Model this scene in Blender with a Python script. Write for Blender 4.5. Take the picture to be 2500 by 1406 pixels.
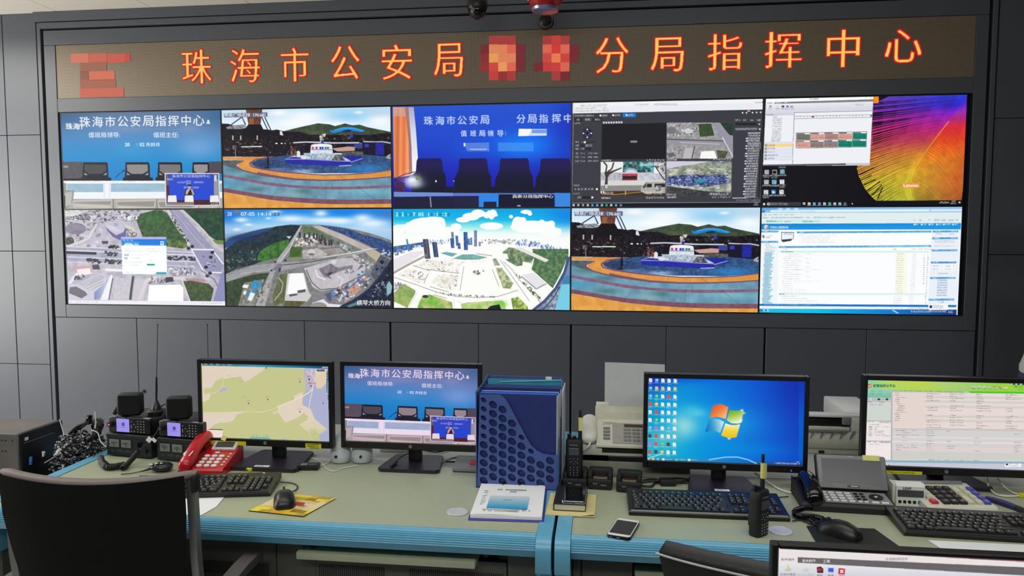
import bpy, bmesh, math, random
import numpy as np
from mathutils import Vector, Matrix, Euler

for _o in list(bpy.data.objects):
    bpy.data.objects.remove(_o)
SC = bpy.context.scene
COL = SC.collection
rnd = random.Random(11)
rad = math.radians
PI = math.pi

# ---------------------------------------------------------------- camera
FPX, CAMP, CAMR = 1800.0, (3.2374, -4.1294, 1.55), (1.50070, -0.0008, 0.1210)
cam = bpy.data.objects.new('camera', bpy.data.cameras.new('camera'))
COL.objects.link(cam)
cam.location, cam.rotation_euler = CAMP, CAMR
cam.data.sensor_fit = 'HORIZONTAL'
cam.data.sensor_width = 36.0
cam.data.lens = FPX * 36.0 / 2500.0
cam.data.clip_start, cam.data.clip_end = 0.02, 60
SC.camera = cam

# ---------------------------------------------------------------- world, exposure, room lights
SC.view_settings.view_transform = 'Standard'
SC.view_settings.look = 'None'
SC.view_settings.gamma = 1.0
SC.view_settings.exposure = 0.0
SC.view_settings.use_curve_mapping = False
wd = bpy.data.worlds.new('room_ambience')
SC.world = wd
wd.use_nodes = True
wd.node_tree.nodes['Background'].inputs[0].default_value = (0.9, 0.97, 1.0, 1)
wd.node_tree.nodes['Background'].inputs[1].default_value = 0.035


def area(name, loc, size, energy, color=(1, 1, 1), aim=None, spread=180):
    l = bpy.data.lights.new(name, 'AREA')
    l.shape = 'RECTANGLE'
    l.size, l.size_y = size
    l.energy, l.color, l.spread = energy, color, rad(spread)
    o = bpy.data.objects.new(name, l)
    COL.objects.link(o)
    o.location = loc
    if aim is not None:
        o.rotation_euler = (Vector(aim) - Vector(loc)).to_track_quat('-Z', 'Y').to_euler()
    return o


area('ceiling_lamp_over_desks', (3.0, -2.45, 2.83), (4.6, 0.9), 11.5, (1.0, 1.0, 0.97), spread=95)
area('ceiling_lamp_behind', (3.0, -4.6, 2.83), (4.5, 0.6), 36, (1.0, 1.0, 0.97), aim=(3.0, -1.6, 0.9), spread=110)
area('ceiling_lamp_left', (-0.9, -1.2, 2.83), (0.9, 1.2), 60, (1.0, 0.97, 0.91), spread=170)
area('unseen_light_left', (-2.2, -1.9, 1.4), (1.6, 1.7), 90, (1.0, 0.97, 0.91), aim=(-0.2, 0.2, 1.75))  # unseen area light from the left, aimed at the left of the wall

# ---------------------------------------------------------------- pixel of the photograph -> point of the room
_R = np.array(Euler(CAMR).to_matrix())
_C = np.array(CAMP)


def _ray(px, py):
    return _R @ np.array([(px - 1250) / FPX, (703 - py) / FPX, -1.0])


def G(px, py, z=0.75):
    """point on the level z"""
    d = _ray(px, py)
    p = _C + d * (z - _C[2]) / d[2]
    return float(p[0]), float(p[1])


def W(px, py, y=0.0):
    """x and z on the upright plane y"""
    d = _ray(px, py)
    p = _C + d * (y - _C[1]) / d[1]
    return float(p[0]), float(p[2])


# ---------------------------------------------------------------- materials
def lin(c):
    return tuple(((v / 255) / 12.92 if v / 255 <= 0.04045 else ((v / 255 + 0.055) / 1.055) ** 2.4) for v in c)


MATS = {}


def mat(name, rgb, rough=0.5, metal=0.0, spec=0.5, var=0.07, scale=30.0, bump=0.0, emit=0.0, coat=0.0):
    if name in MATS:
        return MATS[name]
    m = bpy.data.materials.new(name)
    m.use_nodes = True
    nt = m.node_tree
    b = nt.nodes['Principled BSDF']
    L = nt.links.new
    tc = nt.nodes.new('ShaderNodeTexCoord')
    no = nt.nodes.new('ShaderNodeTexNoise')
    no.inputs['Scale'].default_value = scale
    no.inputs['Detail'].default_value = 4
    L(tc.outputs['Object'], no.inputs['Vector'])
    cr = nt.nodes.new('ShaderNodeValToRGB')
    r = lin(rgb)
    cr.color_ramp.elements[0].position, cr.color_ramp.elements[1].position = 0.3, 0.7
    cr.color_ramp.elements[0].color = (*[v * (1 - var) for v in r], 1)
    cr.color_ramp.elements[1].color = (*[min(1, v * (1 + var)) for v in r], 1)
    L(no.outputs['Fac'], cr.inputs['Fac'])
    L(cr.outputs['Color'], b.inputs['Base Color'])
    b.inputs['Roughness'].default_value = rough
    b.inputs['Metallic'].default_value = metal
    b.inputs['Specular IOR Level'].default_value = spec
    b.inputs['Coat Weight'].default_value = coat
    if bump:
        bn = nt.nodes.new('ShaderNodeBump')
        bn.inputs['Strength'].default_value = bump
        bn.inputs['Distance'].default_value = 0.002
        L(no.outputs['Fac'], bn.inputs['Height'])
        L(bn.outputs['Normal'], b.inputs['Normal'])
    if emit:
        L(cr.outputs['Color'], b.inputs['Emission Color'])
        b.inputs['Emission Strength'].default_value = emit
    MATS[name] = m
    return m


def mat_attr(name, strength=1.0, emissive=True):
    """a lit display whose picture is stored point by point on its own mesh"""
    if name in MATS:
        return MATS[name]
    m = bpy.data.materials.new(name)
    m.use_nodes = True
    nt = m.node_tree
    a = nt.nodes.new('ShaderNodeAttribute')
    a.attribute_name = 'picture'
    b = nt.nodes['Principled BSDF']
    if emissive:
        b.inputs['Base Color'].default_value = (0.004, 0.004, 0.005, 1)
        b.inputs['Roughness'].default_value = 0.5
        b.inputs['Specular IOR Level'].default_value = 0.15
        nt.links.new(a.outputs['Color'], b.inputs['Emission Color'])
        b.inputs['Emission Strength'].default_value = strength
        try:
            m.cycles.emission_sampling = 'NONE'
        except Exception:
            pass
    else:
        nt.links.new(a.outputs['Color'], b.inputs['Base Color'])
        b.inputs['Roughness'].default_value = 0.55
    MATS[name] = m
    return m


# ---------------------------------------------------------------- lettering outlines
_TXT = {}


def letters(s, bold=0.0):
    """triangulated outline of a line of text: unit-height points (n,2) and faces"""
    k = (s, bold)
    if k not in _TXT:
        c = bpy.data.curves.new('line', 'FONT')
        c.body, c.size, c.resolution_u, c.offset = s, 1.0, 3, bold
        o = bpy.data.objects.new('line', c)
        me = bpy.data.meshes.new_from_object(o)
        v = np.array([(p.co.x, p.co.y) for p in me.vertices]) if len(me.vertices) else np.zeros((1, 2))
        f = [tuple(p.vertices) for p in me.polygons]
        bpy.data.meshes.remove(me)
        bpy.data.objects.remove(o)
        bpy.data.curves.remove(c)
        _TXT[k] = (v, f)
    return _TXT[k]


# ---------------------------------------------------------------- mesh builder
def TR(loc=(0, 0, 0), rot=(0, 0, 0), scale=(1, 1, 1)):
    return Matrix.LocRotScale(Vector(loc), Euler(rot), Vector(scale))


FRONT = Euler((PI / 2, 0, 0)).to_matrix().to_4x4()          # text plane turned upright, facing the viewer


class B:
    def __init__(self):
        self.bm = bmesh.new()

    def box(self, c, s, rot=(0, 0, 0), bev=0.0, seg=2):
        g = bmesh.ops.create_cube(self.bm, size=1, matrix=TR(c, rot, s))
        if bev:
            ed = list({e for v in g['verts'] for e in v.link_edges})
            bmesh.ops.bevel(self.bm, geom=ed, offset=bev, segments=seg, profile=0.5, affect='EDGES')
        return self

    def span(self, x0, x1, y0, y1, z0, z1, bev=0.0, seg=2):
        return self.box(((x0 + x1) / 2, (y0 + y1) / 2, (z0 + z1) / 2), (x1 - x0, y1 - y0, z1 - z0), (0, 0, 0), bev, seg)

    def cyl(self, p0, p1, r0, r1=None, n=24):
        p0, p1 = Vector(p0), Vector(p1)
        d = p1 - p0
        m = Matrix.Translation((p0 + p1) / 2) @ d.to_track_quat('Z', 'Y').to_matrix().to_4x4()
        bmesh.ops.create_cone(self.bm, cap_ends=True, segments=n, radius1=r0, radius2=r0 if r1 is None else r1, depth=d.length, matrix=m)
        return self

    def sph(self, c, r, n=16):
        r = (r, r, r) if isinstance(r, (int, float)) else r
        bmesh.ops.create_uvsphere(self.bm, u_segments=n * 2, v_segments=n, radius=1, matrix=TR(c, (0, 0, 0), r))
        return self

    def loft(self, rings, close=True, cap=True):
        vs = [[self.bm.verts.new(p) for p in r] for r in rings]
        for a, b in zip(vs, vs[1:]):
            n = len(a)
            for i in range(n if close else n - 1):
                j = (i + 1) % n
                self.bm.faces.new((a[i], a[j], b[j], b[i]))
        if cap and close:
            self.bm.faces.new(list(reversed(vs[0])))
            self.bm.faces.new(vs[-1])
        return self

    def tube(self, pts, r, n=8, smooth=3):
        P = [Vector(p) for p in pts]
        if smooth and len(P) > 2:
            Q = []
            for i in range(len(P) - 1):
                p0, p1, p2, p3 = P[max(i - 1, 0)], P[i], P[i + 1], P[min(i + 2, len(P) - 1)]
                for k in range(smooth + 1):
                    t = k / (smooth + 1)
                    Q.append(0.5 * ((2 * p1) + (p2 - p0) * t + (2 * p0 - 5 * p1 + 4 * p2 - p3) * t * t + (3 * p1 - p0 - 3 * p2 + p3) * t ** 3))
            Q.append(P[-1])
            P = Q
        rr = r if callable(r) else (lambda t: r)
        rings = []
        nrm = None
        for i, p in enumerate(P):
            t = (P[min(i + 1, len(P) - 1)] - P[max(i - 1, 0)])
            t = t.normalized() if t.length > 1e-9 else Vector((0, 0, 1))
            if nrm is None:
                nrm = t.orthogonal().normalized()
            nrm = (nrm - t * nrm.dot(t))
            nrm = nrm.normalized() if nrm.length > 1e-6 else t.orthogonal().normalized()
            bi = t.cross(nrm)
            q = rr(i / max(1, len(P) - 1))
            rings.append([p + nrm * (q * math.cos(2 * PI * k / n)) + bi * (q * math.sin(2 * PI * k / n)) for k in range(n)])
        return self.loft(rings)

    def coil(self, pts, R, r, turns, n=6):
        P = [Vector(p) for p in pts]
        Q = []
        N = int(turns * 10)
        ln = [0]
        for a, b in zip(P, P[1:]):
            ln.append(ln[-1] + (b - a).length)
        for i in range(N + 1):
            s = ln[-1] * i / N
            k = max(j for j in range(len(ln)) if ln[j] <= s + 1e-9)
            k = min(k, len(P) - 2)
            a, b = P[k], P[k + 1]
            t = (s - ln[k]) / max(1e-9, (b - a).length)
            d = (b - a).normalized()
            u = d.orthogonal().normalized()
            w = d.cross(u)
            th = 2 * PI * turns * i / N
            Q.append(a.lerp(b, t) + u * R * math.cos(th) + w * R * math.sin(th))
        return self.tube(Q, r, n, 0)

    def prism(self, poly, axis, t0, t1):
        def P(a, b, t):
            return {'x': (t, a, b), 'y': (a, t, b), 'z': (a, b, t)}[axis]
        return self.loft([[P(a, b, t0) for a, b in poly], [P(a, b, t1) for a, b in poly]])

    def lathe(self, prof, c=(0, 0, 0), n=32):
        rings = [[(c[0] + r * math.cos(2 * PI * k / n), c[1] + r * math.sin(2 * PI * k / n), c[2] + z) for k in range(n)] for r, z in prof]
        return self.loft(rings)

    def surf(self, fn, nu, nv):
        vs = [[self.bm.verts.new(fn(i / nu, j / nv)) for j in range(nv + 1)] for i in range(nu + 1)]
        for i in range(nu):
            for j in range(nv):
                self.bm.faces.new((vs[i][j], vs[i + 1][j], vs[i + 1][j + 1], vs[i][j + 1]))
        return self

    def thick(self, d):
        g = bmesh.ops.solidify(self.bm, geom=self.bm.faces[:], thickness=d)
        return self

    def poly(self, pts):
        self.bm.faces.new([self.bm.verts.new(p) for p in pts])
        return self

    def txt(self, s, M, h=None, w=None, bold=0.0, depth=0.0):
        """text centred on the origin of M's xy plane, h high and/or w wide"""
        v, f = letters(s, bold)
        lo, hi = v.min(0), v.max(0)
        sx = sy = 1.0
        if h:
            sx = sy = h / max(1e-6, hi[1] - lo[1])
        if w:
            sx = w / max(1e-6, hi[0] - lo[0])
            if not h:
                sy = sx
        c = (lo + hi) / 2
        vs = [self.bm.verts.new(M @ Vector(((p[0] - c[0]) * sx, (p[1] - c[1]) * sy, depth))) for p in v]
        for q in f:
            try:
                self.bm.faces.new([vs[i] for i in q])
            except ValueError:
                pass
        return self

    def marks(self, M, w, h, n=6, seed=1):
        """print too small to read: a row of little uneven blocks"""
        r = random.Random(seed)
        s = w / n
        for i in range(n):
            if r.random() < .88:
                x = -w / 2 + i * s
                self.poly([M @ Vector(p) for p in ((x, -h / 2, 0), (x + s * r.uniform(.6, .85), -h / 2, 0), (x + s * .8, h / 2 * r.uniform(.6, 1), 0), (x, h / 2, 0))])
        return self

    def move(self, M):
        bmesh.ops.transform(self.bm, matrix=M, verts=self.bm.verts[:])
        return self


def obj(name, b, m, parent=None, smooth=35, subsurf=0, fixn=True):
    me = bpy.data.meshes.new(name)
    if fixn:
        bmesh.ops.recalc_face_normals(b.bm, faces=b.bm.faces[:])
    b.bm.to_mesh(me)
    b.bm.free()
    me.materials.append(m)
    if smooth:
        me.polygons.foreach_set('use_smooth', [True] * len(me.polygons))
        me.set_sharp_from_angle(angle=rad(smooth))
    o = bpy.data.objects.new(name, me)
    COL.objects.link(o)
    if parent is not None:
        o.parent = parent
    if subsurf:
        s = o.modifiers.new('s', 'SUBSURF')
        s.levels = s.render_levels = subsurf
    return o


def tag(o, label, cat, group=None):
    o['label'], o['category'] = label, cat
    if group:
        o['group'] = group
    return o


def thing(name, label, cat, loc=(0, 0, 0), rz=0.0, group=None):
    o = bpy.data.objects.new(name, None)
    o.empty_display_size = 0.05
    COL.objects.link(o)
    o.location, o.rotation_euler = loc, (0, 0, rz)
    return tag(o, label, cat, group)


def struct(name, b, m, parent=None, smooth=35):
    o = obj(name, b, m, parent, smooth)
    if parent is None:
        o['kind'] = 'structure'
    return o


def dup(root, loc, rz, label, group=None):
    r = root.copy()
    COL.objects.link(r)
    r.location, r.rotation_euler = loc, (0, 0, rz)
    r['label'] = label
    if group:
        r['group'] = group
    for ch in list(root.children):
        c = ch.copy()
        COL.objects.link(c)
        c.parent = r
        for g in list(ch.children):
            d = g.copy()
            COL.objects.link(d)
            d.parent = c
    return r


# ---------------------------------------------------------------- material palette
M_panel = mat('satin grey aluminium panel', (81, 85, 93), 0.42, 0.0, 0.5, 0.03, 6)
M_gap = mat('black joint', (9, 9, 9), 0.8)
M_ceil = mat('white ceiling board', (232, 226, 214), 0.8, var=0.02)
M_lam = mat('pale green grey laminate', (160, 166, 139), 0.38, var=0.025, scale=60, spec=0.4)
M_shelf = mat('light grey laminate', (176, 180, 174), 0.45, var=0.025)
M_blue = mat('steel blue edging', (92, 160, 190), 0.33, var=0.05, scale=40)
M_cab = mat('dark olive grey steel', (66, 68, 60), 0.55)
M_black = mat('black plastic', (17, 17, 19), 0.38)
M_blackg = mat('glossy black plastic', (9, 9, 11), 0.12)
M_blackm = mat('matte black plastic', (18, 19, 21), 0.6)
M_purple = mat('dark violet black stand', (34, 27, 38), 0.4)
M_white = mat('white plastic', (214, 216, 212), 0.45, var=0.03)
M_ivory = mat('ivory plastic', (206, 206, 190), 0.45, var=0.03)
M_grey = mat('grey plastic', (120, 122, 122), 0.45)
M_silver = mat('brushed silver', (178, 180, 182), 0.3, 0.9)
M_chrome = mat('chrome', (210, 210, 212), 0.15, 1.0)
M_paper = mat('white paper', (226, 228, 228), 0.75, var=0.02)
M_ink = mat('dark ink', (48, 50, 56), 0.8)
M_ygl = mat('yellow label', (208, 204, 30), 0.55, var=0.03)
M_inkY = mat('black ink on yellow', (60, 58, 20), 0.8)
M_post = mat('pale yellow sticky note', (212, 210, 128), 0.75)
M_red = mat('glossy red plastic', (176, 16, 30), 0.25)
M_rubber = mat('black rubber', (14, 14, 15), 0.7)
M_keyc = mat('charcoal keycap', (30, 31, 33), 0.42)
M_leg = mat('white key print', (190, 192, 194), 0.6)
M_scr = mat_attr('lit display')
M_led = mat_attr('lit led dots', 1.0)
# ================================================================ pictures shown on the displays
def vnoise(h, w, cell, seed, octv=3):
    r = np.random.RandomState(seed)
    out = np.zeros((h, w))
    amp, tot = 1.0, 0.0
    for _ in range(octv):
        gh, gw = int(h / cell) + 3, int(w / cell) + 3
        g = r.rand(gh, gw)
        y, x = np.arange(h) / cell, np.arange(w) / cell
        yi, xi = y.astype(int), x.astype(int)
        fy, fx = (y - yi)[:, None], (x - xi)[None, :]
        fy, fx = fy * fy * (3 - 2 * fy), fx * fx * (3 - 2 * fx)
        a = g[yi][:, xi] * (1 - fx) + g[yi][:, xi + 1] * fx
        b = g[yi + 1][:, xi] * (1 - fx) + g[yi + 1][:, xi + 1] * fx
        out += amp * (a * (1 - fy) + b * fy)
        tot += amp
        amp *= 0.6
        cell = max(1.0, cell / 2)
    return out / tot


class Cv:
    """picture of one display, painted in sRGB; m() takes coordinates measured on an enlarged view of that display"""

    def __init__(s, w, h, rect, crop, bg=(0, 0, 0)):
        s.w, s.h, s.rect, s.crop = w, h, rect, crop
        s.a = np.zeros((h, w, 3)) + np.array(bg) / 255.0
        p, q = s.m([(0, 0), (100, 0)])
        c = s.m([(0, 100)])[0]
        s.kx, s.ky = abs(q[0] - p[0]) / 100, abs(c[1] - p[1]) / 100
        s.seed = 1

    def m(s, pts):
        x0, x1, z0, z1, y = s.rect
        cx, cy, k = s.crop
        o = []
        for a, b in pts:
            x, z = W(cx + a / k, cy + b / k, y)
            o.append(((x - x0) / (x1 - x0) * (s.w - 1), (z1 - z) / (z1 - z0) * (s.h - 1)))
        return np.array(o)

    def cov(s, P, ss=3):
        x0, y0 = np.floor(P.min(0)).astype(int) - 1
        x1, y1 = np.ceil(P.max(0)).astype(int) + 2
        x0, y0, x1, y1 = max(0, x0), max(0, y0), min(s.w, x1), min(s.h, y1)
        if x1 <= x0 or y1 <= y0:
            return None
        if (x1 - x0) * (y1 - y0) > 40000:
            ss = 2
        o = (np.arange(ss) + 0.5) / ss - 0.5
        X = (np.arange(x0, x1)[:, None] + o[None]).ravel()[None, :]
        Y = (np.arange(y0, y1)[:, None] + o[None]).ravel()[:, None]
        ins = np.zeros((Y.shape[0], X.shape[1]), bool)
        n = len(P)
        for i in range(n):
            ax, ay = P[i]
            bx, by = P[(i + 1) % n]
            if ay == by:
                continue
            c = (ay > Y) != (by > Y)
            ins ^= c & (X < (bx - ax) * (Y - ay) / (by - ay) + ax)
        c = ins.reshape(y1 - y0, ss, x1 - x0, ss).mean((1, 3))
        return x0, y0, x1, y1, c

    def put(s, r, col):
        if r is None:
            return
        x0, y0, x1, y1, c = r
        t = s.a[y0:y1, x0:x1]
        t += (col - t) * c[..., None]

    def poly(s, pts, c, al=1.0, c2=None, cell=6, seed=0, mapped=False, hard=1.0):
        P = np.array(pts, float) if mapped else s.m(pts)
        r = s.cov(P)
        if r is None:
            return
        x0, y0, x1, y1, k = r
        col = np.array(c) / 255.0
        if c2 is not None:
            n = vnoise(s.h, s.w, cell, seed)[y0:y1, x0:x1]
            n = np.clip((n - 0.5) * 2.2 * hard + 0.5, 0, 1)[..., None]
            col = col + (np.array(c2) / 255.0 - col) * n
        s.put((x0, y0, x1, y1, k * al), col)

    def rect_(s, x, y, w, h, c, al=1.0, **k):
        s.poly([(x, y), (x + w, y), (x + w, y + h), (x, y + h)], c, al, **k)

    def grad(s, pts, p0, p1, stops, al=1.0):
        P = s.m(pts)
        r = s.cov(P)
        if r is None:
            return
        x0, y0, x1, y1, k = r
        a, b = s.m([p0, p1])
        d = b - a
        X, Y = np.meshgrid(np.arange(x0, x1), np.arange(y0, y1))
        t = ((X - a[0]) * d[0] + (Y - a[1]) * d[1]) / (d @ d)
        ts = [q[0] for q in stops]
        col = np.stack([np.interp(t, ts, [q[1][i] / 255.0 for q in stops]) for i in range(3)], -1)
        s.put((x0, y0, x1, y1, k * al), col)

    def glow(s, x, y, rx, ry, c, al=1.0):
        p = s.m([(x, y)])[0]
        X, Y = np.meshgrid(np.arange(s.w), np.arange(s.h))
        d = ((X - p[0]) / (rx * s.kx)) ** 2 + ((Y - p[1]) / (ry * s.ky)) ** 2
        k = al * np.exp(-d * 1.5)
        s.a += (np.array(c) / 255.0 - s.a) * k[..., None]

    def line(s, pts, w, c, al=1.0):
        P = s.m(pts)
        hw = w * s.kx / 2
        for a, b in zip(P, P[1:]):
            d = b - a
            L = np.hypot(*d)
            if L < 1e-6:
                continue
            n = np.array((-d[1], d[0])) / L * hw
            s.put((lambda r: None if r is None else (*r[:4], r[4] * al))(s.cov(np.array([a + n, b + n, b - n, a - n]))), np.array(c) / 255.0)

    def ell(s, x, y, rx, ry, c, al=1.0, **k):
        s.poly([(x + rx * math.cos(t * PI / 16), y + ry * math.sin(t * PI / 16)) for t in range(32)], c, al, **k)

    def dash(s, x, y, w, h, c, al=0.8, dens=0.62):
        """a line of writing too small to read: rows of broken marks"""
        s.seed += 1
        P = s.m([(x, y), (x + w, y + h)])
        x0, y0 = np.floor(P[0]).astype(int)
        x1, y1 = np.ceil(P[1]).astype(int)
        x0, y0, x1, y1 = max(0, x0), max(0, y0), min(s.w, x1), min(s.h, max(y1, y0 + 1))
        if x1 <= x0 or y1 <= y0:
            return
        r = np.random.RandomState(s.seed)
        k = (r.rand(y1 - y0, x1 - x0) < dens) * (0.45 + 0.55 * r.rand(y1 - y0, x1 - x0))
        g = r.rand(x1 - x0)
        k[:, g < 0.1] *= 0.2
        s.put((x0, y0, x1, y1, k * al), np.array(c) / 255.0)

    def text(s, t, x, y, h, c, w=None, al=1.0, bold=0.0):
        v, f = letters(t)
        lo, hi = v.min(0), v.max(0)
        sy = h / (hi[1] - lo[1])
        sx = w / (hi[0] - lo[0]) if w else sy
        q = np.stack([x + (v[:, 0] - (lo[0] + hi[0]) / 2) * sx, y - (v[:, 1] - (lo[1] + hi[1]) / 2) * sy], 1)
        P0 = s.m(q)
        K = np.zeros((s.h, s.w))
        d = bold * h * s.kx * 1.3
        for ox, oy in ([(0, 0)] if not bold else [(-d, 0), (d, 0), (0, -d * .6), (0, d * .6)]):
            P = P0 + (ox, oy)
            T = np.zeros((s.h, s.w))
            for k in f:
                r = s.cov(P[list(k)], 3)
                if r is not None:
                    T[r[1]:r[3], r[0]:r[2]] += r[4]
            K = np.maximum(K, T)
        K = np.clip(K, 0, 1) * al
        s.a += (np.array(c) / 255.0 - s.a) * K[..., None]

    def clutter(s, pts, n, size, cols, seed=0, ang=None, asp=(0.5, 1.6)):
        r = random.Random(seed)
        P = np.array(pts, float)
        lo, hi = P.min(0), P.max(0)
        k = 0
        for _ in range(n * 5):
            if k >= n:
                break
            x, y = r.uniform(lo[0], hi[0]), r.uniform(lo[1], hi[1])
            ins = False
            for i in range(len(P)):
                (ax, ay), (bx, by) = P[i], P[(i + 1) % len(P)]
                if (ay > y) != (by > y) and x < (bx - ax) * (y - ay) / (by - ay) + ax:
                    ins = not ins
            if not ins:
                continue
            k += 1
            a = r.uniform(0, PI) if ang is None else ang + r.uniform(-0.15, 0.15)
            w = size * r.uniform(0.5, 1.4)
            hh = w * r.uniform(*asp)
            ca, sa = math.cos(a), math.sin(a)
            s.poly([(x + i * w * ca - j * hh * sa, y + i * w * sa + j * hh * ca) for i, j in ((-.5, -.5), (.5, -.5), (.5, .5), (-.5, .5))], r.choice(cols), r.uniform(0.55, 1))


def show(name, cv, rect=None, parent=None, arr=None, origin=(0, 0, 0), material=None):
    """the display's surface: one point per picture element"""
    a = cv.a if arr is None else arr
    h, w = a.shape[:2]
    x0, x1, z0, z1, y = rect or cv.rect
    X, Z = np.meshgrid(np.linspace(x0, x1, w), np.linspace(z1, z0, h))
    co = np.stack([X - origin[0], np.full_like(X, y) - origin[1], Z - origin[2]], -1).astype(np.float32)
    me = bpy.data.meshes.new(name)
    me.vertices.add(w * h)
    me.vertices.foreach_set('co', co.ravel())
    idx = np.arange(w * h).reshape(h, w)
    q = np.stack([idx[:-1, :-1], idx[1:, :-1], idx[1:, 1:], idx[:-1, 1:]], -1).reshape(-1, 4)
    n = len(q)
    me.loops.add(n * 4)
    me.loops.foreach_set('vertex_index', q.ravel().astype(np.int32))
    me.polygons.add(n)
    me.polygons.foreach_set('loop_start', np.arange(0, n * 4, 4, dtype=np.int32))
    me.update(calc_edges=True)
    at = me.color_attributes.new('picture', 'BYTE_COLOR', 'POINT')
    c = np.ones((h, w, 4), np.float32)
    c[..., :3] = np.clip(a, 0, 1)
    at.data.foreach_set('color_srgb', c.ravel())
    me.materials.append(material or M_scr)
    o = bpy.data.objects.new(name, me)
    COL.objects.link(o)
    if parent is not None:
        o.parent = parent
    return o


DW, DH, DZ = 1.022, 0.577, 1.1324      # one wall display, and the lower edge of the wall of displays


def wrect(i, j):
    b = 0.0045
    return (i * DW + b, (i + 1) * DW - b, DZ + (1 - j) * DH + b, DZ + (2 - j) * DH - b, 0.0)


def BIG(x0=-200, y0=-200, x1=3000, y1=2000):
    return [(x0, y0), (x1, y0), (x1, y1), (x0, y1)]


TITLE = '珠海市公安局指挥中心'


def pic_meeting():
    c = Cv(560, 316, wrect(0, 0), (140, 260, 5.407))
    c.grad(BIG(), (0, 70), (0, 980), [(0, (92, 118, 158)), (.2, (98, 136, 184)), (.4, (64, 140, 200)), (.68, (16, 140, 206)), (1, (14, 128, 200))])
    c.glow(0, 60, 600, 330, (28, 88, 136), .75)
    c.glow(2230, 60, 420, 330, (34, 96, 146), .6)
    c.glow(1850, 540, 330, 190, (122, 168, 220), .75)
    c.glow(1000, 560, 330, 130, (60, 160, 215), .45)
    c.glow(900, 300, 300, 60, (126, 150, 190), .5)
    c.glow(1740, 290, 150, 70, (130, 152, 195), .5)
    W_ = (226, 234, 242)
    for i, g in enumerate(TITLE):
        c.text(g, 362 + i * 167, 202 - i * 2.2, 138, W_, bold=0.012)
    c.text('珠海1', 218, 262, 84, (240, 244, 246), w=215, bold=.02)
    c.text('值班局领导:', 618, 374, 70, W_, w=415, bold=.012)
    c.text('值班主任:', 1434, 374, 70, W_, w=335, bold=.012)
    for t, x in (('20', 922), ('02', 1116), ('月', 1190), ('05', 1260), ('日', 1326)):
        c.text(t, x, 502, 46, (232, 240, 246), bold=.025)
    c.text('年', 1050, 502, 42, (190, 212, 236), al=.55)
    c.ell(1991, 192, 15, 17, W_)
    c.poly([(1962, 228), (1975, 205), (2006, 205), (2020, 228)], W_)
    # chairs
    c.rect_(50, 730, 285, 240, (76, 76, 84), c2=(88, 86, 92))
    c.dash(62, 786, 80, 22, (225, 225, 230))
    c.rect_(60, 950, 620, 40, (16, 18, 26))
    for x0, x1, b in ((330, 665, (70, 72, 78)), (890, 1215, (140, 138, 138)), (1320, 1645, (118, 116, 118)), (1775, 2005, (150, 144, 146))):
        c.poly([(x0 + 10, 735), (x1 - 10, 735), (x1, 760), (x1 + 8, 935), (x1 + 45, 940), (x1 + 45, 1000), (x0 - 25, 1000), (x0 - 25, 940), (x0, 930)], (18, 24, 38))
        c.grad([(x0 + 25, 765), (x1 - 25, 765), (x1 - 20, 850), (x1 - 90, 890), (x0 + 90, 890), (x0 + 30, 850)], (0, 765), (0, 890), [(0, b), (.6, b), (1, (66, 68, 78))])
        c.poly([(x0 + 25, 870), (x0 + 75, 905), (x0 + 25, 905)], (150, 155, 165))
        c.poly([(x1 - 15, 870), (x1 - 65, 905), (x1 - 15, 905)], (150, 155, 165))
    c.rect_(2003, 725, 200, 160, (74, 72, 80))
    c.line([(765, 945), (800, 905), (870, 850)], 8, (10, 40, 70))
    c.ell(876, 846, 12, 12, (30, 24, 40))
    # benches
    c.rect_(40, 990, 2200, 230, (238, 242, 246))
    c.rect_(125, 1018, 480, 112, (148, 184, 206), c2=(160, 192, 210), cell=20)
    c.rect_(705, 1014, 740, 112, (150, 186, 208), c2=(162, 194, 212), cell=20)
    c.rect_(2140, 1015, 80, 112, (150, 186, 208))
    for x in (618, 690):
        c.line([(x, 1005), (x, 1210)], 8, (206, 214, 220))
    c.line([(60, 985), (2230, 985)], 9, (250, 252, 252))
    c.poly([(60, 1225), (2240, 1205), (2240, 1420), (60, 1420)], (176, 172, 166))
    for x in (190, 765, 1315):
        c.poly([(x, 1238), (x + 540, 1222), (x + 515, 1345), (x + 30, 1352)], (192, 188, 182))
        c.grad([(x + 20, 1262), (x + 520, 1250), (x + 505, 1330), (x + 40, 1336)], (0, 1255), (0, 1335), [(0, (150, 144, 138)), (.4, (205, 202, 196)), (1, (170, 164, 158))])
        c.line([(x + 545, 1220), (x + 550, 1360)], 12, (120, 116, 112))
        c.rect_(x + 150, 1346, 60, 14, (245, 245, 240))
    c.poly([(60, 1000), (118, 1015), (118, 1105), (222, 1105), (205, 1250), (130, 1340), (80, 1360), (60, 1360)], (150, 150, 148))
    c.poly([(100, 1140), (195, 1120), (180, 1290), (105, 1320)], (186, 186, 182))
    c.rect_(72, 1180, 30, 180, (60, 58, 58))
    # inset
    c.poly([(1415, 878), (2135, 878), (2148, 1308), (1428, 1308)], (226, 226, 232))
    c.poly([(1428, 890), (2124, 890), (2136, 1298), (1440, 1298)], (104, 96, 106))
    c.grad([(1458, 892), (2062, 892), (2066, 1232), (1482, 1232)], (0, 890), (0, 1230), [(0, (40, 70, 196)), (1, (14, 70, 224))])
    c.rect_(2066, 960, 62, 210, (150, 152, 160))
    c.rect_(2070, 905, 30, 80, (210, 214, 222))
    c.poly([(1440, 1040), (1474, 1040), (1480, 1240), (1445, 1240)], (84, 24, 36))
    c.rect_(1440, 1232, 690, 66, (92, 30, 40), c2=(60, 22, 34), cell=5)
    c.rect_(1440, 1268, 360, 32, (128, 126, 128))
    c.text('珠海市公安局指挥中心', 1764, 918, 40, (226, 232, 246), w=500)
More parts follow.
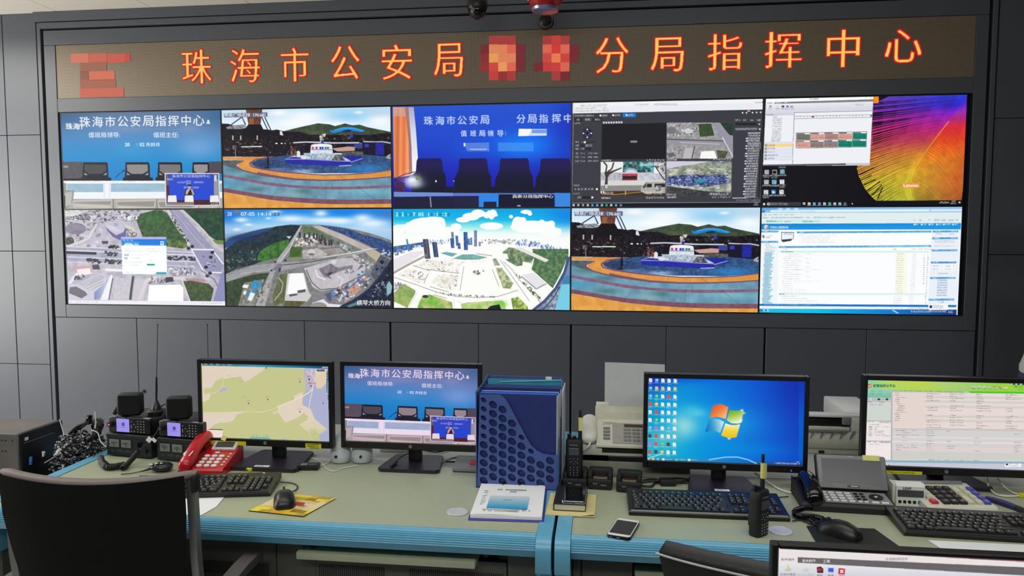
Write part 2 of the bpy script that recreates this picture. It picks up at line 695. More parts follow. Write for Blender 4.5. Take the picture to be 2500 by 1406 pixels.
    c.dash(1452, 950, 72, 26, (230, 236, 246))
    for x, y, w in ((1582, 992, 105), (1700, 980, 62), (1800, 992, 136), (1702, 1010, 60), (1668, 1060, 60), (1790, 1060, 78)):
        c.dash(x, y, w, 20, (216, 226, 248))
    c.poly([(1690, 1100), (1780, 1095), (1800, 1175), (1675, 1175)], (32, 28, 38))
    c.ell(1745, 1062, 22, 26, (196, 160, 140))
    c.ell(1748, 1040, 22, 14, (20, 18, 20))
    c.poly([(1700, 1110), (1740, 1075), (1752, 1088), (1712, 1165), (1690, 1160)], (205, 172, 152))
    c.poly([(1760, 1090), (1780, 1090), (1805, 1160), (1785, 1168)], (205, 172, 152))
    for x in (1455, 1678, 2012):
        c.poly([(x + 5, 1175), (x + 112, 1172), (x + 122, 1262), (x, 1262)], (236, 234, 234))
    c.dash(2020, 1276, 100, 24, (235, 235, 240))
    c.dash(1780, 1318, 330, 30, (238, 238, 240), .9, .45)
    return c


def pic_plaza():
    c = Cv(520, 293, wrect(1, 0), (535, 255, 5.407))
    c.grad(BIG(), (0, 60), (0, 420), [(0, (186, 222, 244)), (.5, (222, 240, 250)), (1, (236, 246, 250))])
    c.glow(1700, 150, 420, 110, (146, 206, 240), .9)
    c.glow(500, 120, 400, 60, (206, 212, 226), .7)
    for x, y, a, b in ((1150, 160, 300, 110), (1000, 250, 280, 70), (2120, 220, 190, 90), (780, 110, 160, 50), (1840, 105, 60, 22), (1450, 270, 300, 60)):
        c.glow(x, y, a, b, (252, 253, 254), .85)
    c.glow(2150, 100, 200, 60, (196, 208, 224), .5)
    # hills
    c.poly([(660, 350), (860, 350), (1060, 300), (1300, 248), (1450, 260), (1530, 285), (1660, 250), (1760, 275), (1850, 265), (1960, 300), (2110, 330), (2260, 360), (2260, 560), (660, 560)], (52, 66, 54), c2=(70, 84, 60), cell=8, seed=3, hard=1.6)
    c.glow(1280, 370, 150, 40, (92, 112, 66), .5)
    # dark mass of trees and buildings
    c.poly([(20, 250), (120, 255), (300, 310), (640, 330), (700, 340), (760, 330), (870, 358), (1060, 360), (1200, 400), (1500, 400), (1750, 400), (2000, 400), (2270, 370), (2275, 690), (20, 690)], (16, 14, 22), c2=(36, 30, 38), cell=5, seed=4, hard=1.5)
    c.clutter([(60, 440), (640, 430), (640, 680), (60, 680)], 60, 26, [(92, 54, 40), (60, 44, 44), (120, 74, 52), (30, 28, 34), (150, 120, 100)], 5, 0, (.2, .5))
    c.clutter([(660, 460), (2260, 430), (2260, 640), (660, 660)], 120, 18, [(40, 34, 60), (90, 84, 96), (20, 20, 30), (54, 60, 120), (140, 140, 150)], 6, 0, (.3, 1.2))
    # tower
    c.poly([(350, 60), (570, 60), (545, 265), (385, 265)], (92, 54, 44), c2=(120, 70, 50), cell=7)
    c.rect_(395, 180, 60, 85, (150, 92, 62))
    c.poly([(385, 262), (548, 262), (590, 340), (660, 345), (640, 420), (300, 420), (330, 330)], (18, 16, 24))
    for x in (560, 600):
        c.line([(x, 165), (x + 85, 345)], 12, (26, 24, 40))
    c.line([(160, 265), (300, 165), (350, 270)], 14, (52, 54, 66))
    c.line([(300, 165), (340, 265)], 8, (90, 94, 104))
    c.poly([(90, 300), (180, 275), (330, 265), (365, 300), (300, 322), (110, 325)], (176, 182, 186), c2=(90, 96, 104), cell=4)
    c.rect_(290, 552, 105, 14, (206, 232, 226))
    c.rect_(400, 548, 165, 14, (206, 232, 226))
    for x in (172, 276, 494):
        c.rect_(x, 410, 16, 60, (198, 190, 186))
    c.poly([(800, 350), (826, 350), (846, 412), (800, 400)], (222, 224, 226))
    for x, w in ((740, 32), (812, 26), (862, 14)):
        c.ell(x + w / 2, 514, w / 2, 9, (238, 240, 246))
    c.rect_(175, 540, 55, 55, (150, 140, 140), c2=(60, 56, 60), cell=4)
    c.line([(210, 590), (218, 690)], 8, (150, 150, 156))
    # whale tail canopy
    c.poly([(1455, 325), (1480, 345), (1540, 330), (1620, 305), (1700, 298), (1780, 305), (1850, 330), (1915, 335), (1920, 350), (1880, 366), (1790, 350), (1700, 345), (1610, 352), (1530, 374), (1480, 372), (1462, 350)], (26, 134, 220))
    c.line([(1520, 338), (1640, 310), (1780, 312), (1890, 345)], 10, (66, 176, 240))
    c.poly([(1620, 350), (1700, 330), (1760, 345), (1720, 362), (1640, 362)], (22, 40, 70))
    c.rect_(1720, 395, 45, 45, (54, 50, 170))
    c.clutter([(1620, 390), (1720, 390), (1720, 470), (1620, 470)], 22, 14, [(96, 100, 84), (130, 128, 110), (60, 64, 60)], 8)
    c.line([(975, 505), (1140, 495), (1330, 500), (1500, 508), (1850, 505)], 16, (206, 208, 224))
    c.line([(1900, 488), (2050, 495), (2160, 492), (2265, 510)], 16, (176, 186, 206))
    c.rect_(1910, 500, 260, 160, (22, 22, 44))
    c.rect_(2065, 508, 112, 156, (36, 46, 176), c2=(28, 34, 130), cell=5)
    c.rect_(1920, 520, 55, 45, (58, 58, 178))
    c.rect_(1780, 520, 110, 60, (58, 66, 150))
    c.poly([(1490, 580), (1700, 556), (1790, 560), (1790, 610), (1560, 620)], (196, 156, 150))
    c.rect_(1620, 620, 280, 44, (120, 108, 90), c2=(70, 66, 60), cell=5)
    # pool
    c.poly([(390, 780), (560, 710), (900, 670), (1900, 660), (2270, 690), (2270, 870), (1850, 905), (1300, 910), (820, 880), (520, 840)], (40, 66, 108), c2=(60, 92, 140), cell=6, seed=9)
    c.glow(1950, 850, 330, 70, (44, 134, 206), .85)
    c.glow(1100, 880, 180, 36, (150, 190, 226), .9)
    c.glow(760, 860, 160, 30, (120, 160, 206), .7)
    c.glow(600, 780, 180, 60, (34, 44, 66), .6)
    c.clutter([(560, 720), (2260, 700), (2260, 860), (700, 870)], 150, 34, [(30, 44, 84), (70, 110, 170), (24, 36, 62), (96, 140, 190)], 10, 0, (.08, .16))
    # fountain island
    c.poly([(870, 720), (1000, 690), (1500, 680), (1860, 680), (1900, 710), (1895, 742), (1740, 765), (1745, 800), (1600, 812), (1200, 800), (880, 780)], (34, 38, 150), c2=(44, 46, 168), cell=12)
    c.line([(870, 722), (1150, 722), (1500, 742), (1740, 752), (1745, 760), (1895, 712)], 10, (150, 160, 226))
    c.line([(1580, 812), (1745, 802)], 8, (206, 214, 240))
    c.poly([(870, 716), (960, 690), (1090, 700), (1180, 716), (1500, 735), (1740, 745), (1640, 690), (1400, 660), (1000, 670)], (224, 230, 238), c2=(176, 190, 206), cell=5)
    c.poly([(1110, 640), (1620, 640), (1610, 735), (1150, 716)], (216, 224, 232), c2=(150, 170, 190), cell=4, seed=12)
    c.clutter([(1160, 660), (1600, 660), (1580, 726), (1170, 706)], 70, 12, [(70, 110, 130), (110, 150, 170), (40, 60, 80), (240, 246, 250)], 13, PI / 2, (.3, .6))
    c.poly([(1210, 545), (1490, 545), (1500, 645), (1200, 645)], (232, 236, 242), c2=(206, 212, 226), cell=5)
    c.ell(1350, 540, 138, 22, (240, 242, 248))
    for x, q in ((1240, (200, 60, 70)), (1290, (150, 40, 90)), (1340, (36, 50, 170)), (1370, (40, 70, 200)), (1410, (40, 130, 100)), (1440, (60, 130, 80))):
        c.rect_(x - 16, 558, 24, 30, q)
    c.rect_(1215, 590, 270, 10, (120, 130, 200))
    c.clutter([(1330, 390), (1400, 390), (1395, 480), (1335, 480)], 26, 20, [(222, 214, 206), (150, 134, 124), (90, 70, 60), (236, 232, 226)], 14)
    c.rect_(1345, 470, 36, 40, (60, 66, 160))
    c.ell(1046, 650, 24, 40, (226, 230, 232))
    c.ell(1120, 700, 46, 20, (220, 226, 230))
    c.poly([(1480, 740), (1530, 660), (1620, 665), (1660, 740)], (40, 38, 48), c2=(150, 150, 156), cell=3)
    c.clutter([(1640, 640), (1800, 640), (1800, 700), (1650, 700)], 24, 14, [(34, 44, 40), (20, 24, 26)], 15, PI / 2, (.3, .5))
    c.clutter([(950, 560), (1030, 560), (1020, 670), (950, 670)], 26, 20, [(150, 96, 80), (176, 120, 100), (96, 60, 54)], 16)
    c.poly([(2200, 690), (2260, 650), (2268, 720), (2210, 712)], (206, 206, 206), c2=(60, 60, 66), cell=4)
    # paving rings
    ring = lambda x0, x1, f0, f1, n=28: [(x0 + (x1 - x0) * i / n, f0(x0 + (x1 - x0) * i / n)) for i in range(n + 1)] + [(x1 - (x1 - x0) * i / n, f1(x1 - (x1 - x0) * i / n)) for i in range(n + 1)]
    def cur(k):
        X = [-60, 40, 220, 400, 700, 1000, 1350, 1700, 2000, 2290]
        T = {0: [690, 690, 760, 800, 868, 906, 930, 925, 905, 862],
             1: [700, 720, 815, 870, 930, 975, 992, 985, 970, 945],
             2: [724, 738, 835, 892, 955, 1000, 1012, 1004, 986, 960],
             3: [900, 920, 950, 985, 1035, 1068, 1084, 1082, 1074, 1060],
             4: [938, 955, 988, 1022, 1075, 1100, 1122, 1122, 1112, 1098],
             5: [1085, 1100, 1130, 1160, 1205, 1228, 1250, 1256, 1254, 1248],
             6: [1140, 1152, 1180, 1212, 1262, 1290, 1312, 1318, 1314, 1310],
             7: [1420] * 10}
        return lambda x: float(np.interp(x, X, T[k]))
    c.poly(ring(-60, 2290, lambda x: cur(1)(x), lambda x: 1420), (96, 140, 166), c2=(120, 168, 186), cell=26, seed=20)
    for x, y in ((250, 860), (450, 960), (480, 1120), (1100, 1150)):
        c.glow(x, y, 170, 46, (58, 96, 92), .55)
    c.glow(130, 1040, 190, 60, (60, 150, 196), .6)
    c.glow(2000, 1150, 400, 60, (124, 196, 210), .6)
    c.glow(900, 1180, 260, 46, (156, 186, 190), .5)
    c.poly([(40, 736), (300, 736), (230, 800), (260, 860), (40, 800)], (70, 86, 96), c2=(96, 110, 116), cell=8)
    org, org2, mau = (226, 160, 76), (214, 142, 66), (122, 78, 104)
    c.poly([(20, 688), (120, 695), (640, 690), (560, 712), (470, 730), (420, 770), (440, 812), (520, 845), (820, 890), (1300, 925), (1300, 990), (900, 965), (560, 922), (330, 870), (240, 815), (250, 775), (310, 735), (20, 730)], org, c2=org2, cell=18)
    c.line([(700, 690), (480, 728), (402, 775), (420, 815), (560, 852), (820, 888), (1100, 912)], 18, mau)
    c.line([(320, 742), (232, 780), (214, 812), (300, 868), (560, 935), (900, 980)], 16, mau)
    c.poly(ring(1000, 2290, lambda x: cur(0)(x) - 8, lambda x: cur(0)(x) + 10), mau)
    c.poly(ring(1000, 2290, lambda x: cur(0)(x) + 6, cur(1)), org, c2=org2, cell=18)
    c.poly(ring(500, 2290, cur(1), lambda x: cur(2)(x)), mau)
    c.poly(ring(-60, 2290, cur(3), cur(4)), (126, 88, 118), c2=(140, 104, 130), cell=10)
    c.poly(ring(-60, 2290, cur(5), cur(6)), (118, 74, 92), c2=(134, 88, 104), cell=10)
    c.poly(ring(-60, 2290, cur(6), cur(7)), (218, 150, 66), c2=(232, 172, 84), cell=16, seed=22)
    for p in ([(1410, 1080), (1412, 1250)], [(1590, 930), (1660, 985)], [(1830, 1080), (2120, 1310)], [(760, 1150), (700, 1200)], [(1480, 1020), (1500, 1075)], [(1210, 930), (1190, 985)]):
        c.line(p, 4, (60, 76, 84), .7)
    # bollard shadow figure
    c.poly([(632, 690), (648, 690), (660, 760), (650, 830), (690, 842), (580, 842), (634, 820)], (16, 18, 26))
    c.poly([(60, 118), (635, 104), (638, 162), (66, 172)], (86, 96, 124), .9)
    c.text('喷泉广场北球（70.68）', 340, 138, 50, (246, 248, 250), w=540, bold=.012)
    return c


def pic_blue():
    c = Cv(520, 293, wrect(2, 0), (950, 250, 5.305))
    c.grad(BIG(), (0, 60), (0, 1150), [(0, (36, 82, 206)), (.4, (28, 70, 204)), (1, (22, 24, 170))])
    c.glow(1750, 560, 520, 230, (10, 128, 252), .9)
    c.glow(2420, 300, 330, 500, (20, 40, 176), .7)
    c.glow(1000, 620, 300, 180, (24, 96, 220), .4)
    c.grad([(50, 60), (255, 60), (300, 940), (60, 980)], (60, 0), (290, 0), [(0, (250, 140, 80)), (.25, (196, 110, 66)), (.4, (248, 150, 90)), (.6, (220, 116, 70)), (.8, (255, 160, 104)), (1, (196, 150, 140))])
    c.poly([(50, 60), (250, 60), (250, 180), (50, 180)], (206, 168, 160), .7)
    c.grad([(215, 60), (318, 60), (345, 330), (372, 720), (352, 900), (290, 940), (290, 600), (255, 200)], (0, 60), (0, 900), [(0, (176, 168, 196)), (.4, (214, 220, 240)), (1, (252, 248, 244))])
    c.poly([(205, 60), (250, 60), (285, 500), (300, 900), (262, 940), (250, 500)], (150, 110, 112), .8)
    T = (178, 198, 244)
    for g, x, y in (('珠', 508, 236), ('海', 658, 234), ('市', 800, 232), ('公', 945, 230), ('安', 1092, 226), ('局', 1238, 224), ('分', 1708, 212), ('局', 1852, 210), ('指', 2000, 208), ('挥', 2166, 204), ('中', 2316, 206)):
        c.text(g, x, y, 112, T, bold=.025)
    for g, x in (('值', 966), ('班', 1088), ('局', 1204), ('领', 1312), ('导', 1440), (':', 1508)):
        c.text(g, x, 400, 78 if g != ':' else 40, (196, 214, 248), bold=.02)
    c.poly([(1680, 342), (2045, 345), (2040, 430), (1672, 436)], (206, 222, 246))
    c.poly([(1680, 342), (1850, 342), (1800, 432), (1672, 436)], (248, 246, 246))
    c.poly([(1850, 352), (2045, 352), (2042, 400), (1845, 398)], (120, 156, 230))
    c.poly([(960, 525), (1290, 518), (1300, 632), (1010, 632)], (120, 158, 232), .6)
    c.poly([(1410, 520), (1870, 520), (1870, 632), (1410, 632)], (70, 150, 240), .7)
    c.rect_(965, 525, 20, 44, (236, 242, 252))
    c.rect_(1045, 600, 220, 12, (206, 220, 246), .8)
    for x0, x1 in ((355, 680), (905, 1265), (1435, 1805), (1960, 2340)):
        c.grad([(x0 + 14, 725), (x1 - 14, 722), (x1 + 4, 760), (x1 + 20, 890), (x1 + 55, 960), (x1 + 60, 1180), (x0 - 70, 1180), (x0 - 60, 990), (x0 - 8, 880), (x0, 760)], (0, 720), (0, 1100), [(0, (30, 26, 92)), (.3, (34, 26, 78)), (.6, (22, 24, 52)), (1, (18, 22, 44))])
    c.rect_(700, 1090, 1650, 90, (20, 22, 44))
    c.glow(300, 1010, 130, 90, (250, 250, 255), 1.0)
    c.glow(330, 1060, 130, 60, (206, 214, 236), .7)
    for p in ([(90, 980), (200, 930), (330, 900)], [(70, 1060), (180, 980), (260, 960)], [(90, 1100), (180, 1090), (200, 1150)], [(70, 970), (130, 990), (200, 1010)]):
        c.line(p, 12, (116, 60, 56))
    c.poly([(70, 1000), (200, 1040), (220, 1160), (70, 1160)], (90, 44, 66), .8, c2=(60, 30, 60), cell=5)
    c.poly([(340, 960), (400, 970), (430, 1005), (350, 1005)], (120, 140, 80))
    c.ell(606, 1020, 10, 14, (240, 240, 250))
    c.ell(836, 1018, 8, 8, (200, 200, 220))
    c.poly([(60, 1158), (830, 1170), (830, 1212), (560, 1215), (60, 1226)], (112, 142, 206))
    c.poly([(830, 1172), (2400, 1176), (2400, 1196), (830, 1212)], (92, 120, 200))
    c.rect_(60, 1222, 2340, 200, (28, 30, 58))
    c.rect_(825, 1215, 330, 160, (32, 32, 66))
    c.poly([(1160, 1178), (1420, 1178), (1415, 1365), (1390, 1365), (1390, 1285), (1225, 1285), (1222, 1365), (1162, 1365)], (46, 132, 228))
    c.poly([(1420, 1190), (2130, 1190), (2130, 1365), (1418, 1365)], (22, 22, 48))
    c.poly([(2145, 1172), (2400, 1172), (2400, 1352), (2145, 1352)], (56, 134, 220))
    c.line([(530, 1222), (545, 1365)], 14, (150, 156, 196))
    c.text('高新分局指挥中心', 1862, 1216, 46, (248, 248, 252), w=525, bold=.015)
    c.ell(1680, 1338, 26, 10, (150, 160, 186))
    return c


def mini_aerial(c, x0, y0, x1, y1, seed):
    """small camera picture: roads, roofs and trees seen from above"""
    U = lambda u, v: (x0 + (x1 - x0) * u, y0 + (y1 - y0) * v)
    q = lambda *p: [U(a, b) for a, b in p]
    c.poly(q((0, 0), (1, 0), (1, 1), (0, 1)), (172, 170, 172), c2=(140, 138, 140), cell=5, seed=seed)
    c.clutter(q((0, 0), (.5, 0), (.5, .38), (0, .38)), 90, 14, [(210, 208, 208), (100, 98, 100), (74, 76, 78), (236, 236, 236), (150, 148, 150)], seed)
    c.poly(q((.48, .04), (.67, .03), (.72, .36), (.5, .4)), (66, 88, 54), c2=(48, 68, 44), cell=4)
    c.poly(q((.8, 0), (1, 0), (1, .36), (.94, .34)), (46, 66, 52), c2=(34, 52, 44), cell=4)
    c.poly(q((.68, 0), (.78, 0), (1.0, .45), (1, .62), (.86, .5)), (150, 148, 162))
    c.poly(q((0, .44), (.85, .5), (1, .6), (1, .8), (.9, .66), (0, .6)), (150, 148, 158))
    c.line(q((0, .46), (.85, .51)), 14, (84, 86, 90))
    c.line(q((.2, .55), (.8, .6)), 6, (214, 214, 220))
    c.poly(q((.25, .2), (.33, .15), (.4, .22), (.38, .29), (.3, .3)), (206, 206, 212))
    c.ell(*U(.07, .22), (x1 - x0) * .07, (y1 - y0) * .1, (120, 118, 124))
    c.poly(q((0, .75), (.2, .66), (.24, .8), (.1, 1), (0, 1)), (190, 190, 192), c2=(120, 118, 120), cell=4)
    c.poly(q((0, .86), (.1, .82), (.14, .92), (.04, .98)), (104, 102, 104))
    c.poly(q((.28, .7), (.42, .7), (.4, 1), (.24, 1)), (188, 184, 186))
    c.poly(q((.52, .8), (.72, .78), (.76, 1), (.5, 1)), (246, 246, 246))
    c.poly(q((.75, .76), (.93, .8), (.88, 1), (.77, 1)), (70, 76, 56), c2=(96, 96, 76), cell=4)
    c.line(q((.42, .66), (.38, 1)), 12, (60, 62, 60))
    c.line(q((.84, .4), (1, .95)), 8, (230, 230, 236))


def pic_console():
    c = Cv(560, 316, wrect(3, 0), (1390, 235, 5.021), (58, 59, 68))
    c.poly([(40, 70), (2400, 20), (2400, 160), (40, 210)], (240, 242, 244))
    c.poly([(40, 130), (2400, 80), (2400, 160), (40, 210)], (230, 234, 238), .7)
    g = (120, 124, 130)
    for x, y, w in ((140, 116, 330), (800, 104, 185), (1040, 100, 280), (80, 152, 40), (140, 152, 45), (205, 152, 40), (270, 150, 60), (415, 148, 50), (70, 183, 220), (305, 180, 180)):
        c.dash(x, y - 8, w, 15, g if y > 140 else (150, 150, 154), .75, .5)
    c.poly([(2275, 66), (2385, 64), (2385, 82), (2275, 84)], (170, 172, 176), .5)
    c.ell(2372, 72, 9, 9, (96, 98, 104))
    for x0, y0, w in ((1035, 90, 300),):
        c.rect_(x0, y0, w, 24, (206, 208, 212), .5)
    c.text('珠海市视频应用管理平台', 182, 238, 26, (216, 218, 226), w=235)
    c.rect_(655, 206, 160, 50, (22, 120, 206))
    for x, y, w in ((400, 236, 66), (555, 232, 66), (720, 230, 66)):
        c.ell(x - 18, y, 12, 12, (236, 238, 242))
        c.dash(x, y - 10, w, 20, (216, 220, 228))
    for x, y in ((2124, 202), (2172, 202), (2246, 200), (2296, 198), (2346, 196)):
        c.ell(x, y, 10, 10, (226, 228, 236))
    c.ell(2200, 180, 20, 10, (216, 150, 176))
    c.rect_(60, 262, 340, 48, (44, 44, 52))
    c.rect_(170, 268, 110, 38, (66, 67, 76))
    for x, w in ((92, 34), (196, 60), (316, 60)):
        c.dash(x, 278, w, 20, (226, 228, 236))
    c.dash(66, 322, 66, 16, (200, 202, 212))
    for i in range(8):
        c.rect_(412 + i * 31, 311 - i * .4, 22, 22, (216, 218, 226))
    # left tools
    c.ell(220, 455, 62, 68, (42, 43, 50))
    c.ell(220, 455, 30, 32, (70, 70, 150))
    c.ell(219, 452, 20, 22, (26, 26, 60))
    for x, y in ((220, 406), (220, 502), (172, 454), (268, 454)):
        c.ell(x, y, 10, 9, (236, 238, 242))
    c.line([(150, 563), (315, 560)], 8, (26, 27, 32))
    c.line([(150, 563), (185, 563)], 8, (60, 170, 150))
    c.ell(190, 563, 13, 13, (240, 242, 246))
    for y in (563, 605, 648):
        c.dash(76, y - 10, 44, 18, (216, 218, 226), .9, .5)
    c.rect_(135, 592, 60, 26, (38, 39, 46))
    c.rect_(135, 636, 136, 24, (38, 39, 46))
    c.dash(200, 595, 76, 20, (216, 218, 226))
    c.dash(140, 640, 46, 16, (216, 218, 226))
    for y in (703, 748, 796):
        for x in (72, 232):
            c.dash(x, y - 10, 46, 18, (216, 218, 226), .9, .5)
            c.dash(x + 66, y - 8, 54, 14, (236, 238, 242), .9, .35)
    c.rect_(55, 1085, 325, 4, (40, 41, 48))
    for y in (1094, 1196):
        c.dash(55, y - 8, 70, 16, (196, 198, 206))
    for i in range(6):
        c.dash(62 + i * 42, 1130, 22, 20, (226, 228, 236), .9, .6)
    c.ell(337, 1138, 13, 13, (240, 242, 246))
    c.dash(104, 1232, 44, 18, (216, 218, 226))
    c.rect_(160, 1226, 95, 28, (30, 31, 36))
    c.ell(282, 1240, 13, 13, (236, 238, 242))
    # four views
    c.poly([(400, 345), (1195, 325), (1180, 768), (392, 775)], (28, 28, 34))
    c.text('视频暂停', 790, 556, 26, (236, 238, 242), w=82, bold=.03)
    mini_aerial(c, 1194, 322, 2006, 764, 31)
    c.poly([(385, 800), (1178, 800), (1172, 1225), (380, 1232)], (176, 176, 176))
    c.poly([(385, 800), (660, 800), (650, 935), (385, 935)], (236, 238, 238))
    c.poly([(660, 802), (1040, 802), (1040, 940), (655, 940)], (44, 66, 60), c2=(96, 190, 196), cell=8, seed=33, hard=1.4)
    c.poly([(1040, 870), (1130, 870), (1130, 945), (1030, 945)], (236, 238, 240))
    c.ell(757, 935, 82, 56, (150, 166, 190))
    c.ell(757, 940, 66, 42, (206, 214, 226))
    c.rect_(620, 934, 420, 14, (200, 204, 210))
    c.poly([(765, 835), (795, 850), (780, 866)], (206, 40, 70))
    c.rect_(385, 940, 265, 90, (160, 160, 172), c2=(196, 196, 206), cell=4)
    c.rect_(835, 948, 340, 82, (180, 182, 196), c2=(210, 212, 222), cell=5)
    c.rect_(650, 948, 186, 26, (170, 34, 60))
    c.dash(665, 950, 160, 20, (236, 110, 130))
    c.rect_(650, 975, 180, 58, (46, 34, 36))
    c.rect_(650, 1012, 175, 20, (150, 40, 50))
    c.poly([(385, 1032), (1178, 1028), (1178, 1060), (900, 1100), (385, 1100)], (214, 214, 212))
    c.poly([(382, 1095), (900, 1090), (880, 1160), (382, 1170)], (140, 138, 136))
    c.poly([(382, 1165), (900, 1155), (1178, 1190), (1175, 1228), (380, 1232)], (74, 58, 52), c2=(56, 46, 44), cell=6)
    c.line([(385, 1195), (560, 1205), (900, 1170)], 7, (206, 150, 70))
    c.line([(688, 1160), (690, 1210)], 14, (206, 160, 70))
    tr = (66, 56, 54)
    c.poly([(425, 1125), (445, 1000), (430, 930), (440, 920), (470, 930), (560, 900), (640, 870), (642, 884), (540, 930), (490, 960), (470, 1000), (470, 1125)], tr)
    c.line([(450, 940), (520, 890), (545, 810)], 18, tr)
    c.line([(445, 935), (460, 850), (420, 805)], 18, tr)
    c.rect_(436, 1080, 34, 45, (206, 204, 200))
    c.line([(1050, 850), (1120, 960), (1170, 1030)], 14, tr)
    c.clutter([(1060, 805), (1170, 805), (1175, 960), (1110, 940)], 40, 14, [(60, 54, 56), (200, 204, 206), (90, 88, 90)], 35)
    c.poly([(880, 1110), (940, 1048), (1175, 1045), (1175, 1180), (930, 1195), (876, 1165)], (168, 166, 156), c2=(186, 184, 174), cell=8)
    c.poly([(900, 1110), (948, 1058), (940, 1110), (905, 1130)], (60, 66, 66))
    c.poly([(955, 1070), (1012, 1070), (1010, 1116), (945, 1116)], (40, 42, 44))
    c.poly([(1045, 1070), (1172, 1068), (1172, 1112), (1045, 1114)], (44, 46, 48))
    c.rect_(1062, 1096, 62, 70, (206, 206, 202), c2=(60, 60, 60), cell=4)
    c.dash(875, 826, 290, 26, (246, 246, 246), .95, .6)
    c.text('红旗门口对面', 1040, 1186, 34, (236, 236, 236), w=186)
    c.text('球外西', 478, 1186, 30, (216, 216, 216), w=120)
    c.ell(392, 1176, 9, 14, (240, 240, 240))
    c.ell(420, 1176, 9, 14, (240, 240, 240))
    # island view
    c.poly([(1192, 795), (1990, 795), (1985, 1222), (1182, 1228)], (196, 196, 188), c2=(104, 118, 96), cell=12, seed=36)
    c.poly([(1190, 796), (1720, 796), (1420, 860), (1190, 900)], (206, 204, 218))
    c.poly([(1400, 850), (1990, 812), (1990, 880), (1190, 890)], (120, 134, 112), c2=(170, 176, 160), cell=6)
    c.clutter([(1190, 880), (1990, 880), (1990, 960), (1190, 970)], 70, 34, [(236, 236, 232), (150, 156, 130), (216, 212, 206), (110, 116, 100)], 37, 0, (.1, .3))
    c.poly([(1200, 990), (1400, 960), (1900, 960), (1960, 1060), (1700, 1110), (1400, 1100), (1200, 1090)], (50, 60, 96), c2=(110, 130, 190), cell=4, seed=38, hard=1.8)
    c.clutter([(1200, 970), (1950, 960), (1960, 1080), (1500, 1120), (1200, 1080)], 150, 24, [(34, 44, 92), (110, 130, 196), (206, 214, 236), (60, 76, 140), (40, 44, 66)], 39, .1, (.2, .7))
    c.ell(1610, 1036, 80, 18, (44, 150, 170))
    c.clutter([(1190, 1090), (1950, 1090), (1900, 1160), (1300, 1160)], 60, 36, [(216, 214, 206), (150, 146, 140), (186, 190, 196)], 40, .1, (.2, .5))
    c.poly([(1190, 1100), (1700, 1165), (1980, 1180), (1980, 1225), (1185, 1228)], (44, 46, 52), c2=(84, 84, 86), cell=5)
    c.text('球外边', 1250, 1206, 32, (206, 206, 210), w=118)
    c.text('横琴脑背山山顶', 1836, 1198, 32, (232, 232, 232), w=225)
    c.dash(1706, 800, 240, 24, (70, 80, 150), .8, .5)
    for x0, x1, y in ((385, 1180, 778), (1190, 2000, 768), (380, 1175, 1238), (1185, 1985, 1232)):
        c.poly([(x0, y), (x1, y - 4), (x1, y + 24), (x0, y + 26)], (58, 59, 68))
        c.dash(x0 + 16, y + 2, 110, 15, (226, 228, 236), .9, .7)
        for i in range(7):
            c.dash(x1 - 232 + i * 33, y - 3, 19, 18, (226, 228, 236), .9, .5)
    # right list
    c.rect_(2010, 300, 360, 930, (58, 59, 68))
    for x, w in ((2036, 62), (2136, 32), (2220, 34), (2300, 46)):
        c.dash(x, 284, w, 18, (216, 218, 226))
    c.rect_(2036, 326, 262, 28, (34, 35, 40))
    c.ell(2330, 342, 9, 9, (226, 228, 236))
    c.dash(2040, 394, 265, 18, (206, 208, 216))
    c.ell(2335, 402, 11, 11, (226, 228, 236))
    for i in range(26):
        y = 448 + i * 31
        x = 2192 - i * 1.6
        c.dash(x, y - 3, 150 - i * 0.7, 18, (210, 212, 220), .95, .72)
        if i % 3 != 1 and i > 1:
            c.ell(x - 14, y + 6, 11, 8, (240, 242, 246))
    c.line([(2352, 450), (2322, 1240)], 10, (20, 20, 24))
    c.line([(2344, 560), (2340, 650)], 10, (120, 122, 130))
    c.line([(1998, 1248), (2320, 1242)], 10, (90, 92, 100))
    c.line([(2000, 1248), (2180, 1245)], 10, (190, 192, 198))
    c.dash(2045, 1268, 290, 18, (150, 152, 160))
    # window frame and task bar
    c.line([(52, 75), (30, 1310), (2342, 1298), (2395, 25)], 6, (176, 178, 184), .8)
    c.poly([(20, 1314), (2360, 1302), (2350, 1420), (10, 1420)], (20, 22, 32))
    for i, q in enumerate(((226, 228, 236), (200, 204, 212), (190, 192, 200), (236, 226, 190), (90, 180, 236), (130, 180, 236), (150, 220, 236), (50, 190, 120), (226, 228, 236), (90, 220, 226), (150, 152, 164))):
        x = 52 + i * 57.8
        c.rect_(x - 13, 1322, 26, 24, q)
        c.rect_(x - 6, 1328, 10, 10, (20, 30, 50), .6)
        if i > 2:
            c.rect_(x - 22, 1352, 46, 5, (120, 190, 230))
    c.dash(2274, 1302, 44, 14, (216, 218, 226))
    c.dash(2262, 1326, 64, 14, (216, 218, 226))
    return c


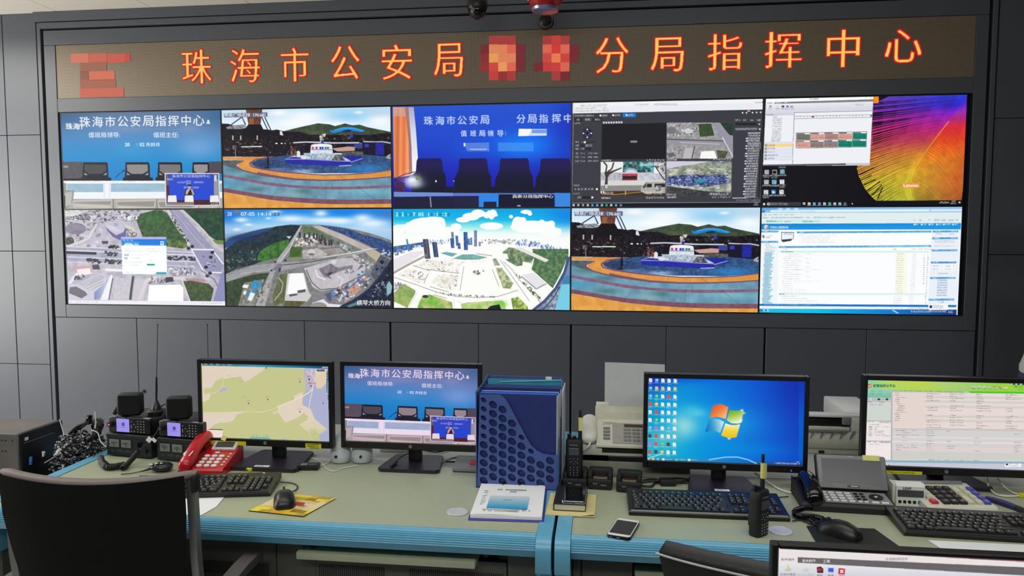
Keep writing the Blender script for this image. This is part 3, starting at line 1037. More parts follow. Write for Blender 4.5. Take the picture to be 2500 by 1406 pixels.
def pic_feather():
    c = Cv(600, 338, wrect(4, 0), (1855, 220, 4.762), (17, 17, 24))
    # spine of the feather and its colour field
    SP = [(2440, 45), (2340, 180), (2200, 360), (2060, 540), (1930, 720), (1820, 900), (1765, 1040), (1755, 1130), (1765, 1210), (1795, 1300)]
    px, py = c.m([p for p in SP]).T
    X, Y = np.meshgrid(np.arange(c.w), np.arange(c.h))
    sx = np.interp(Y, py, px)
    kx = c.kx
    v = (Y - py[0]) / (py[-1] - py[0])
    ts = [0, .1, .17, .3, .42, .55, .7, .85, 1]
    cl = [(36, 62, 214), (44, 40, 206), (132, 36, 200), (186, 34, 128), (196, 62, 84), (206, 130, 44), (216, 178, 44), (214, 196, 50), (196, 196, 60)]
    rr = [(60, 50, 190), (96, 44, 200), (160, 44, 170), (222, 44, 60), (238, 76, 36), (240, 130, 36), (226, 170, 44), (206, 180, 50), (170, 160, 50)]
    Lc = np.stack([np.interp(v, ts, [q[i] for q in cl]) for i in range(3)], -1)
    Rc = np.stack([np.interp(v, ts, [q[i] for q in rr]) for i in range(3)], -1)
    k = 1 / (1 + np.exp(-(X - sx) / (14 * kx)))[..., None]
    F = Lc * (1 - k) + Rc * k
    far = np.clip((sx - X) / (900 * kx), 0, 1)[..., None]
    F = F * (1 - .35 * far) + np.array((200, 60, 110)) * .35 * far * (v[..., None] < .75) + F * .35 * far * (v[..., None] >= .75)
    edge = np.clip((X - sx) / (500 * kx), 0, 1)[..., None] * np.clip((v - .25) * 2, 0, 1)[..., None]
    F = F * (1 - .55 * edge) + np.array((190, 40, 40)) * .55 * edge
    F = F * (.88 + .24 * vnoise(c.h, c.w, 18, 5)[..., None])
    out = [(1380, 128), (1530, 60), (2445, 40), (2420, 520), (2405, 760), (2380, 1010), (2345, 1290), (1355, 1290), (1290, 1230), (1220, 1140), (1150, 1000), (1128, 900), (1300, 560), (1320, 130)]
    x0, y0, x1, y1, kk = c.cov(c.m(out))
    c.put((x0, y0, x1, y1, kk), F[y0:y1, x0:x1] / 255.0)
    r = random.Random(4)
    bk = (14, 12, 22)
    def spine(t):
        i = min(int(t * (len(SP) - 1)), len(SP) - 2)
        f = t * (len(SP) - 1) - i
        return SP[i][0] * (1 - f) + SP[i + 1][0] * f, SP[i][1] * (1 - f) + SP[i + 1][1] * f
    for i in range(86):                       # barbs to the left
        t = (i + r.uniform(0, .8)) / 92
        a = spine(t)
        ex = 1120 + 250 * (t > .8) * (t - .8) * 5 + r.uniform(-30, 60)
        if a[1] < 420:
            ex = 1330
        ey = a[1] + 60 + t * (640 - 250 * t) + r.uniform(-10, 10) + (40 if t < .1 else 0)
        pts = [(a[0] + (ex - a[0]) * s, a[1] + (ey - a[1]) * (s ** (1.35 if t > .15 else .8))) for s in (.12, .35, .55, .75, .9, 1.02)]
        w0 = 3.2
        for n, (p, q) in enumerate(zip(pts, pts[1:])):
            c.line([p, q], w0 + n * (2.3 if a[1] < 420 else .9), bk, .34 + .1 * n if a[1] > 400 else .3 + .17 * n)
    for i in range(54):                       # barbs to the right
        t = (i + r.uniform(0, .4)) / 56
        a = spine(.14 + .86 * t)
        ey = a[1] + 330 + 260 * t
        ex = a[0] + 250 + 400 * t
        pts = [(a[0] + (ex - a[0]) * (s ** .8), a[1] + (ey - a[1]) * s ** 1.25) for s in (.02, .25, .5, .75, 1.0, 1.25)]
        c.line(pts, 3.0, (60, 34, 18), .5)
    for p in ([(1140, 990), (1330, 900)], [(1170, 1050), (1300, 990)], [(1210, 1100), (1350, 1040)], [(1250, 1170), (1400, 1060)], [(1310, 1220), (1420, 1100)], [(1370, 1260), (1430, 1130)]):
        c.line(p, 13, bk, .85)
    c.line(SP[2:], 7, (240, 196, 40), .85)
    c.line([(x + 9, y) for x, y in SP[3:]], 4, (80, 50, 20), .6)
    c.poly([(1660, 1078), (1862, 1075), (1860, 1134), (1658, 1138)], (240, 146, 64))
    c.text('Lenovo', 1758, 1106, 40, (250, 246, 240), w=168, bold=.03)
    # window on the left
    c.poly([(72, 100), (1322, 65), (1278, 862), (1278, 875), (38, 880)], (238, 240, 246))
    c.poly([(72, 100), (1322, 65), (1320, 110), (75, 142)], (250, 250, 252))
    c.poly([(172, 140), (1318, 106), (1317, 132), (170, 162)], (122, 124, 134))
    c.grad([(70, 162), (1317, 132), (1312, 244), (66, 266)], (0, 150), (0, 255), [(0, (240, 241, 246)), (1, (214, 217, 228))])
    c.dash(582, 98, 100, 16, (120, 120, 126), .8)
    c.dash(92, 146, 60, 14, (120, 120, 126), .8)
    c.dash(190, 142, 62, 14, (236, 236, 240))
    c.dash(292, 138, 26, 14, (236, 236, 240))
    for x, q in ((125, (150, 150, 156)), (208, (216, 218, 222)), (270, (60, 50, 56)), (322, (90, 110, 190)), (371, (70, 60, 66))):
        c.rect_(x - 14, 178, 28, 22, q)
        c.dash(x - 22, 210, 44, 14, (110, 112, 120), .7)
    c.rect_(362, 176, 18, 18, (206, 206, 212))
    c.dash(1112, 163, 92, 14, (120, 122, 130), .6)
    c.rect_(1226, 84, 14, 10, (140, 140, 146), .6)
    c.rect_(1284, 82, 14, 10, (140, 140, 146), .6)
    c.poly([(66, 268), (402, 262), (402, 290), (66, 298)], (206, 210, 222))
    c.dash(76, 281, 82, 16, (90, 92, 100), .7)
    c.line([(402, 262), (380, 858)], 6, (120, 122, 130))
    c.line([(402, 262), (1312, 240)], 5, (110, 112, 120))
    c.line([(404, 302), (1310, 285)], 5, (130, 132, 140))
    c.line([(404, 332), (1308, 315)], 5, (120, 122, 130))
    for i in range(21):
        c.dash(430 + i * 38, 308 - i * .7, 12, 13, (130, 132, 140), .7)
    c.rect_(604, 303, 30, 16, (150, 34, 56))
    c.rect_(1284, 284, 22, 24, (120, 122, 130))
    for i in range(12):
        c.dash(154 - i * 1.2, 326 + i * 23.4, 104, 14, (110, 112, 122), .75, .5)
    c.dash(158, 304, 42, 14, (110, 112, 122), .7)
    c.poly([(62, 602), (392, 597), (392, 622), (60, 628)], (222, 224, 230))
    c.poly([(56, 628), (384, 624), (382, 658), (54, 662)], (250, 214, 130))
    for i in range(5):
        y = 642 + i * 38.5
        if i:
            c.poly([(52, y - 16), (382, y - 18), (382, y + 16), (50, y + 18)], (226, 230, 242))
            c.line([(52, y + 18), (382, y + 16)], 3, (196, 200, 214))
        c.rect_(58 - i, y - 12, 26, 24, (90, 92, 100))
        c.rect_(63 - i, y - 7, 16, 14, (190, 192, 200))
        c.dash(94, y - 8, 82 if i != 3 else 114, 16, (110, 112, 122), .7)
    c.poly([(40, 866), (1000, 850), (1000, 872), (38, 882)], (92, 94, 104))
    c.poly([(1000, 850), (1278, 848), (1278, 874), (1000, 872)], (196, 198, 204))
    P, T, O, D = (232, 172, 158), (18, 140, 118), (124, 124, 110), (150, 134, 124)
    for j, row in enumerate(((O, P, (190, 146, 130), P, T), (P, (156, 138, 128), (160, 140, 132), T, T))):
        for i, q in enumerate(row):
            x, y = 428 + i * 163.5 - j * 6, 498 + j * 88 - i * 3
            c.rect_(x, y, 161, 84, q, c2=tuple(int(v * .88) for v in q), cell=3)
            c.rect_(x, y, 160, 15, (110, 112, 120) if i % 2 else (130, 132, 138))
            c.rect_(x + 94, y + 1, 64, 14, (240, 240, 244))
            c.dash(x + 16, y + 24, 126, 14, tuple(int(v * .72) for v in q), .6, .4)
            c.dash(x + 6, y + 52, 140, 16, tuple(int(v * .55) for v in q), .7, .45)
    c.rect_(798, 580, 36, 12, (80, 80, 190))
    c.line([(425, 497), (1246, 482), (1238, 660), (418, 676), (425, 497)], 4, (90, 92, 96))
    c.poly([(1322, 66), (1384, 62), (1382, 150), (1320, 152)], (246, 136, 34))
    # desktop icons and task bar
    for x, y, q in ((80, 955, (190, 190, 194)), (172, 955, (216, 216, 220)), (262, 950, (120, 196, 226)), (76, 1070, (206, 222, 226)), (167, 1070, (130, 196, 216)), (258, 1068, (240, 240, 242)), (72, 1188, (226, 226, 230)), (160, 1185, (40, 130, 226)), (252, 1186, (236, 236, 238))):
        c.rect_(x - 26, y - 28, 54, 52, q, c2=tuple(int(v * .75) for v in q), cell=4)
        c.dash(x - 42, y + 34, 90, 14, (216, 218, 224), .9, .6)
        if y < 1000 and x < 200 or x in (258, 72):
            c.dash(x - 30, y + 54, 64, 14, (206, 208, 214), .85, .6)
    c.rect_(150, 936, 44, 36, (24, 24, 30))
    c.poly([(140, 1170), (182, 1184), (150, 1204)], (240, 244, 248))
    c.dash(222, 890, 82, 14, (206, 208, 214))
    c.poly([(0, 1292), (2400, 1280), (2400, 1420), (0, 1420)], (16, 17, 24))
    c.rect_(80, 1300, 400, 48, (52, 54, 66))
    c.rect_(38, 1313, 24, 24, (226, 228, 234))
    c.ell(101, 1324, 16, 16, (226, 228, 234))
    c.ell(101, 1324, 8, 8, (52, 54, 66))
    c.dash(126, 1315, 198, 20, (170, 174, 184), .9)
    for i, q in enumerate(((200, 204, 212), (244, 236, 206), (130, 200, 240), (120, 170, 236), (226, 232, 240), (70, 220, 150), (236, 236, 240), (180, 226, 240), (120, 122, 134))):
        x = 515 + i * 59.5
        c.rect_(x - 15, 1306, 30, 26, q)
        c.rect_(x - 7, 1313, 12, 10, (24, 30, 50), .6)
        if i:
            c.rect_(x - 24, 1338, 48, 5, (170, 200, 226))
    c.poly([(1070, 1306), (1086, 1326), (1072, 1330)], (236, 238, 240))
    for x in (2104, 2132, 2162, 2190):
        c.dash(x - 11, 1300, 22, 18, (216, 218, 226), .9)
    c.dash(2234, 1288, 42, 13, (216, 218, 226))
    c.dash(2218, 1310, 68, 14, (216, 218, 226))
    c.rect_(2312, 1296, 22, 18, (206, 208, 214))
    return c


def pic_junction():
    c = Cv(520, 293, wrect(0, 1), (150, 500, 5.515), (196, 192, 204))
    c.poly(BIG(), (202, 198, 210), c2=(176, 172, 186), cell=14, seed=50)
    gr = [(216, 214, 218), (96, 94, 106), (60, 60, 72), (240, 240, 244), (150, 148, 160), (84, 92, 90)]
    c.clutter([(40, 70), (1040, 70), (1040, 215), (40, 215)], 230, 34, gr, 51, 0, (.2, .8))
    c.clutter([(40, 215), (560, 215), (560, 560), (40, 560)], 90, 30, [(190, 186, 190), (150, 146, 156), (226, 224, 226), (110, 112, 110)], 52)
    c.ell(190, 320, 140, 78, (128, 120, 140), c2=(146, 138, 156), cell=14)
    c.poly([(250, 420), (330, 340), (420, 360), (380, 430)], (216, 214, 222))
    for i in range(5):
        c.line([(290 + i * 30, 410), (350 + i * 28, 310)], 6, (96, 96, 110))
    c.ell(110, 490, 60, 60, (92, 100, 84), c2=(60, 66, 58), cell=5)
    c.line([(80, 560), (230, 510), (380, 440), (470, 260)], 30, (214, 210, 214))
    c.line([(860, 280), (960, 330), (1010, 420)], 40, (216, 206, 196))
    c.clutter([(860, 330), (1000, 350), (1040, 440), (900, 440)], 24, 20, [(96, 104, 92), (60, 66, 60)], 53)
    # stadium
    c.poly([(578, 260), (640, 228), (740, 230), (830, 265), (872, 330), (868, 430), (780, 475), (690, 430), (610, 340)], (104, 104, 150))
    c.poly([(578, 258), (640, 226), (740, 228), (830, 265), (858, 320), (830, 370), (735, 410), (650, 350), (596, 300)], (196, 194, 212))
    for i in range(4):
        c.line([(600 + i * 22, 270 + i * 6), (720 + i * 30, 370 - i * 4)], 5, (226, 226, 238))
    c.poly([(690, 250), (745, 240), (775, 280), (720, 292)], (170, 168, 186))
    c.poly([(540, 490), (630, 485), (625, 525), (550, 525)], (74, 70, 86))
    # forests
    c.poly([(1010, 215), (1060, 120), (1260, 70), (1350, 70), (1420, 110), (1480, 200), (1560, 330), (1620, 420), (1700, 500), (1660, 560), (1420, 540), (1090, 430)], (44, 78, 52), c2=(70, 104, 60), cell=7, seed=54, hard=1.6)
    c.glow(1250, 200, 160, 90, (62, 120, 60), .5)
    c.poly([(1410, 470), (1640, 470), (1700, 560), (1640, 590), (1410, 560)], (116, 136, 70), c2=(60, 84, 52), cell=8)
    c.poly([(1640, 66), (2200, 66), (2200, 500), (2080, 480), (1960, 400), (1850, 260), (1730, 150)], (30, 62, 50), c2=(46, 84, 58), cell=7, seed=55, hard=1.5)
    c.poly([(2000, 470), (2200, 480), (2200, 540), (2100, 530)], (110, 140, 70))
    # avenue
    c.poly([(1440, 66), (1580, 66), (1680, 170), (1900, 420), (2060, 600), (2180, 820), (2200, 1000), (1960, 900), (1780, 620), (1620, 330), (1520, 170)], (150, 148, 178), c2=(160, 158, 188), cell=16)
    c.line([(1430, 70), (1520, 210), (1650, 420), (1720, 540)], 16, (224, 222, 226))
    c.line([(1620, 66), (1750, 190), (1920, 350), (2090, 560), (2170, 620)], 20, (206, 202, 200))
    c.line([(1500, 70), (1660, 270), (1830, 480), (1960, 620)], 5, (206, 206, 222))
    c.line([(1545, 70), (1710, 270), (1900, 480)], 4, (190, 188, 210))
    c.clutter([(1440, 90), (1540, 200), (1720, 500), (1640, 470), (1520, 250)], 40, 18, [(50, 70, 52), (66, 84, 60)], 56)
    # boulevard
    c.poly([(50, 560), (800, 590), (1420, 610), (1760, 610), (2200, 640), (2200, 900), (1960, 900), (1420, 850), (800, 800), (50, 740)], (160, 158, 182), c2=(176, 174, 196), cell=18)
    for y0, y1, w, q in ((612, 640, 14, (222, 222, 232)), (700, 728, 12, (220, 220, 232)), (770, 790, 8, (216, 214, 226)), (560, 600, 10, (226, 224, 232))):
        c.line([(60, y0), (1800, y1 + 40)], w, q)
    c.line([(60, 640), (470, 655)], 34, (50, 56, 66))
    for x0, x1, y0 in ((580, 760, 660), (340, 540, 755), (580, 820, 765), (1430, 1810, 720), (640, 800, 575)):
        c.clutter([(x0, y0 - 24), (x1, y0 - 24), (x1, y0 + 24), (x0, y0 + 24)], int((x1 - x0) / 7), 24, [(44, 50, 58), (60, 64, 70), (34, 40, 46)], int(x0), 0, (.6, 1.2))
    c.poly([(1770, 610), (2060, 600), (2180, 820), (2130, 910), (1960, 900), (1830, 740)], (150, 150, 182))
    for p in ([(1755, 610), (1850, 780), (1930, 930)], [(2050, 630), (2180, 800)], [(2020, 910), (2170, 915)], [(1750, 600), (2050, 605)]):
        c.line(p, 18, (232, 232, 240))
    c.clutter([(1860, 680), (2100, 680), (2140, 840), (1950, 850)], 16, 24, [(240, 240, 246), (236, 236, 240), (60, 60, 80)], 57, 0, (.4, .6))
    for x, y in ((1945, 840), (2000, 920), (1965, 955), (1760, 560), (2030, 640), (1710, 585), (2010, 705)):
        c.ell(x, y, 26, 22, (44, 48, 62))
    c.clutter([(1500, 780), (1800, 800), (1800, 860), (1500, 850)], 10, 20, [(240, 240, 246)], 58, 0, (.4, .6))
    # lower blocks
    c.poly([(150, 830), (400, 820), (420, 900), (180, 920)], (206, 166, 170))
    c.poly([(200, 870), (380, 850), (400, 930), (240, 950)], (246, 236, 232))
    c.poly([(410, 810), (500, 800), (520, 870), (420, 870)], (80, 76, 92))
    c.poly([(520, 870), (580, 850), (830, 855), (830, 900), (600, 910)], (206, 204, 212))
    c.line([(590, 872), (820, 885)], 24, (244, 244, 246))
    c.poly([(80, 1060), (200, 910), (240, 920), (130, 1060)], (230, 228, 232))
    c.poly([(180, 1070), (500, 930), (560, 925), (605, 990), (600, 1130), (560, 1230), (420, 1280), (90, 1280), (90, 1050)], (206, 204, 218))
    c.poly([(220, 1060), (510, 945), (570, 960), (575, 1050), (430, 1160), (330, 1130)], (196, 194, 206), c2=(180, 178, 190), cell=14)
    for i in range(5):
        c.line([(330 + i * 36, 1120 + i * 20), (575, 1000 + i * 34)], 6, (236, 236, 244))
    c.grad([(440, 1180), (600, 1030), (604, 1130), (560, 1240), (440, 1280)], (440, 1200), (600, 1200), [(0, (120, 140, 190)), (1, (190, 196, 220))])
    c.poly([(110, 1110), (200, 1100), (320, 1170), (350, 1210), (270, 1260), (100, 1190)], (116, 112, 120))
    c.clutter([(180, 940), (330, 940), (320, 1010), (180, 1010)], 16, 22, [(60, 64, 70)], 59)
    c.poly([(660, 940), (690, 950), (620, 1280), (520, 1280)], (240, 240, 244))
    c.poly([(720, 985), (940, 985), (900, 1285), (690, 1285)], (208, 204, 212), c2=(196, 192, 202), cell=6)
    c.poly([(990, 1000), (1180, 1000), (1100, 1285), (950, 1285)], (206, 200, 208))
    c.line([(965, 960), (940, 1150), (925, 1280)], 30, (74, 78, 82))
    c.line([(690, 985), (640, 1280)], 12, (90, 90, 96))
    c.poly([(1130, 1000), (1220, 960), (1660, 970), (1660, 1010), (1240, 1000), (1150, 1060), (1060, 1280), (1030, 1280)], (216, 214, 220))
    c.poly([(1180, 1080), (1600, 1075), (1640, 1110), (1640, 1300), (1160, 1300)], (252, 252, 254))
    c.poly([(1395, 975), (1500, 970), (1510, 1030), (1400, 1050)], (70, 66, 82))
    c.clutter([(1170, 970), (1400, 980), (1400, 1060), (1180, 1060)], 40, 26, [(120, 116, 110), (240, 240, 240), (70, 70, 74), (180, 176, 176)], 60)
    c.clutter([(1420, 860), (1560, 860), (1560, 950), (1420, 950)], 26, 30, [(240, 240, 246), (206, 190, 190), (150, 140, 150)], 61, 0)
    c.clutter([(1590, 860), (1780, 870), (1860, 950), (1590, 950)], 60, 18, [(110, 106, 130), (226, 226, 236), (80, 80, 96)], 62, 0)
    c.poly([(1660, 990), (1920, 1000), (1960, 1040), (1700, 1030)], (190, 140, 150))
    c.poly([(1640, 1030), (1740, 1020), (1980, 1060), (2050, 1130), (2010, 1300), (1740, 1300)], (58, 78, 52), c2=(84, 100, 66), cell=6, seed=63, hard=1.6)
    c.line([(1620, 1010), (1730, 1300)], 12, (226, 222, 222))
    c.line([(1880, 880), (2060, 1010), (2120, 1130)], 12, (110, 108, 130))
    c.poly([(2150, 920), (2220, 880), (2220, 1310), (2040, 1310)], (140, 142, 188))
    c.poly([(40, 70), (380, 70), (40, 200)], (232, 232, 230), .7)
    c.text('07-05-2020', 280, 176, 46, (56, 56, 70), w=350)
    c.text('20', 420, 176, 46, (248, 248, 250), w=66, bold=.03)
    c.text('14:23', 935, 172, 48, (248, 248, 250), w=170, bold=.03)
    c.rect_(60, 150, 40, 46, (90, 88, 100), .4)
    # dialog
    c.poly([(802, 432), (1408, 432), (1420, 935), (822, 932)], (250, 252, 253))
    c.grad([(803, 460), (1409, 462), (1412, 548), (810, 548)], (0, 455), (0, 550), [(0, (10, 120, 220)), (1, (30, 176, 232))])
    c.poly([(802, 432), (1408, 432), (1409, 462), (803, 462)], (176, 180, 230))
    c.poly([(835, 548), (860, 520), (950, 520), (970, 548)], (240, 248, 252))
    c.poly([(970, 548), (975, 522), (1030, 522), (1050, 548)], (150, 214, 240))
    c.rect_(1330, 490, 46, 52, (226, 244, 250))
    c.ell(1352, 514, 16, 18, (90, 180, 220))
    for x in (826, 876, 926):
        c.dash(x, 472, 32, 16, (226, 244, 252))
    c.dash(822, 500, 228, 14, (150, 216, 246), .8)
    c.dash(870, 534, 66, 12, (90, 110, 130), .7)
    for x, y, w in ((850, 586, 96), (1144, 588, 118), (850, 620, 226), (1144, 622, 200), (1144, 664, 36), (850, 768, 236), (924, 810, 120), (870, 906, 90), (1184, 732, 30), (1194, 758, 26), (950, 670, 130), (950, 712, 100)):
        c.dash(x, y, w, 11, (150, 156, 166), .55, .45)
    for x, y, w, q in ((848, 664, 54, (90, 170, 160)), (848, 706, 38, (90, 170, 160)), (1150, 794, 104, (50, 160, 156))):
        c.rect_(x, y, w, 24, q)
        c.rect_(x + 6, y + 5, w - 14, 14, (216, 236, 236) if w < 60 else q)
    c.poly([(1280, 905), (1412, 905), (1416, 935), (1265, 935)], (44, 170, 180))
    # task bar
    c.poly([(60, 1282), (2240, 1300), (2240, 1420), (60, 1420)], (236, 236, 242))
    for i, x in enumerate((110, 190, 240, 300, 350, 405, 460)):
        c.dash(x, 1296, 34, 24, (170, 172, 180), .5)
    for i in range(10):
        c.dash(1900 + i * 28, 1320, 16, 14, (120, 122, 130), .5)
    return c


def pic_fisheye():
    c = Cv(520, 293, wrect(1, 1), (540, 500, 5.305))
    c.grad(BIG(), (0, 60), (0, 460), [(0, (30, 134, 226)), (.3, (96, 182, 240)), (.5, (176, 214, 242)), (1, (150, 186, 226))])
    c.glow(80, 140, 330, 150, (10, 110, 210), .85)
    c.glow(1600, 90, 230, 60, (10, 130, 226), .8)
    c.glow(2190, 140, 200, 110, (60, 120, 196), .7)
    for x, y, a, b in ((260, 195, 110, 40), (900, 180, 260, 60), (1290, 110, 100, 50), (1330, 200, 300, 46), (1830, 170, 130, 60), (1960, 240, 260, 70), (700, 90, 90, 24), (610, 175, 40, 16), (200, 320, 60, 22), (1550, 210, 200, 50), (350, 255, 60, 20)):
        c.glow(x, y, a, b, (246, 250, 253), .85)
    hz = lambda x: 245 + ((x - 1100) / 1150) ** 2 * 225
    c.poly([(x, hz(x) + 8) for x in range(40, 2260, 60)] + [(2240, 1420), (40, 1420)], (140, 140, 138), c2=(112, 116, 112), cell=9, seed=70)
    # mountains
    c.poly([(40, 500), (110, 430), (240, 395), (380, 350), (540, 312), (640, 300), (700, 285), (800, 300), (700, 420), (40, 560)], (34, 74, 136))
    c.poly([(40, 590), (200, 470), (400, 400), (600, 340), (700, 280), (900, 255), (1040, 270), (1010, 330), (900, 470), (740, 680), (560, 720), (400, 780), (200, 830), (50, 900)], (26, 40, 54), c2=(40, 60, 66), cell=8, seed=71, hard=1.4)
    c.glow(300, 430, 260, 60, (24, 54, 100), .8)
    c.poly([(540, 570), (700, 490), (880, 440), (870, 500), (740, 680), (560, 730), (470, 720), (480, 640)], (40, 92, 44), c2=(80, 130, 56), cell=8, seed=72)
    c.clutter([(60, 600), (480, 560), (480, 760), (80, 880)], 120, 18, [(60, 84, 70), (110, 130, 110), (30, 46, 46), (84, 104, 84)], 73)
    c.poly([(840, 410), (910, 405), (880, 440)], (206, 206, 206))
    # river
    c.poly([(1180, 275), (1280, 270), (1560, 380), (1930, 550), (2060, 640), (2010, 720), (1900, 640), (1800, 570), (1480, 420), (1220, 300)], (186, 172, 168), c2=(196, 184, 180), cell=20)
    c.poly([(1900, 610), (2000, 590), (2070, 640), (2010, 730), (1890, 640)], (190, 178, 150))
    # far shore
    c.poly([(1260, 262), (1500, 290), (1700, 330), (1850, 390), (2060, 440), (2210, 500), (2220, 700), (2060, 620), (1900, 520), (1560, 370)], (40, 66, 118), c2=(70, 92, 136), cell=6)
    c.clutter([(1420, 285), (1600, 310), (1950, 440), (1900, 500), (1600, 370)], 90, 26, [(24, 44, 96), (54, 80, 136), (90, 110, 156)], 74, PI / 2, (.3, .6))
    c.clutter([(2080, 560), (2200, 600), (2180, 700), (2080, 640)], 20, 14, [(230, 234, 240)], 75)
    # flat land with plots
    c.poly([(1050, 280), (1180, 285), (1460, 450), (1480, 520), (1060, 370)], (84, 108, 76), c2=(110, 126, 96), cell=7)
    c.poly([(950, 470), (1040, 370), (1220, 400), (1450, 500), (1460, 560), (1000, 540)], (176, 168, 164), c2=(120, 114, 112), cell=5)
    c.clutter([(960, 400), (1240, 395), (1300, 500), (960, 530)], 90, 26, [(206, 200, 196), (110, 106, 106), (70, 66, 70), (236, 232, 228)], 76)
    for x, y in ((1020, 400), (1080, 415), (1140, 400), (1200, 410), (1270, 440), (1290, 480), (1340, 470), (1350, 500), (1400, 500), (1430, 495), (1310, 440), (1240, 420)):
        c.rect_(x - 14, y - 46, 26, 76, (44, 46, 56), c2=(84, 86, 94), cell=4)
    c.clutter([(1480, 480), (1700, 560), (1700, 620), (1560, 560)], 60, 28, [(110, 130, 100), (206, 206, 206), (140, 150, 170), (84, 100, 84)], 77)
    c.poly([(900, 540), (1050, 550), (1030, 670), (880, 680)], (60, 92, 44), c2=(76, 106, 54), cell=8)
    c.poly([(880, 690), (1050, 680), (1050, 710), (880, 720)], (130, 140, 96))
    # avenue to the horizon
    c.poly([(1030, 262), (1046, 262), (900, 560), (780, 740), (680, 900), (560, 1330), (430, 1330), (640, 860), (720, 720), (880, 500)], (176, 174, 176), c2=(160, 158, 162), cell=10)
    c.line([(1038, 270), (880, 580), (760, 740)], 8, (216, 214, 212))
    # crossing road
    c.poly([(60, 900), (400, 790), (700, 750), (1100, 730), (1600, 650), (1960, 560), (2040, 565), (1600, 690), (1100, 790), (800, 850), (400, 880), (60, 1010)], (168, 166, 172), c2=(150, 148, 156), cell=10)
    c.line([(800, 780), (1150, 740), (1500, 680)], 12, (84, 84, 88))
    c.line([(1240, 690), (1640, 630), (1960, 566)], 12, (222, 220, 220))
    for k in range(6):
        c.line([(60, 930 + k * 14), (300, 830 + k * 9), (620, 800 + k * 8)], 4, (206, 210, 206) if k % 2 else (80, 92, 80))
    c.poly([(740, 760), (800, 770), (760, 860), (660, 840)], (120, 120, 132))
    for x, y in ((650, 850), (760, 830), (830, 720), (755, 855), (700, 740)):
        c.ell(x, y, 14, 12, (40, 44, 48))
    # station plots
    c.poly([(1050, 590), (1260, 560), (1380, 640), (1300, 690), (1060, 700)], (196, 192, 190), c2=(160, 156, 156), cell=6)
    c.ell(1170, 610, 46, 38, (206, 204, 204))
    c.ell(1168, 640, 40, 14, (110, 106, 106))
    c.poly([(1300, 580), (1520, 550), (1610, 620), (1420, 660)], (170, 160, 156), c2=(140, 134, 130), cell=10)
    c.line([(1290, 570), (1530, 548), (1620, 620)], 10, (110, 112, 104))
    # left bottom greens
    c.poly([(60, 1000), (420, 900), (620, 880), (560, 1000), (430, 1330), (60, 1330)], (44, 60, 42), c2=(66, 84, 58), cell=7, seed=78)
    c.poly([(300, 1010), (560, 960), (500, 1160), (420, 1330), (210, 1330), (270, 1130)], (150, 150, 140), c2=(110, 112, 104), cell=6)
    for q in ([(430, 970), (470, 980), (410, 1090), (380, 1080)], [(480, 990), (525, 1000), (500, 1060), (470, 1040)], [(450, 1040), (500, 1060), (470, 1100), (430, 1080)], [(355, 1120), (385, 1130), (350, 1205), (330, 1190)], [(410, 1100), (460, 1125), (440, 1150), (400, 1130)]):
        c.poly(q, (24, 150, 216))
    for q in ([(290, 1030), (360, 1040), (340, 1080), (270, 1070)], [(380, 1130), (440, 1150), (390, 1250), (340, 1230)], [(300, 1110), (330, 1120), (310, 1170), (280, 1150)]):
        c.poly(q, (236, 238, 240))
    c.clutter([(440, 1100), (600, 980), (640, 1000), (500, 1330), (420, 1330)], 50, 18, [(70, 84, 62), (190, 186, 176), (110, 116, 100)], 79)
    c.poly([(760, 900), (880, 890), (830, 1250), (680, 1320), (660, 1200)], (84, 96, 64), c2=(110, 116, 80), cell=6, seed=80)
    c.line([(740, 940), (800, 1020), (780, 1120), (690, 1240)], 12, (190, 180, 150))
    # white hall
    c.poly([(860, 890), (1070, 880), (1130, 1120), (1170, 1180), (1100, 1260), (820, 1240)], (206, 204, 204))
    c.poly([(890, 890), (1060, 885), (1105, 1080), (1100, 1110), (880, 1180), (850, 1150)], (250, 250, 250))
    c.poly([(985, 1110), (1095, 1090), (1090, 1130), (990, 1145)], (92, 90, 100))
    c.poly([(870, 1160), (985, 1145), (985, 1170), (890, 1190)], (92, 90, 100))
    c.poly([(830, 1240), (1100, 1250), (1000, 1325), (800, 1325)], (84, 84, 50), c2=(104, 100, 66), cell=8)
    # big campus
    c.poly([(1070, 820), (1500, 700), (1750, 680), (1870, 800), (1850, 900), (1540, 1080), (1280, 1120), (1180, 1060)], (200, 196, 200), c2=(186, 182, 188), cell=10, seed=81)
    c.line([(1100, 840), (1170, 1000), (1280, 1100), (1500, 1080), (1850, 900)], 14, (110, 112, 116))
    c.line([(1220, 840), (1250, 930), (1350, 970)], 14, (236, 236, 240))
    c.poly([(1260, 830), (1420, 760), (1500, 810), (1700, 780), (1700, 830), (1560, 850), (1400, 920), (1440, 960), (1330, 930)], (112, 104, 116), c2=(150, 144, 154), cell=6)
    c.poly([(1360, 900), (1420, 860), (1450, 880), (1390, 920)], (70, 68, 78))
    c.ell(1455, 740, 34, 28, (216, 214, 218))
    c.ell(1655, 865, 66, 34, (222, 220, 222), c2=(110, 106, 110), cell=4)
    c.line([(1540, 1080), (1570, 960), (1500, 920)], 26, (214, 212, 216))
    c.poly([(1700, 700), (1740, 690), (1850, 790), (1760, 850), (1810, 770)], (110, 110, 112))
    c.clutter([(1700, 650), (1980, 770), (1920, 830), (1760, 720)], 80, 30, [(206, 206, 210), (236, 236, 240), (110, 110, 116), (150, 150, 158)], 82)
    # lower right town
    c.poly([(1180, 1180), (1550, 1080), (1880, 880), (1950, 900), (1800, 1150), (1500, 1320), (1160, 1330)], (140, 138, 146), c2=(120, 118, 128), cell=6)
    c.clutter([(1450, 1120), (1900, 900), (1960, 1000), (1560, 1290)], 150, 30, [(216, 214, 216), (110, 106, 116), (60, 60, 76), (236, 236, 240), (190, 150, 130), (70, 110, 170)], 83)
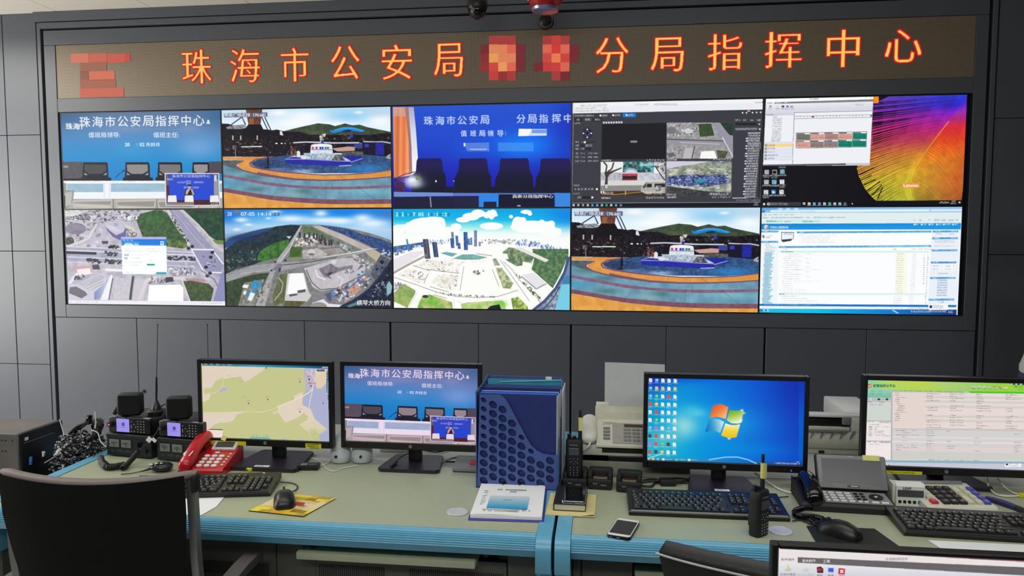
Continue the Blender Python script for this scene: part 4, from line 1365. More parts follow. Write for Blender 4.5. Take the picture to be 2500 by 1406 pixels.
    c.poly([(1630, 1090), (1760, 1030), (1820, 1090), (1700, 1180)], (214, 176, 156), c2=(170, 120, 96), cell=4)
    for x, y in ((1640, 1030), (1440, 1115), (1830, 870), (1780, 905), (1460, 1180)):
        c.ell(x, y, 20, 14, (46, 130, 206))
    c.poly([(1340, 1160), (1420, 1130), (1430, 1250), (1400, 1250)], (84, 92, 120))
    c.poly([(1960, 1330), (1150, 1330), (1180, 1270), (1320, 1220), (1390, 1280)], (226, 224, 228))
    c.ell(1260, 1320, 110, 60, (150, 146, 140))
    # tower block and rim of the mast
    c.poly([(2060, 650), (2200, 720), (2080, 930), (1990, 990), (1930, 900)], (110, 114, 126), c2=(70, 76, 92), cell=3, seed=84)
    for q in ([(2070, 715), (2110, 730), (2095, 770), (2050, 750)], [(2010, 815), (2035, 825), (2015, 850), (1995, 838)], [(2080, 800), (2100, 800), (2090, 830), (2075, 825)]):
        c.poly(q, (30, 34, 46))
    c.poly([(2240, 640), (2240, 1420), (1500, 1420), (1540, 1330), (1700, 1230), (1900, 1100), (2060, 930), (2180, 740)], (26, 34, 50), c2=(40, 50, 66), cell=7, seed=85)
    c.line([(1540, 1325), (1750, 1220), (1920, 1090), (2080, 900), (2140, 800)], 26, (44, 50, 84))
    c.clutter([(1880, 1130), (2160, 900), (2160, 1200), (1900, 1240)], 50, 22, [(90, 100, 120), (150, 160, 180), (50, 60, 90)], 86)
    c.poly([(2140, 1040), (2175, 985), (2215, 1050), (2200, 1140), (2145, 1180)], (140, 184, 190))
    c.poly([(1620, 1310), (1760, 1250), (1780, 1290), (1660, 1330)], (90, 130, 140))
    c.text('20', 108, 118, 48, (206, 228, 246), w=56, bold=.02)
    c.text('07-05', 342, 118, 48, (226, 240, 250), w=176, bold=.02)
    c.text('14:14', 562, 120, 44, (216, 232, 246), w=168, bold=.02)
    c.text(':23', 706, 120, 44, (50, 70, 100), w=92, bold=.02)
    c.poly([(155, 70), (245, 70), (245, 112), (165, 112)], (106, 120, 150))
    c.text('横琴大桥方向', 1972, 1268, 70, (238, 240, 242), w=430, bold=.012)
    return c


def pic_bright():
    c = Cv(520, 293, wrect(2, 1), (950, 500, 5.207), (250, 252, 250))
    c.grad([(0, 0), (2400, 0), (2400, 620), (0, 620)], (0, 60), (0, 420), [(0, (0, 164, 228)), (.35, (20, 186, 232)), (.6, (170, 236, 236)), (.8, (240, 252, 248)), (1, (252, 253, 251))])
    c.glow(2290, 120, 330, 190, (10, 128, 230), .85)
    c.glow(1200, 250, 380, 60, (120, 232, 226), .5)
    w = (251, 253, 252)
    for x, y, a, b in ((480, 250, 240, 90), (560, 200, 130, 50), (330, 300, 130, 70), (1040, 150, 110, 50), (1130, 110, 90, 50), (940, 190, 90, 34), (120, 310, 80, 60), (1640, 210, 70, 60), (1800, 280, 260, 80), (2000, 280, 110, 70), (2050, 350, 140, 70), (1320, 110, 50, 50), (1740, 90, 70, 26), (850, 280, 70, 44), (700, 340, 200, 60), (1300, 270, 150, 46)):
        c.ell(x, y, a, b, w)
    for x, y, r in ((1270, 90, 20), (1360, 130, 18), (1550, 150, 22), (1300, 160, 26), (1790, 115, 24), (1240, 130, 40), (640, 215, 60), (250, 260, 40), (180, 285, 36), (1600, 230, 34), (1700, 190, 34), (1940, 225, 36), (2060, 240, 40), (2150, 330, 34)):
        c.ell(x, y, r * 1.2, r, w)
    c.poly([(40, 470), (700, 420), (1400, 440), (2300, 560), (2300, 1420), (40, 1420)], (252, 252, 249))
    c.poly([(40, 530), (220, 505), (440, 470), (440, 500), (260, 560), (60, 620)], (50, 90, 150), c2=(90, 130, 180), cell=5)
    c.clutter([(50, 590), (420, 500), (430, 520), (200, 600), (60, 640)], 60, 22, [(70, 96, 140), (206, 216, 230), (40, 60, 100)], 90, PI / 2)
    c.poly([(215, 435), (232, 432), (262, 570), (236, 590)], (70, 130, 196))
    c.clutter([(440, 455), (760, 440), (760, 490), (440, 500)], 60, 18, [(120, 160, 206), (90, 130, 186), (160, 196, 226)], 91, PI / 2, (.3, .7))
    for x, y0, y1, wd, q in ((462, 435, 685, 72, (92, 90, 114)), (575, 475, 665, 60, (66, 84, 128)), (802, 345, 500, 30, (110, 150, 176)), (795, 425, 550, 42, (60, 100, 176)), (858, 392, 520, 34, (80, 120, 186)), (884, 485, 560, 36, (66, 106, 176)), (970, 345, 575, 50, (54, 100, 184)), (1010, 430, 510, 30, (84, 130, 196)), (1042, 415, 510, 24, (90, 140, 200)), (1098, 325, 530, 38, (140, 150, 190)), (1152, 470, 525, 24, (130, 150, 196))):
        sk = max(0, 1100 - x) * .045
        c.poly([(x - wd / 2, y0), (x + wd / 2, y0), (x + wd / 2 + sk, y1), (x - wd / 2 + sk, y1)], q, c2=tuple(int(v * .75) for v in q), cell=4)
        c.line([(x + wd * .1, y0 + 8), (x + wd * .1 + sk, y1)], 5, (150, 180, 220), .6)
    c.clutter([(1600, 455), (1750, 445), (2200, 550), (2200, 570), (1620, 520)], 90, 26, [(60, 110, 190), (110, 150, 206), (44, 90, 170)], 92, PI / 2, (.3, .6))
    c.clutter([(1180, 440), (1600, 440), (1600, 500), (1180, 480)], 36, 20, [(170, 180, 176), (130, 140, 140), (206, 206, 190)], 93)
    # water
    c.poly([(40, 700), (270, 600), (420, 580), (440, 610), (60, 870)], (232, 228, 234))
    c.line([(50, 870), (300, 730), (480, 640)], 26, (150, 146, 130), .8)
    c.poly([(650, 615), (720, 598), (870, 620), (800, 660)], (110, 172, 176))
    c.poly([(830, 675), (930, 630), (1080, 630), (1230, 665), (1100, 690), (950, 690)], (110, 168, 164), c2=(130, 186, 176), cell=10)
    c.line([(820, 680), (950, 692), (1120, 692), (1240, 665)], 9, (90, 110, 90), .8)
    c.line([(1110, 620), (1310, 648)], 9, (130, 140, 110), .8)
    # right woods
    c.poly([(1440, 600), (1520, 540), (1700, 560), (1850, 640), (1800, 760), (1620, 780), (1480, 700)], (84, 116, 84), c2=(150, 166, 130), cell=7, seed=94)
    c.poly([(1820, 560), (2280, 560), (2280, 640), (2180, 880), (2080, 1060), (1990, 980), (1810, 820), (1840, 700)], (70, 108, 78), c2=(110, 140, 96), cell=6, seed=95, hard=1.5)
    c.poly([(1560, 540), (1680, 540), (2030, 700), (1990, 730), (1700, 600)], (226, 230, 222))
    c.poly([(1440, 620), (1500, 620), (1520, 690), (1460, 690)], (250, 250, 246))
    c.poly([(1700, 720), (1800, 740), (1810, 820), (1690, 790)], (250, 250, 246))
    # boulevard right
    c.poly([(1380, 600), (1450, 560), (1440, 640), (1640, 900), (1900, 1340), (1780, 1340), (1540, 1000), (1400, 720)], (252, 252, 250))
    for p in ([(1410, 700), (1600, 960), (1780, 1220)], [(1450, 720), (1560, 820), (1650, 950), (1900, 1200), (1950, 1300)], [(1310, 820), (1400, 1040)], [(950, 780), (900, 1090)]):
        for i in range(3):
            pass
        c.line(p, 8, (130, 136, 120), .7)
    c.clutter([(1590, 860), (1640, 880), (1960, 1230), (1920, 1250)], 70, 20, [(96, 110, 84), (130, 140, 110), (60, 70, 60)], 96)
    c.poly([(1310, 690), (1360, 680), (1410, 770), (1340, 775)], (120, 140, 96), c2=(200, 206, 180), cell=5)
    c.poly([(1350, 800), (1430, 800), (1580, 1000), (1540, 1070), (1450, 1060)], (130, 146, 96), c2=(206, 210, 170), cell=6, seed=97, hard=1.4)
    c.poly([(1690, 890), (1840, 860), (1980, 980), (1960, 1010), (1860, 1060)], (228, 230, 234))
    c.line([(1680, 910), (1870, 1070), (2000, 1000)], 18, (150, 150, 146), .8)
    # earthworks
    for q, k in (([(110, 880), (250, 800), (360, 850), (490, 840), (440, 980), (380, 1000)], 40), ([(510, 1000), (640, 880), (880, 900), (860, 1080), (780, 1090)], 44), ([(300, 780), (500, 690), (900, 760), (880, 880), (560, 840)], 40)):
        c.poly(q, (226, 214, 206), .55, c2=(252, 250, 246), cell=10, seed=int(q[0][0]))
        c.clutter(q, k, 26, [(150, 136, 126), (190, 176, 166), (110, 100, 90), (206, 200, 180)], int(q[0][0]) + 1, None, (.1, .4))
    c.poly([(640, 900), (800, 880), (860, 930), (800, 1010), (700, 1040)], (206, 206, 176), .6, c2=(250, 248, 240), cell=7)
    c.clutter([(700, 690), (1240, 690), (1240, 740), (700, 760)], 50, 20, [(206, 196, 190), (170, 160, 150)], 98, None, (.1, .3))
    c.clutter([(1070, 840), (1220, 830), (1130, 885), (1080, 880)], 14, 22, [(120, 110, 104)], 99)
    for p in ([(60, 920), (330, 1010), (600, 1110), (850, 1165), (1150, 1180), (1380, 1165), (1640, 1085)], [(520, 1040), (760, 1110)], [(560, 1140), (730, 1190)], [(480, 820), (890, 870)], [(500, 870), (440, 1000)], [(300, 770), (520, 840)]):
        c.line(p, 9, (130, 134, 116), .7)
    c.clutter([(560, 1105), (760, 1130), (1350, 1165), (1350, 1180), (760, 1150)], 60, 14, [(90, 100, 84), (150, 150, 130)], 101)
    # lawns
    c.poly([(60, 1120), (190, 1000), (335, 1090), (330, 1130), (230, 1310), (60, 1230)], (130, 160, 90), c2=(166, 186, 110), cell=8, seed=102)
    c.poly([(360, 1290), (420, 1160), (520, 1140), (800, 1240), (810, 1340), (370, 1340)], (110, 176, 66), c2=(206, 196, 140), cell=16, seed=103)
    c.glow(540, 1240, 150, 50, (96, 190, 50), .7)
    c.poly([(910, 1260), (1000, 1240), (1440, 1215), (1480, 1260), (1480, 1340), (930, 1340)], (150, 196, 96), c2=(206, 214, 150), cell=16, seed=104)
    c.glow(1420, 1260, 90, 50, (110, 200, 60), .8)
    c.poly([(1545, 1190), (1640, 1170), (1760, 1290), (1770, 1340), (1580, 1340)], (110, 140, 66), c2=(206, 214, 120), cell=6, seed=105, hard=1.5)
    c.ell(460, 1165, 40, 20, (56, 66, 52))
    c.poly([(1250, 1320), (1290, 1285), (1400, 1265), (1430, 1340), (1250, 1340)], (22, 40, 40))
    c.clutter([(60, 1000), (180, 980), (130, 1060), (60, 1090)], 30, 22, [(150, 146, 150), (226, 226, 230), (90, 90, 96)], 106)
    for p in ([(360, 1110), (240, 1330)], [(820, 1200), (830, 1340)], [(860, 1220), (930, 1250)]):
        c.line(p, 12, (226, 230, 236))
    # rim of the mast
    c.poly([(2300, 620), (2300, 1420), (1800, 1420), (1900, 1300), (2080, 1120), (2200, 920), (2270, 740)], (110, 140, 180))
    c.poly([(2110, 1340), (2190, 1010), (2300, 1010), (2300, 1420), (2110, 1420)], (120, 206, 230))
    c.poly([(2200, 920), (2300, 890), (2300, 1010), (2200, 1010)], (66, 130, 176))
    c.poly([(1900, 1340), (2100, 1080), (2180, 1010), (2110, 1340)], (176, 190, 206), c2=(90, 104, 130), cell=6)
    c.line([(1830, 1340), (1980, 1220), (2120, 1060), (2230, 860), (2285, 660)], 34, (70, 84, 126))
    c.line([(1960, 1330), (2090, 1180), (2170, 1040)], 12, (60, 66, 90))
    for i, (g, q) in enumerate((('2', 1), ('0', 0), ('2', 1), ('0', 0), ('-', 1), ('0', 0), ('7', 1), ('-', 0), ('0', 1), ('5', 1))):
        c.text(g, 100 + i * 36, 122, 46 if g != '-' else 7, (236, 252, 252) if q else (20, 120, 150), bold=.02)
    for i, (g, q) in enumerate((('1', 1), ('4', 0), (':', 1), ('1', 1), ('4', 0), (':', 1), ('2', 1), ('4', 0))):
        c.text(g, 502 + i * 36, 122, 46 if g != ':' else 34, (236, 252, 252) if q else (30, 110, 150), bold=.02)
    return c


def pic_webapp():
    c = Cv(620, 350, wrect(4, 1), (1845, 495, 4.808), (236, 242, 250))
    c.grad([(40, 30), (2460, 20), (2450, 112), (40, 118)], (0, 40), (0, 112), [(0, (40, 110, 180)), (.4, (90, 160, 214)), (1, (150, 196, 232))])
    for x in (290, 380, 474):
        c.glow(x, 76, 34, 20, (226, 240, 252), .9)
    c.poly([(174, 84), (2040, 76), (2040, 102), (174, 110)], (232, 242, 248))
    c.poly([(2055, 76), (2425, 74), (2425, 100), (2055, 102)], (226, 232, 238))
    c.dash(200, 92, 500, 12, (130, 150, 170), .5, .5)
    c.ell(92, 102, 18, 16, (60, 130, 210))
    c.ell(134, 100, 14, 13, (150, 190, 226))
    c.poly([(70, 120), (2425, 112), (2412, 240), (64, 246)], (224, 238, 240))
    for i in range(6):
        c.dash(80 + i * 65, 136, 46, 11, (110, 120, 130), .6)
    for x, w in ((80, 70), (182, 50), (238, 140), (390, 12), (416, 150), (600, 40), (680, 28), (722, 74), (812, 106), (934, 122)):
        c.dash(x, 168, w, 14, (90, 110, 130), .65, .6)
    for x, w in ((120, 200), (550, 204)):
        c.rect_(x, 204, w, 26, (176, 232, 216))
    c.rect_(330, 200, 214, 28, (206, 238, 236))
    for x in (130, 340, 552):
        c.dash(x, 213, 110 if x != 340 else 70, 14, (60, 110, 120), .7, .6)
    for x, w in ((1858, 16), (1920, 26), (2032, 24), (2100, 60), (2182, 50), (2262, 60), (2350, 20)):
        c.dash(x, 198, w, 18, (80, 90, 104), .65, .6)
    c.grad([(62, 246), (2412, 238), (2408, 312), (62, 316)], (0, 240), (0, 316), [(0, (10, 126, 206)), (1, (26, 150, 226))])
    c.poly([(100, 270), (124, 258), (150, 270), (150, 300), (124, 312), (100, 300)], (236, 214, 196))
    c.poly([(124, 284), (150, 270), (150, 300), (124, 312)], (230, 130, 80))
    c.text('行政办公管理系统', 276, 288, 30, (240, 248, 252), w=215, bold=.02)
    for x, w in ((1855, 64), (1940, 64), (2030, 60), (2118, 64), (2198, 88), (2306, 66)):
        c.rect_(x, 246, 20, 18, (226, 240, 250))
        c.dash(x + 24, 246, w - 24, 16, (216, 236, 250), .85)
    # left column
    blu = (60, 146, 200)
    def bar(x, y, w, q=blu):
        c.poly([(x, y), (x + w, y - w * .006), (x + w, y + 22 - w * .006), (x, y + 23)], q, c2=(110, 180, 220), cell=5)
        c.dash(x + 30, y + 4, 56, 14, (226, 240, 250), .8)
        c.dash(x + w - 76, y + 3, 64, 14, (226, 240, 250), .6)
    bar(62, 326, 206)
    c.rect_(58, 350, 210, 92, (248, 250, 252))
    c.rect_(72, 380, 32, 34, (60, 66, 76), c2=(200, 206, 214), cell=4)
    c.dash(118, 382, 82, 11, (130, 140, 150), .6)
    c.dash(118, 404, 54, 11, (90, 100, 110), .7)
    bar(60, 448, 204)
    c.poly([(56, 474), (264, 474), (240, 1184), (30, 1184)], (240, 246, 250))
    for i in range(36):
        y = 482 + i * 19.6
        x = 112 - i * 1.0
        if i > 4:
            c.rect_(x - 8 + (i % 4) * 3, y - 2, 70 + (i * 37 % 50), 19, (176, 216, 234))
        c.dash(x + (i * 13 % 3) * 8, y, 50 + i * 29 % 60, 12, (90, 120, 140), .55, .55)
    # centre
    c.poly([(270, 320), (2070, 320), (2020, 1200), (250, 1200)], (250, 252, 253))
    c.poly([(300, 342), (450, 345), (445, 425), (300, 440)], (60, 66, 74))
    c.poly([(306, 350), (444, 352), (440, 420), (306, 432)], (240, 244, 248))
    c.poly([(300, 440), (425, 428), (420, 445), (320, 462)], (50, 54, 62))
    c.dash(330, 362, 100, 12, (70, 150, 200), .8)
    bar(484, 336, 1580, (70, 160, 200))
    for y, w in ((372, 430), (394, 430), (417, 330), (440, 330), (463, 420)):
        c.dash(520 if w > 400 else 540, y - 6, w, 10, (130, 140, 150), .5, .4)
    bar(270, 508, 1790, (70, 156, 200))
    c.dash(1330, 510, 700, 13, (226, 242, 250), .8, .6)
    for x in (330, 1612, 1836, 1916, 1976, 2020):
        c.dash(x, 540, 44, 11, (130, 140, 150), .6)
    c.rect_(275, 564, 1772, 20, (216, 242, 232))
    c.dash(302, 569, 146, 13, (70, 84, 96), .8)
    c.rect_(1640, 590, 130, 480, (250, 250, 232))
    for i in range(18):
        y = 602 + i * 26.6
        x0 = 322 - i * .8
        c.dash(x0 + (24 if i % 2 and i < 13 else 0), y - 5, 190 if i < 12 else (120 if i < 16 else 280), 10, (120, 130, 140), .5, .4)
        if i in (7, 12):
            c.dash(x0 + 130, y - 5, 330, 10, (130, 140, 150), .45, .35)
        if i % 2 == 0 and i < 12:
            c.dash(598 - i, y - 5, 52, 10, (130, 140, 150), .5, .4)
        c.dash(1658 - i * .8, y - 5, 80, 10, (130, 136, 130), .55, .45)
        c.dash(1842 - i * 1.4, y - 5, 46, 10, (130, 136, 140), .5, .45)
        if i and i < 14:
            c.dash(1978 - i, y - 5, 10, 11, (90, 100, 110), .7, .8)
        c.dash(2020 - i * 1.3, y - 6, 13, 13, (110, 120, 130), .7, .7)
    c.rect_(270, 1062, 1745, 20, (216, 242, 232))
    c.dash(280, 1066, 58, 13, (60, 70, 80), .85, .8)
    for i in range(4):
        y = 1098 + i * 26
        c.dash(300, y - 4, 190 + i * 120, 10, (120, 130, 140), .5, .4)
        c.dash(1624, y - 4, 92, 10, (130, 136, 140), .55, .45)
        c.dash(1800, y - 4, 56, 10, (130, 136, 140), .5, .4)
        c.dash(1990, y - 5, 13, 12, (110, 120, 130), .7, .7)
    # right column
    c.poly([(2078, 320), (2400, 318), (2350, 1200), (2030, 1200)], (234, 240, 250))
    for x, y in ((2080, 326), (2074, 406), (2068, 548), (2058, 690), (2048, 872), (2032, 1126)):
        bar(x, y, 298)
    c.dash(2120, 360, 66, 12, (110, 120, 130), .6)
    c.rect_(2272, 354, 58, 24, (214, 220, 230))
    for y in (446, 466, 508):
        c.dash(2104, y - 6, 240, 11, (120, 130, 146), .55, .5)
    c.rect_(2068, 722, 280, 74, (244, 246, 250))
    for y in (746, 780):
        for x in (2080, 2224):
            c.dash(x, y - 6, 66, 11, (100, 110, 124), .65)
            c.dash(x + 100, y - 5, 9, 9, (100, 110, 124), .6)
    c.rect_(2138, 820, 122, 20, (206, 216, 230))
    for i in range(7):
        y = 910 + i * 29.4
        c.rect_(2132 - i * .8, y - 11, 122, 22, (214, 224, 240))
        c.dash(2136 - i, y - 6, 110, 12, (100, 116, 140), .65, .6)
    c.dash(2148, 1160, 62, 12, (70, 80, 96), .7)
    # foot
    c.poly([(28, 1186), (2360, 1200), (2350, 1226), (28, 1210)], (20, 116, 196))
    c.dash(104, 1192, 550, 14, (176, 216, 240), .7, .55)
    c.poly([(26, 1210), (2350, 1228), (2350, 1256), (26, 1242)], (236, 240, 246))
    c.dash(1790, 1234, 240, 11, (130, 140, 150), .5)
    c.grad([(20, 1242), (2360, 1254), (2350, 1420), (20, 1420)], (150, 0), (2350, 0), [(0, (20, 190, 226)), (.25, (10, 196, 236)), (.45, (16, 160, 226)), (.7, (20, 120, 206)), (1, (16, 60, 130))])
    c.ell(54, 1262, 24, 18, (60, 130, 176))
    c.rect_(92, 1246, 60, 32, (196, 226, 240), .8)
    c.rect_(108, 1252, 24, 22, (40, 110, 190))
    c.poly([(1590, 1256), (1625, 1258), (1685, 1298), (1655, 1298)], (160, 206, 236))
    for i in range(15):
        c.dash(1826 + i * 28, 1268, 20, 20, (200, 226, 244) if i % 3 else (236, 240, 246), .85, .7)
    c.dash(2264, 1266, 50, 12, (226, 236, 246))
    c.dash(2254, 1284, 62, 12, (226, 236, 246))
    c.poly([(2026, 1196), (2260, 1192), (2256, 1258), (2060, 1258), (2034, 1276), (2046, 1256), (2028, 1254)], (246, 246, 248))
    c.ell(2057, 1220, 17, 18, (50, 56, 110))
    c.dash(2082, 1206, 120, 13, (70, 76, 96), .7)
    c.dash(2082, 1230, 118, 13, (110, 116, 130), .7)
    c.rect_(2268, 1206, 76, 18, (50, 130, 140))
    return c


R_M1 = (1.8365, 2.3035, 0.8365, 1.1015, -1.70)
R_M2 = (2.3525, 2.8225, 0.8365, 1.1015, -1.68)
R_M3 = (3.3895, 3.8735, 0.8285, 1.0975, -1.75)
R_M4 = (4.0700, 4.5520, 0.8300, 1.1010, -1.72)
R_M5 = (3.4470, 3.9300, 0.9130, 1.1845, -3.25)


def pic_map():
    c = Cv(460, 262, R_M1, (430, 860, 5.0), (196, 198, 142))
    cr, gn, wt = (224, 208, 190), (196, 198, 142), (172, 176, 206)
    c.poly([(320, 165), (1080, 185), (1060, 225), (930, 310), (840, 365), (790, 300), (680, 305), (580, 330), (560, 420), (640, 430), (520, 490), (420, 505), (400, 580), (320, 610)], cr)
    c.poly([(580, 300), (470, 360), (440, 430), (340, 440), (340, 505), (430, 500), (560, 470), (580, 350)], gn)
    c.poly([(780, 275), (760, 310), (700, 340), (840, 365), (780, 310)], gn)
    c.poly([(500, 495), (540, 430), (645, 430), (600, 465)], wt)
    c.line([(330, 510), (500, 490), (565, 420), (580, 300)], 14, (214, 204, 156))
    c.poly([(1560, 190), (1870, 200), (1870, 1100), (1750, 1080), (1740, 1000), (1830, 940), (1700, 820), (1640, 700), (1560, 690), (1540, 600), (1580, 470)], wt)
    c.poly([(1300, 185), (1560, 190), (1590, 210), (1560, 200)], cr)
    c.poly([(1700, 210), (1840, 210), (1830, 380), (1770, 445), (1715, 440), (1690, 330)], (222, 204, 176))
    c.poly([(1570, 200), (1700, 200), (1680, 430), (1600, 470), (1575, 420)], (188, 180, 196))
    for p in ([(1660, 190), (1650, 260), (1690, 330), (1660, 460), (1560, 530)], [(1590, 230), (1640, 270)], [(1700, 230), (1740, 270)], [(1670, 440), (1640, 560), (1620, 680)]):
        c.line(p, 8, (224, 218, 222))
    c.poly([(1240, 660), (1440, 580), (1440, 530), (1540, 480), (1550, 540), (1535, 640), (1640, 690), (1690, 810), (1830, 930), (1760, 940), (1600, 960), (1500, 880), (1600, 830), (1610, 780), (1560, 740), (1480, 800), (1330, 860), (1290, 800), (1240, 720)], cr)
    c.line([(1230, 670), (1450, 580), (1610, 500), (1660, 450)], 9, (236, 230, 210))
    c.line([(330, 735), (550, 735), (840, 722), (1040, 730), (1230, 680)], 12, (216, 206, 160))
    c.poly([(330, 735), (850, 728), (740, 760), (700, 830), (640, 855), (520, 860), (440, 900), (420, 935), (330, 935)], cr)
    c.poly([(1170, 730), (1240, 710), (1250, 740), (1190, 760)], (216, 206, 160))
    c.poly([(1500, 880), (1600, 950), (1640, 1060), (1670, 1060), (1640, 970), (1720, 960), (1750, 1010), (1850, 940), (1700, 830)], (214, 206, 166), .6)
    c.poly([(1620, 940), (1700, 920), (1760, 1080), (1640, 1050)], gn, .7)
    c.poly([(1740, 1010), (1870, 950), (1870, 1100), (1770, 1080)], wt)
    c.poly([(1270, 1065), (1320, 1050), (1380, 1070)], wt)
    c.poly([(1480, 1075), (1530, 1060), (1600, 1080)], wt)
    for x, y in ((1100, 190), (1510, 360), (1118, 575), (1510, 725), (1795, 620), (884, 622)):
        c.ell(x, y, 6, 10, (60, 54, 56))
        c.dash(x - 24, y - 36, 50, 8, (130, 126, 110), .6)
    c.ell(1624, 330, 7, 14, (40, 36, 50))
    c.ell(1645, 412, 10, 8, (40, 36, 50))
    for x, y, w in ((1600, 298, 36), (1610, 380, 104)):
        c.dash(x, y - 8, w, 14, (190, 40, 60), .9)
    for x, y in ((640, 284), (798, 350), (836, 544), (1700, 1000), (1700, 1058)):
        c.dash(x - 22, y - 4, 46, 8, (140, 136, 110), .6)
    c.grad([(320, 128), (1872, 170), (1872, 200), (320, 160)], (320, 0), (1872, 0), [(0, (30, 90, 116)), (.4, (60, 150, 186)), (1, (10, 80, 130))])
    for x, w in ((340, 42), (412, 46), (486, 44), (566, 28), (628, 60)):
        c.dash(x, 140 + (x - 340) * .027, w, 12, (200, 226, 232), .8)
    c.rect_(1780, 176, 84, 16, (190, 206, 214), .8)
    c.rect_(1720, 210, 92, 22, (46, 44, 54))
    c.dash(1732, 214, 68, 12, (206, 206, 210))
    c.poly([(1836, 230), (1866, 231), (1866, 492), (1838, 490)], (26, 84, 126))
    c.rect_(1848, 360, 8, 110, (190, 200, 210))
    for y in (250, 285, 312, 345, 478):
        c.dash(1842, y - 8, 18, 16, (216, 226, 232))
    c.rect_(1850, 515, 20, 70, (30, 130, 140))
    c.rect_(1858, 600, 12, 100, (20, 90, 130))
    c.poly([(328, 938), (568, 945), (566, 1040), (328, 1035)], (240, 222, 214))
    c.line([(328, 938), (568, 945)], 9, (40, 44, 60))
    for i in range(4):
        c.dash(338, 956 + i * 13, 210, 9, (230, 170, 160), .6, .7)
    c.dash(338, 1016, 122, 10, (90, 80, 84), .7)
    c.poly([(890, 1055), (920, 1030), (1130, 1035), (1160, 1068)], (110, 176, 172), .85)
    for x in (940, 980, 1070, 1108):
        c.line([(x, 1000), (x, 1040)], 8, (120, 170, 170), .7)
    return c


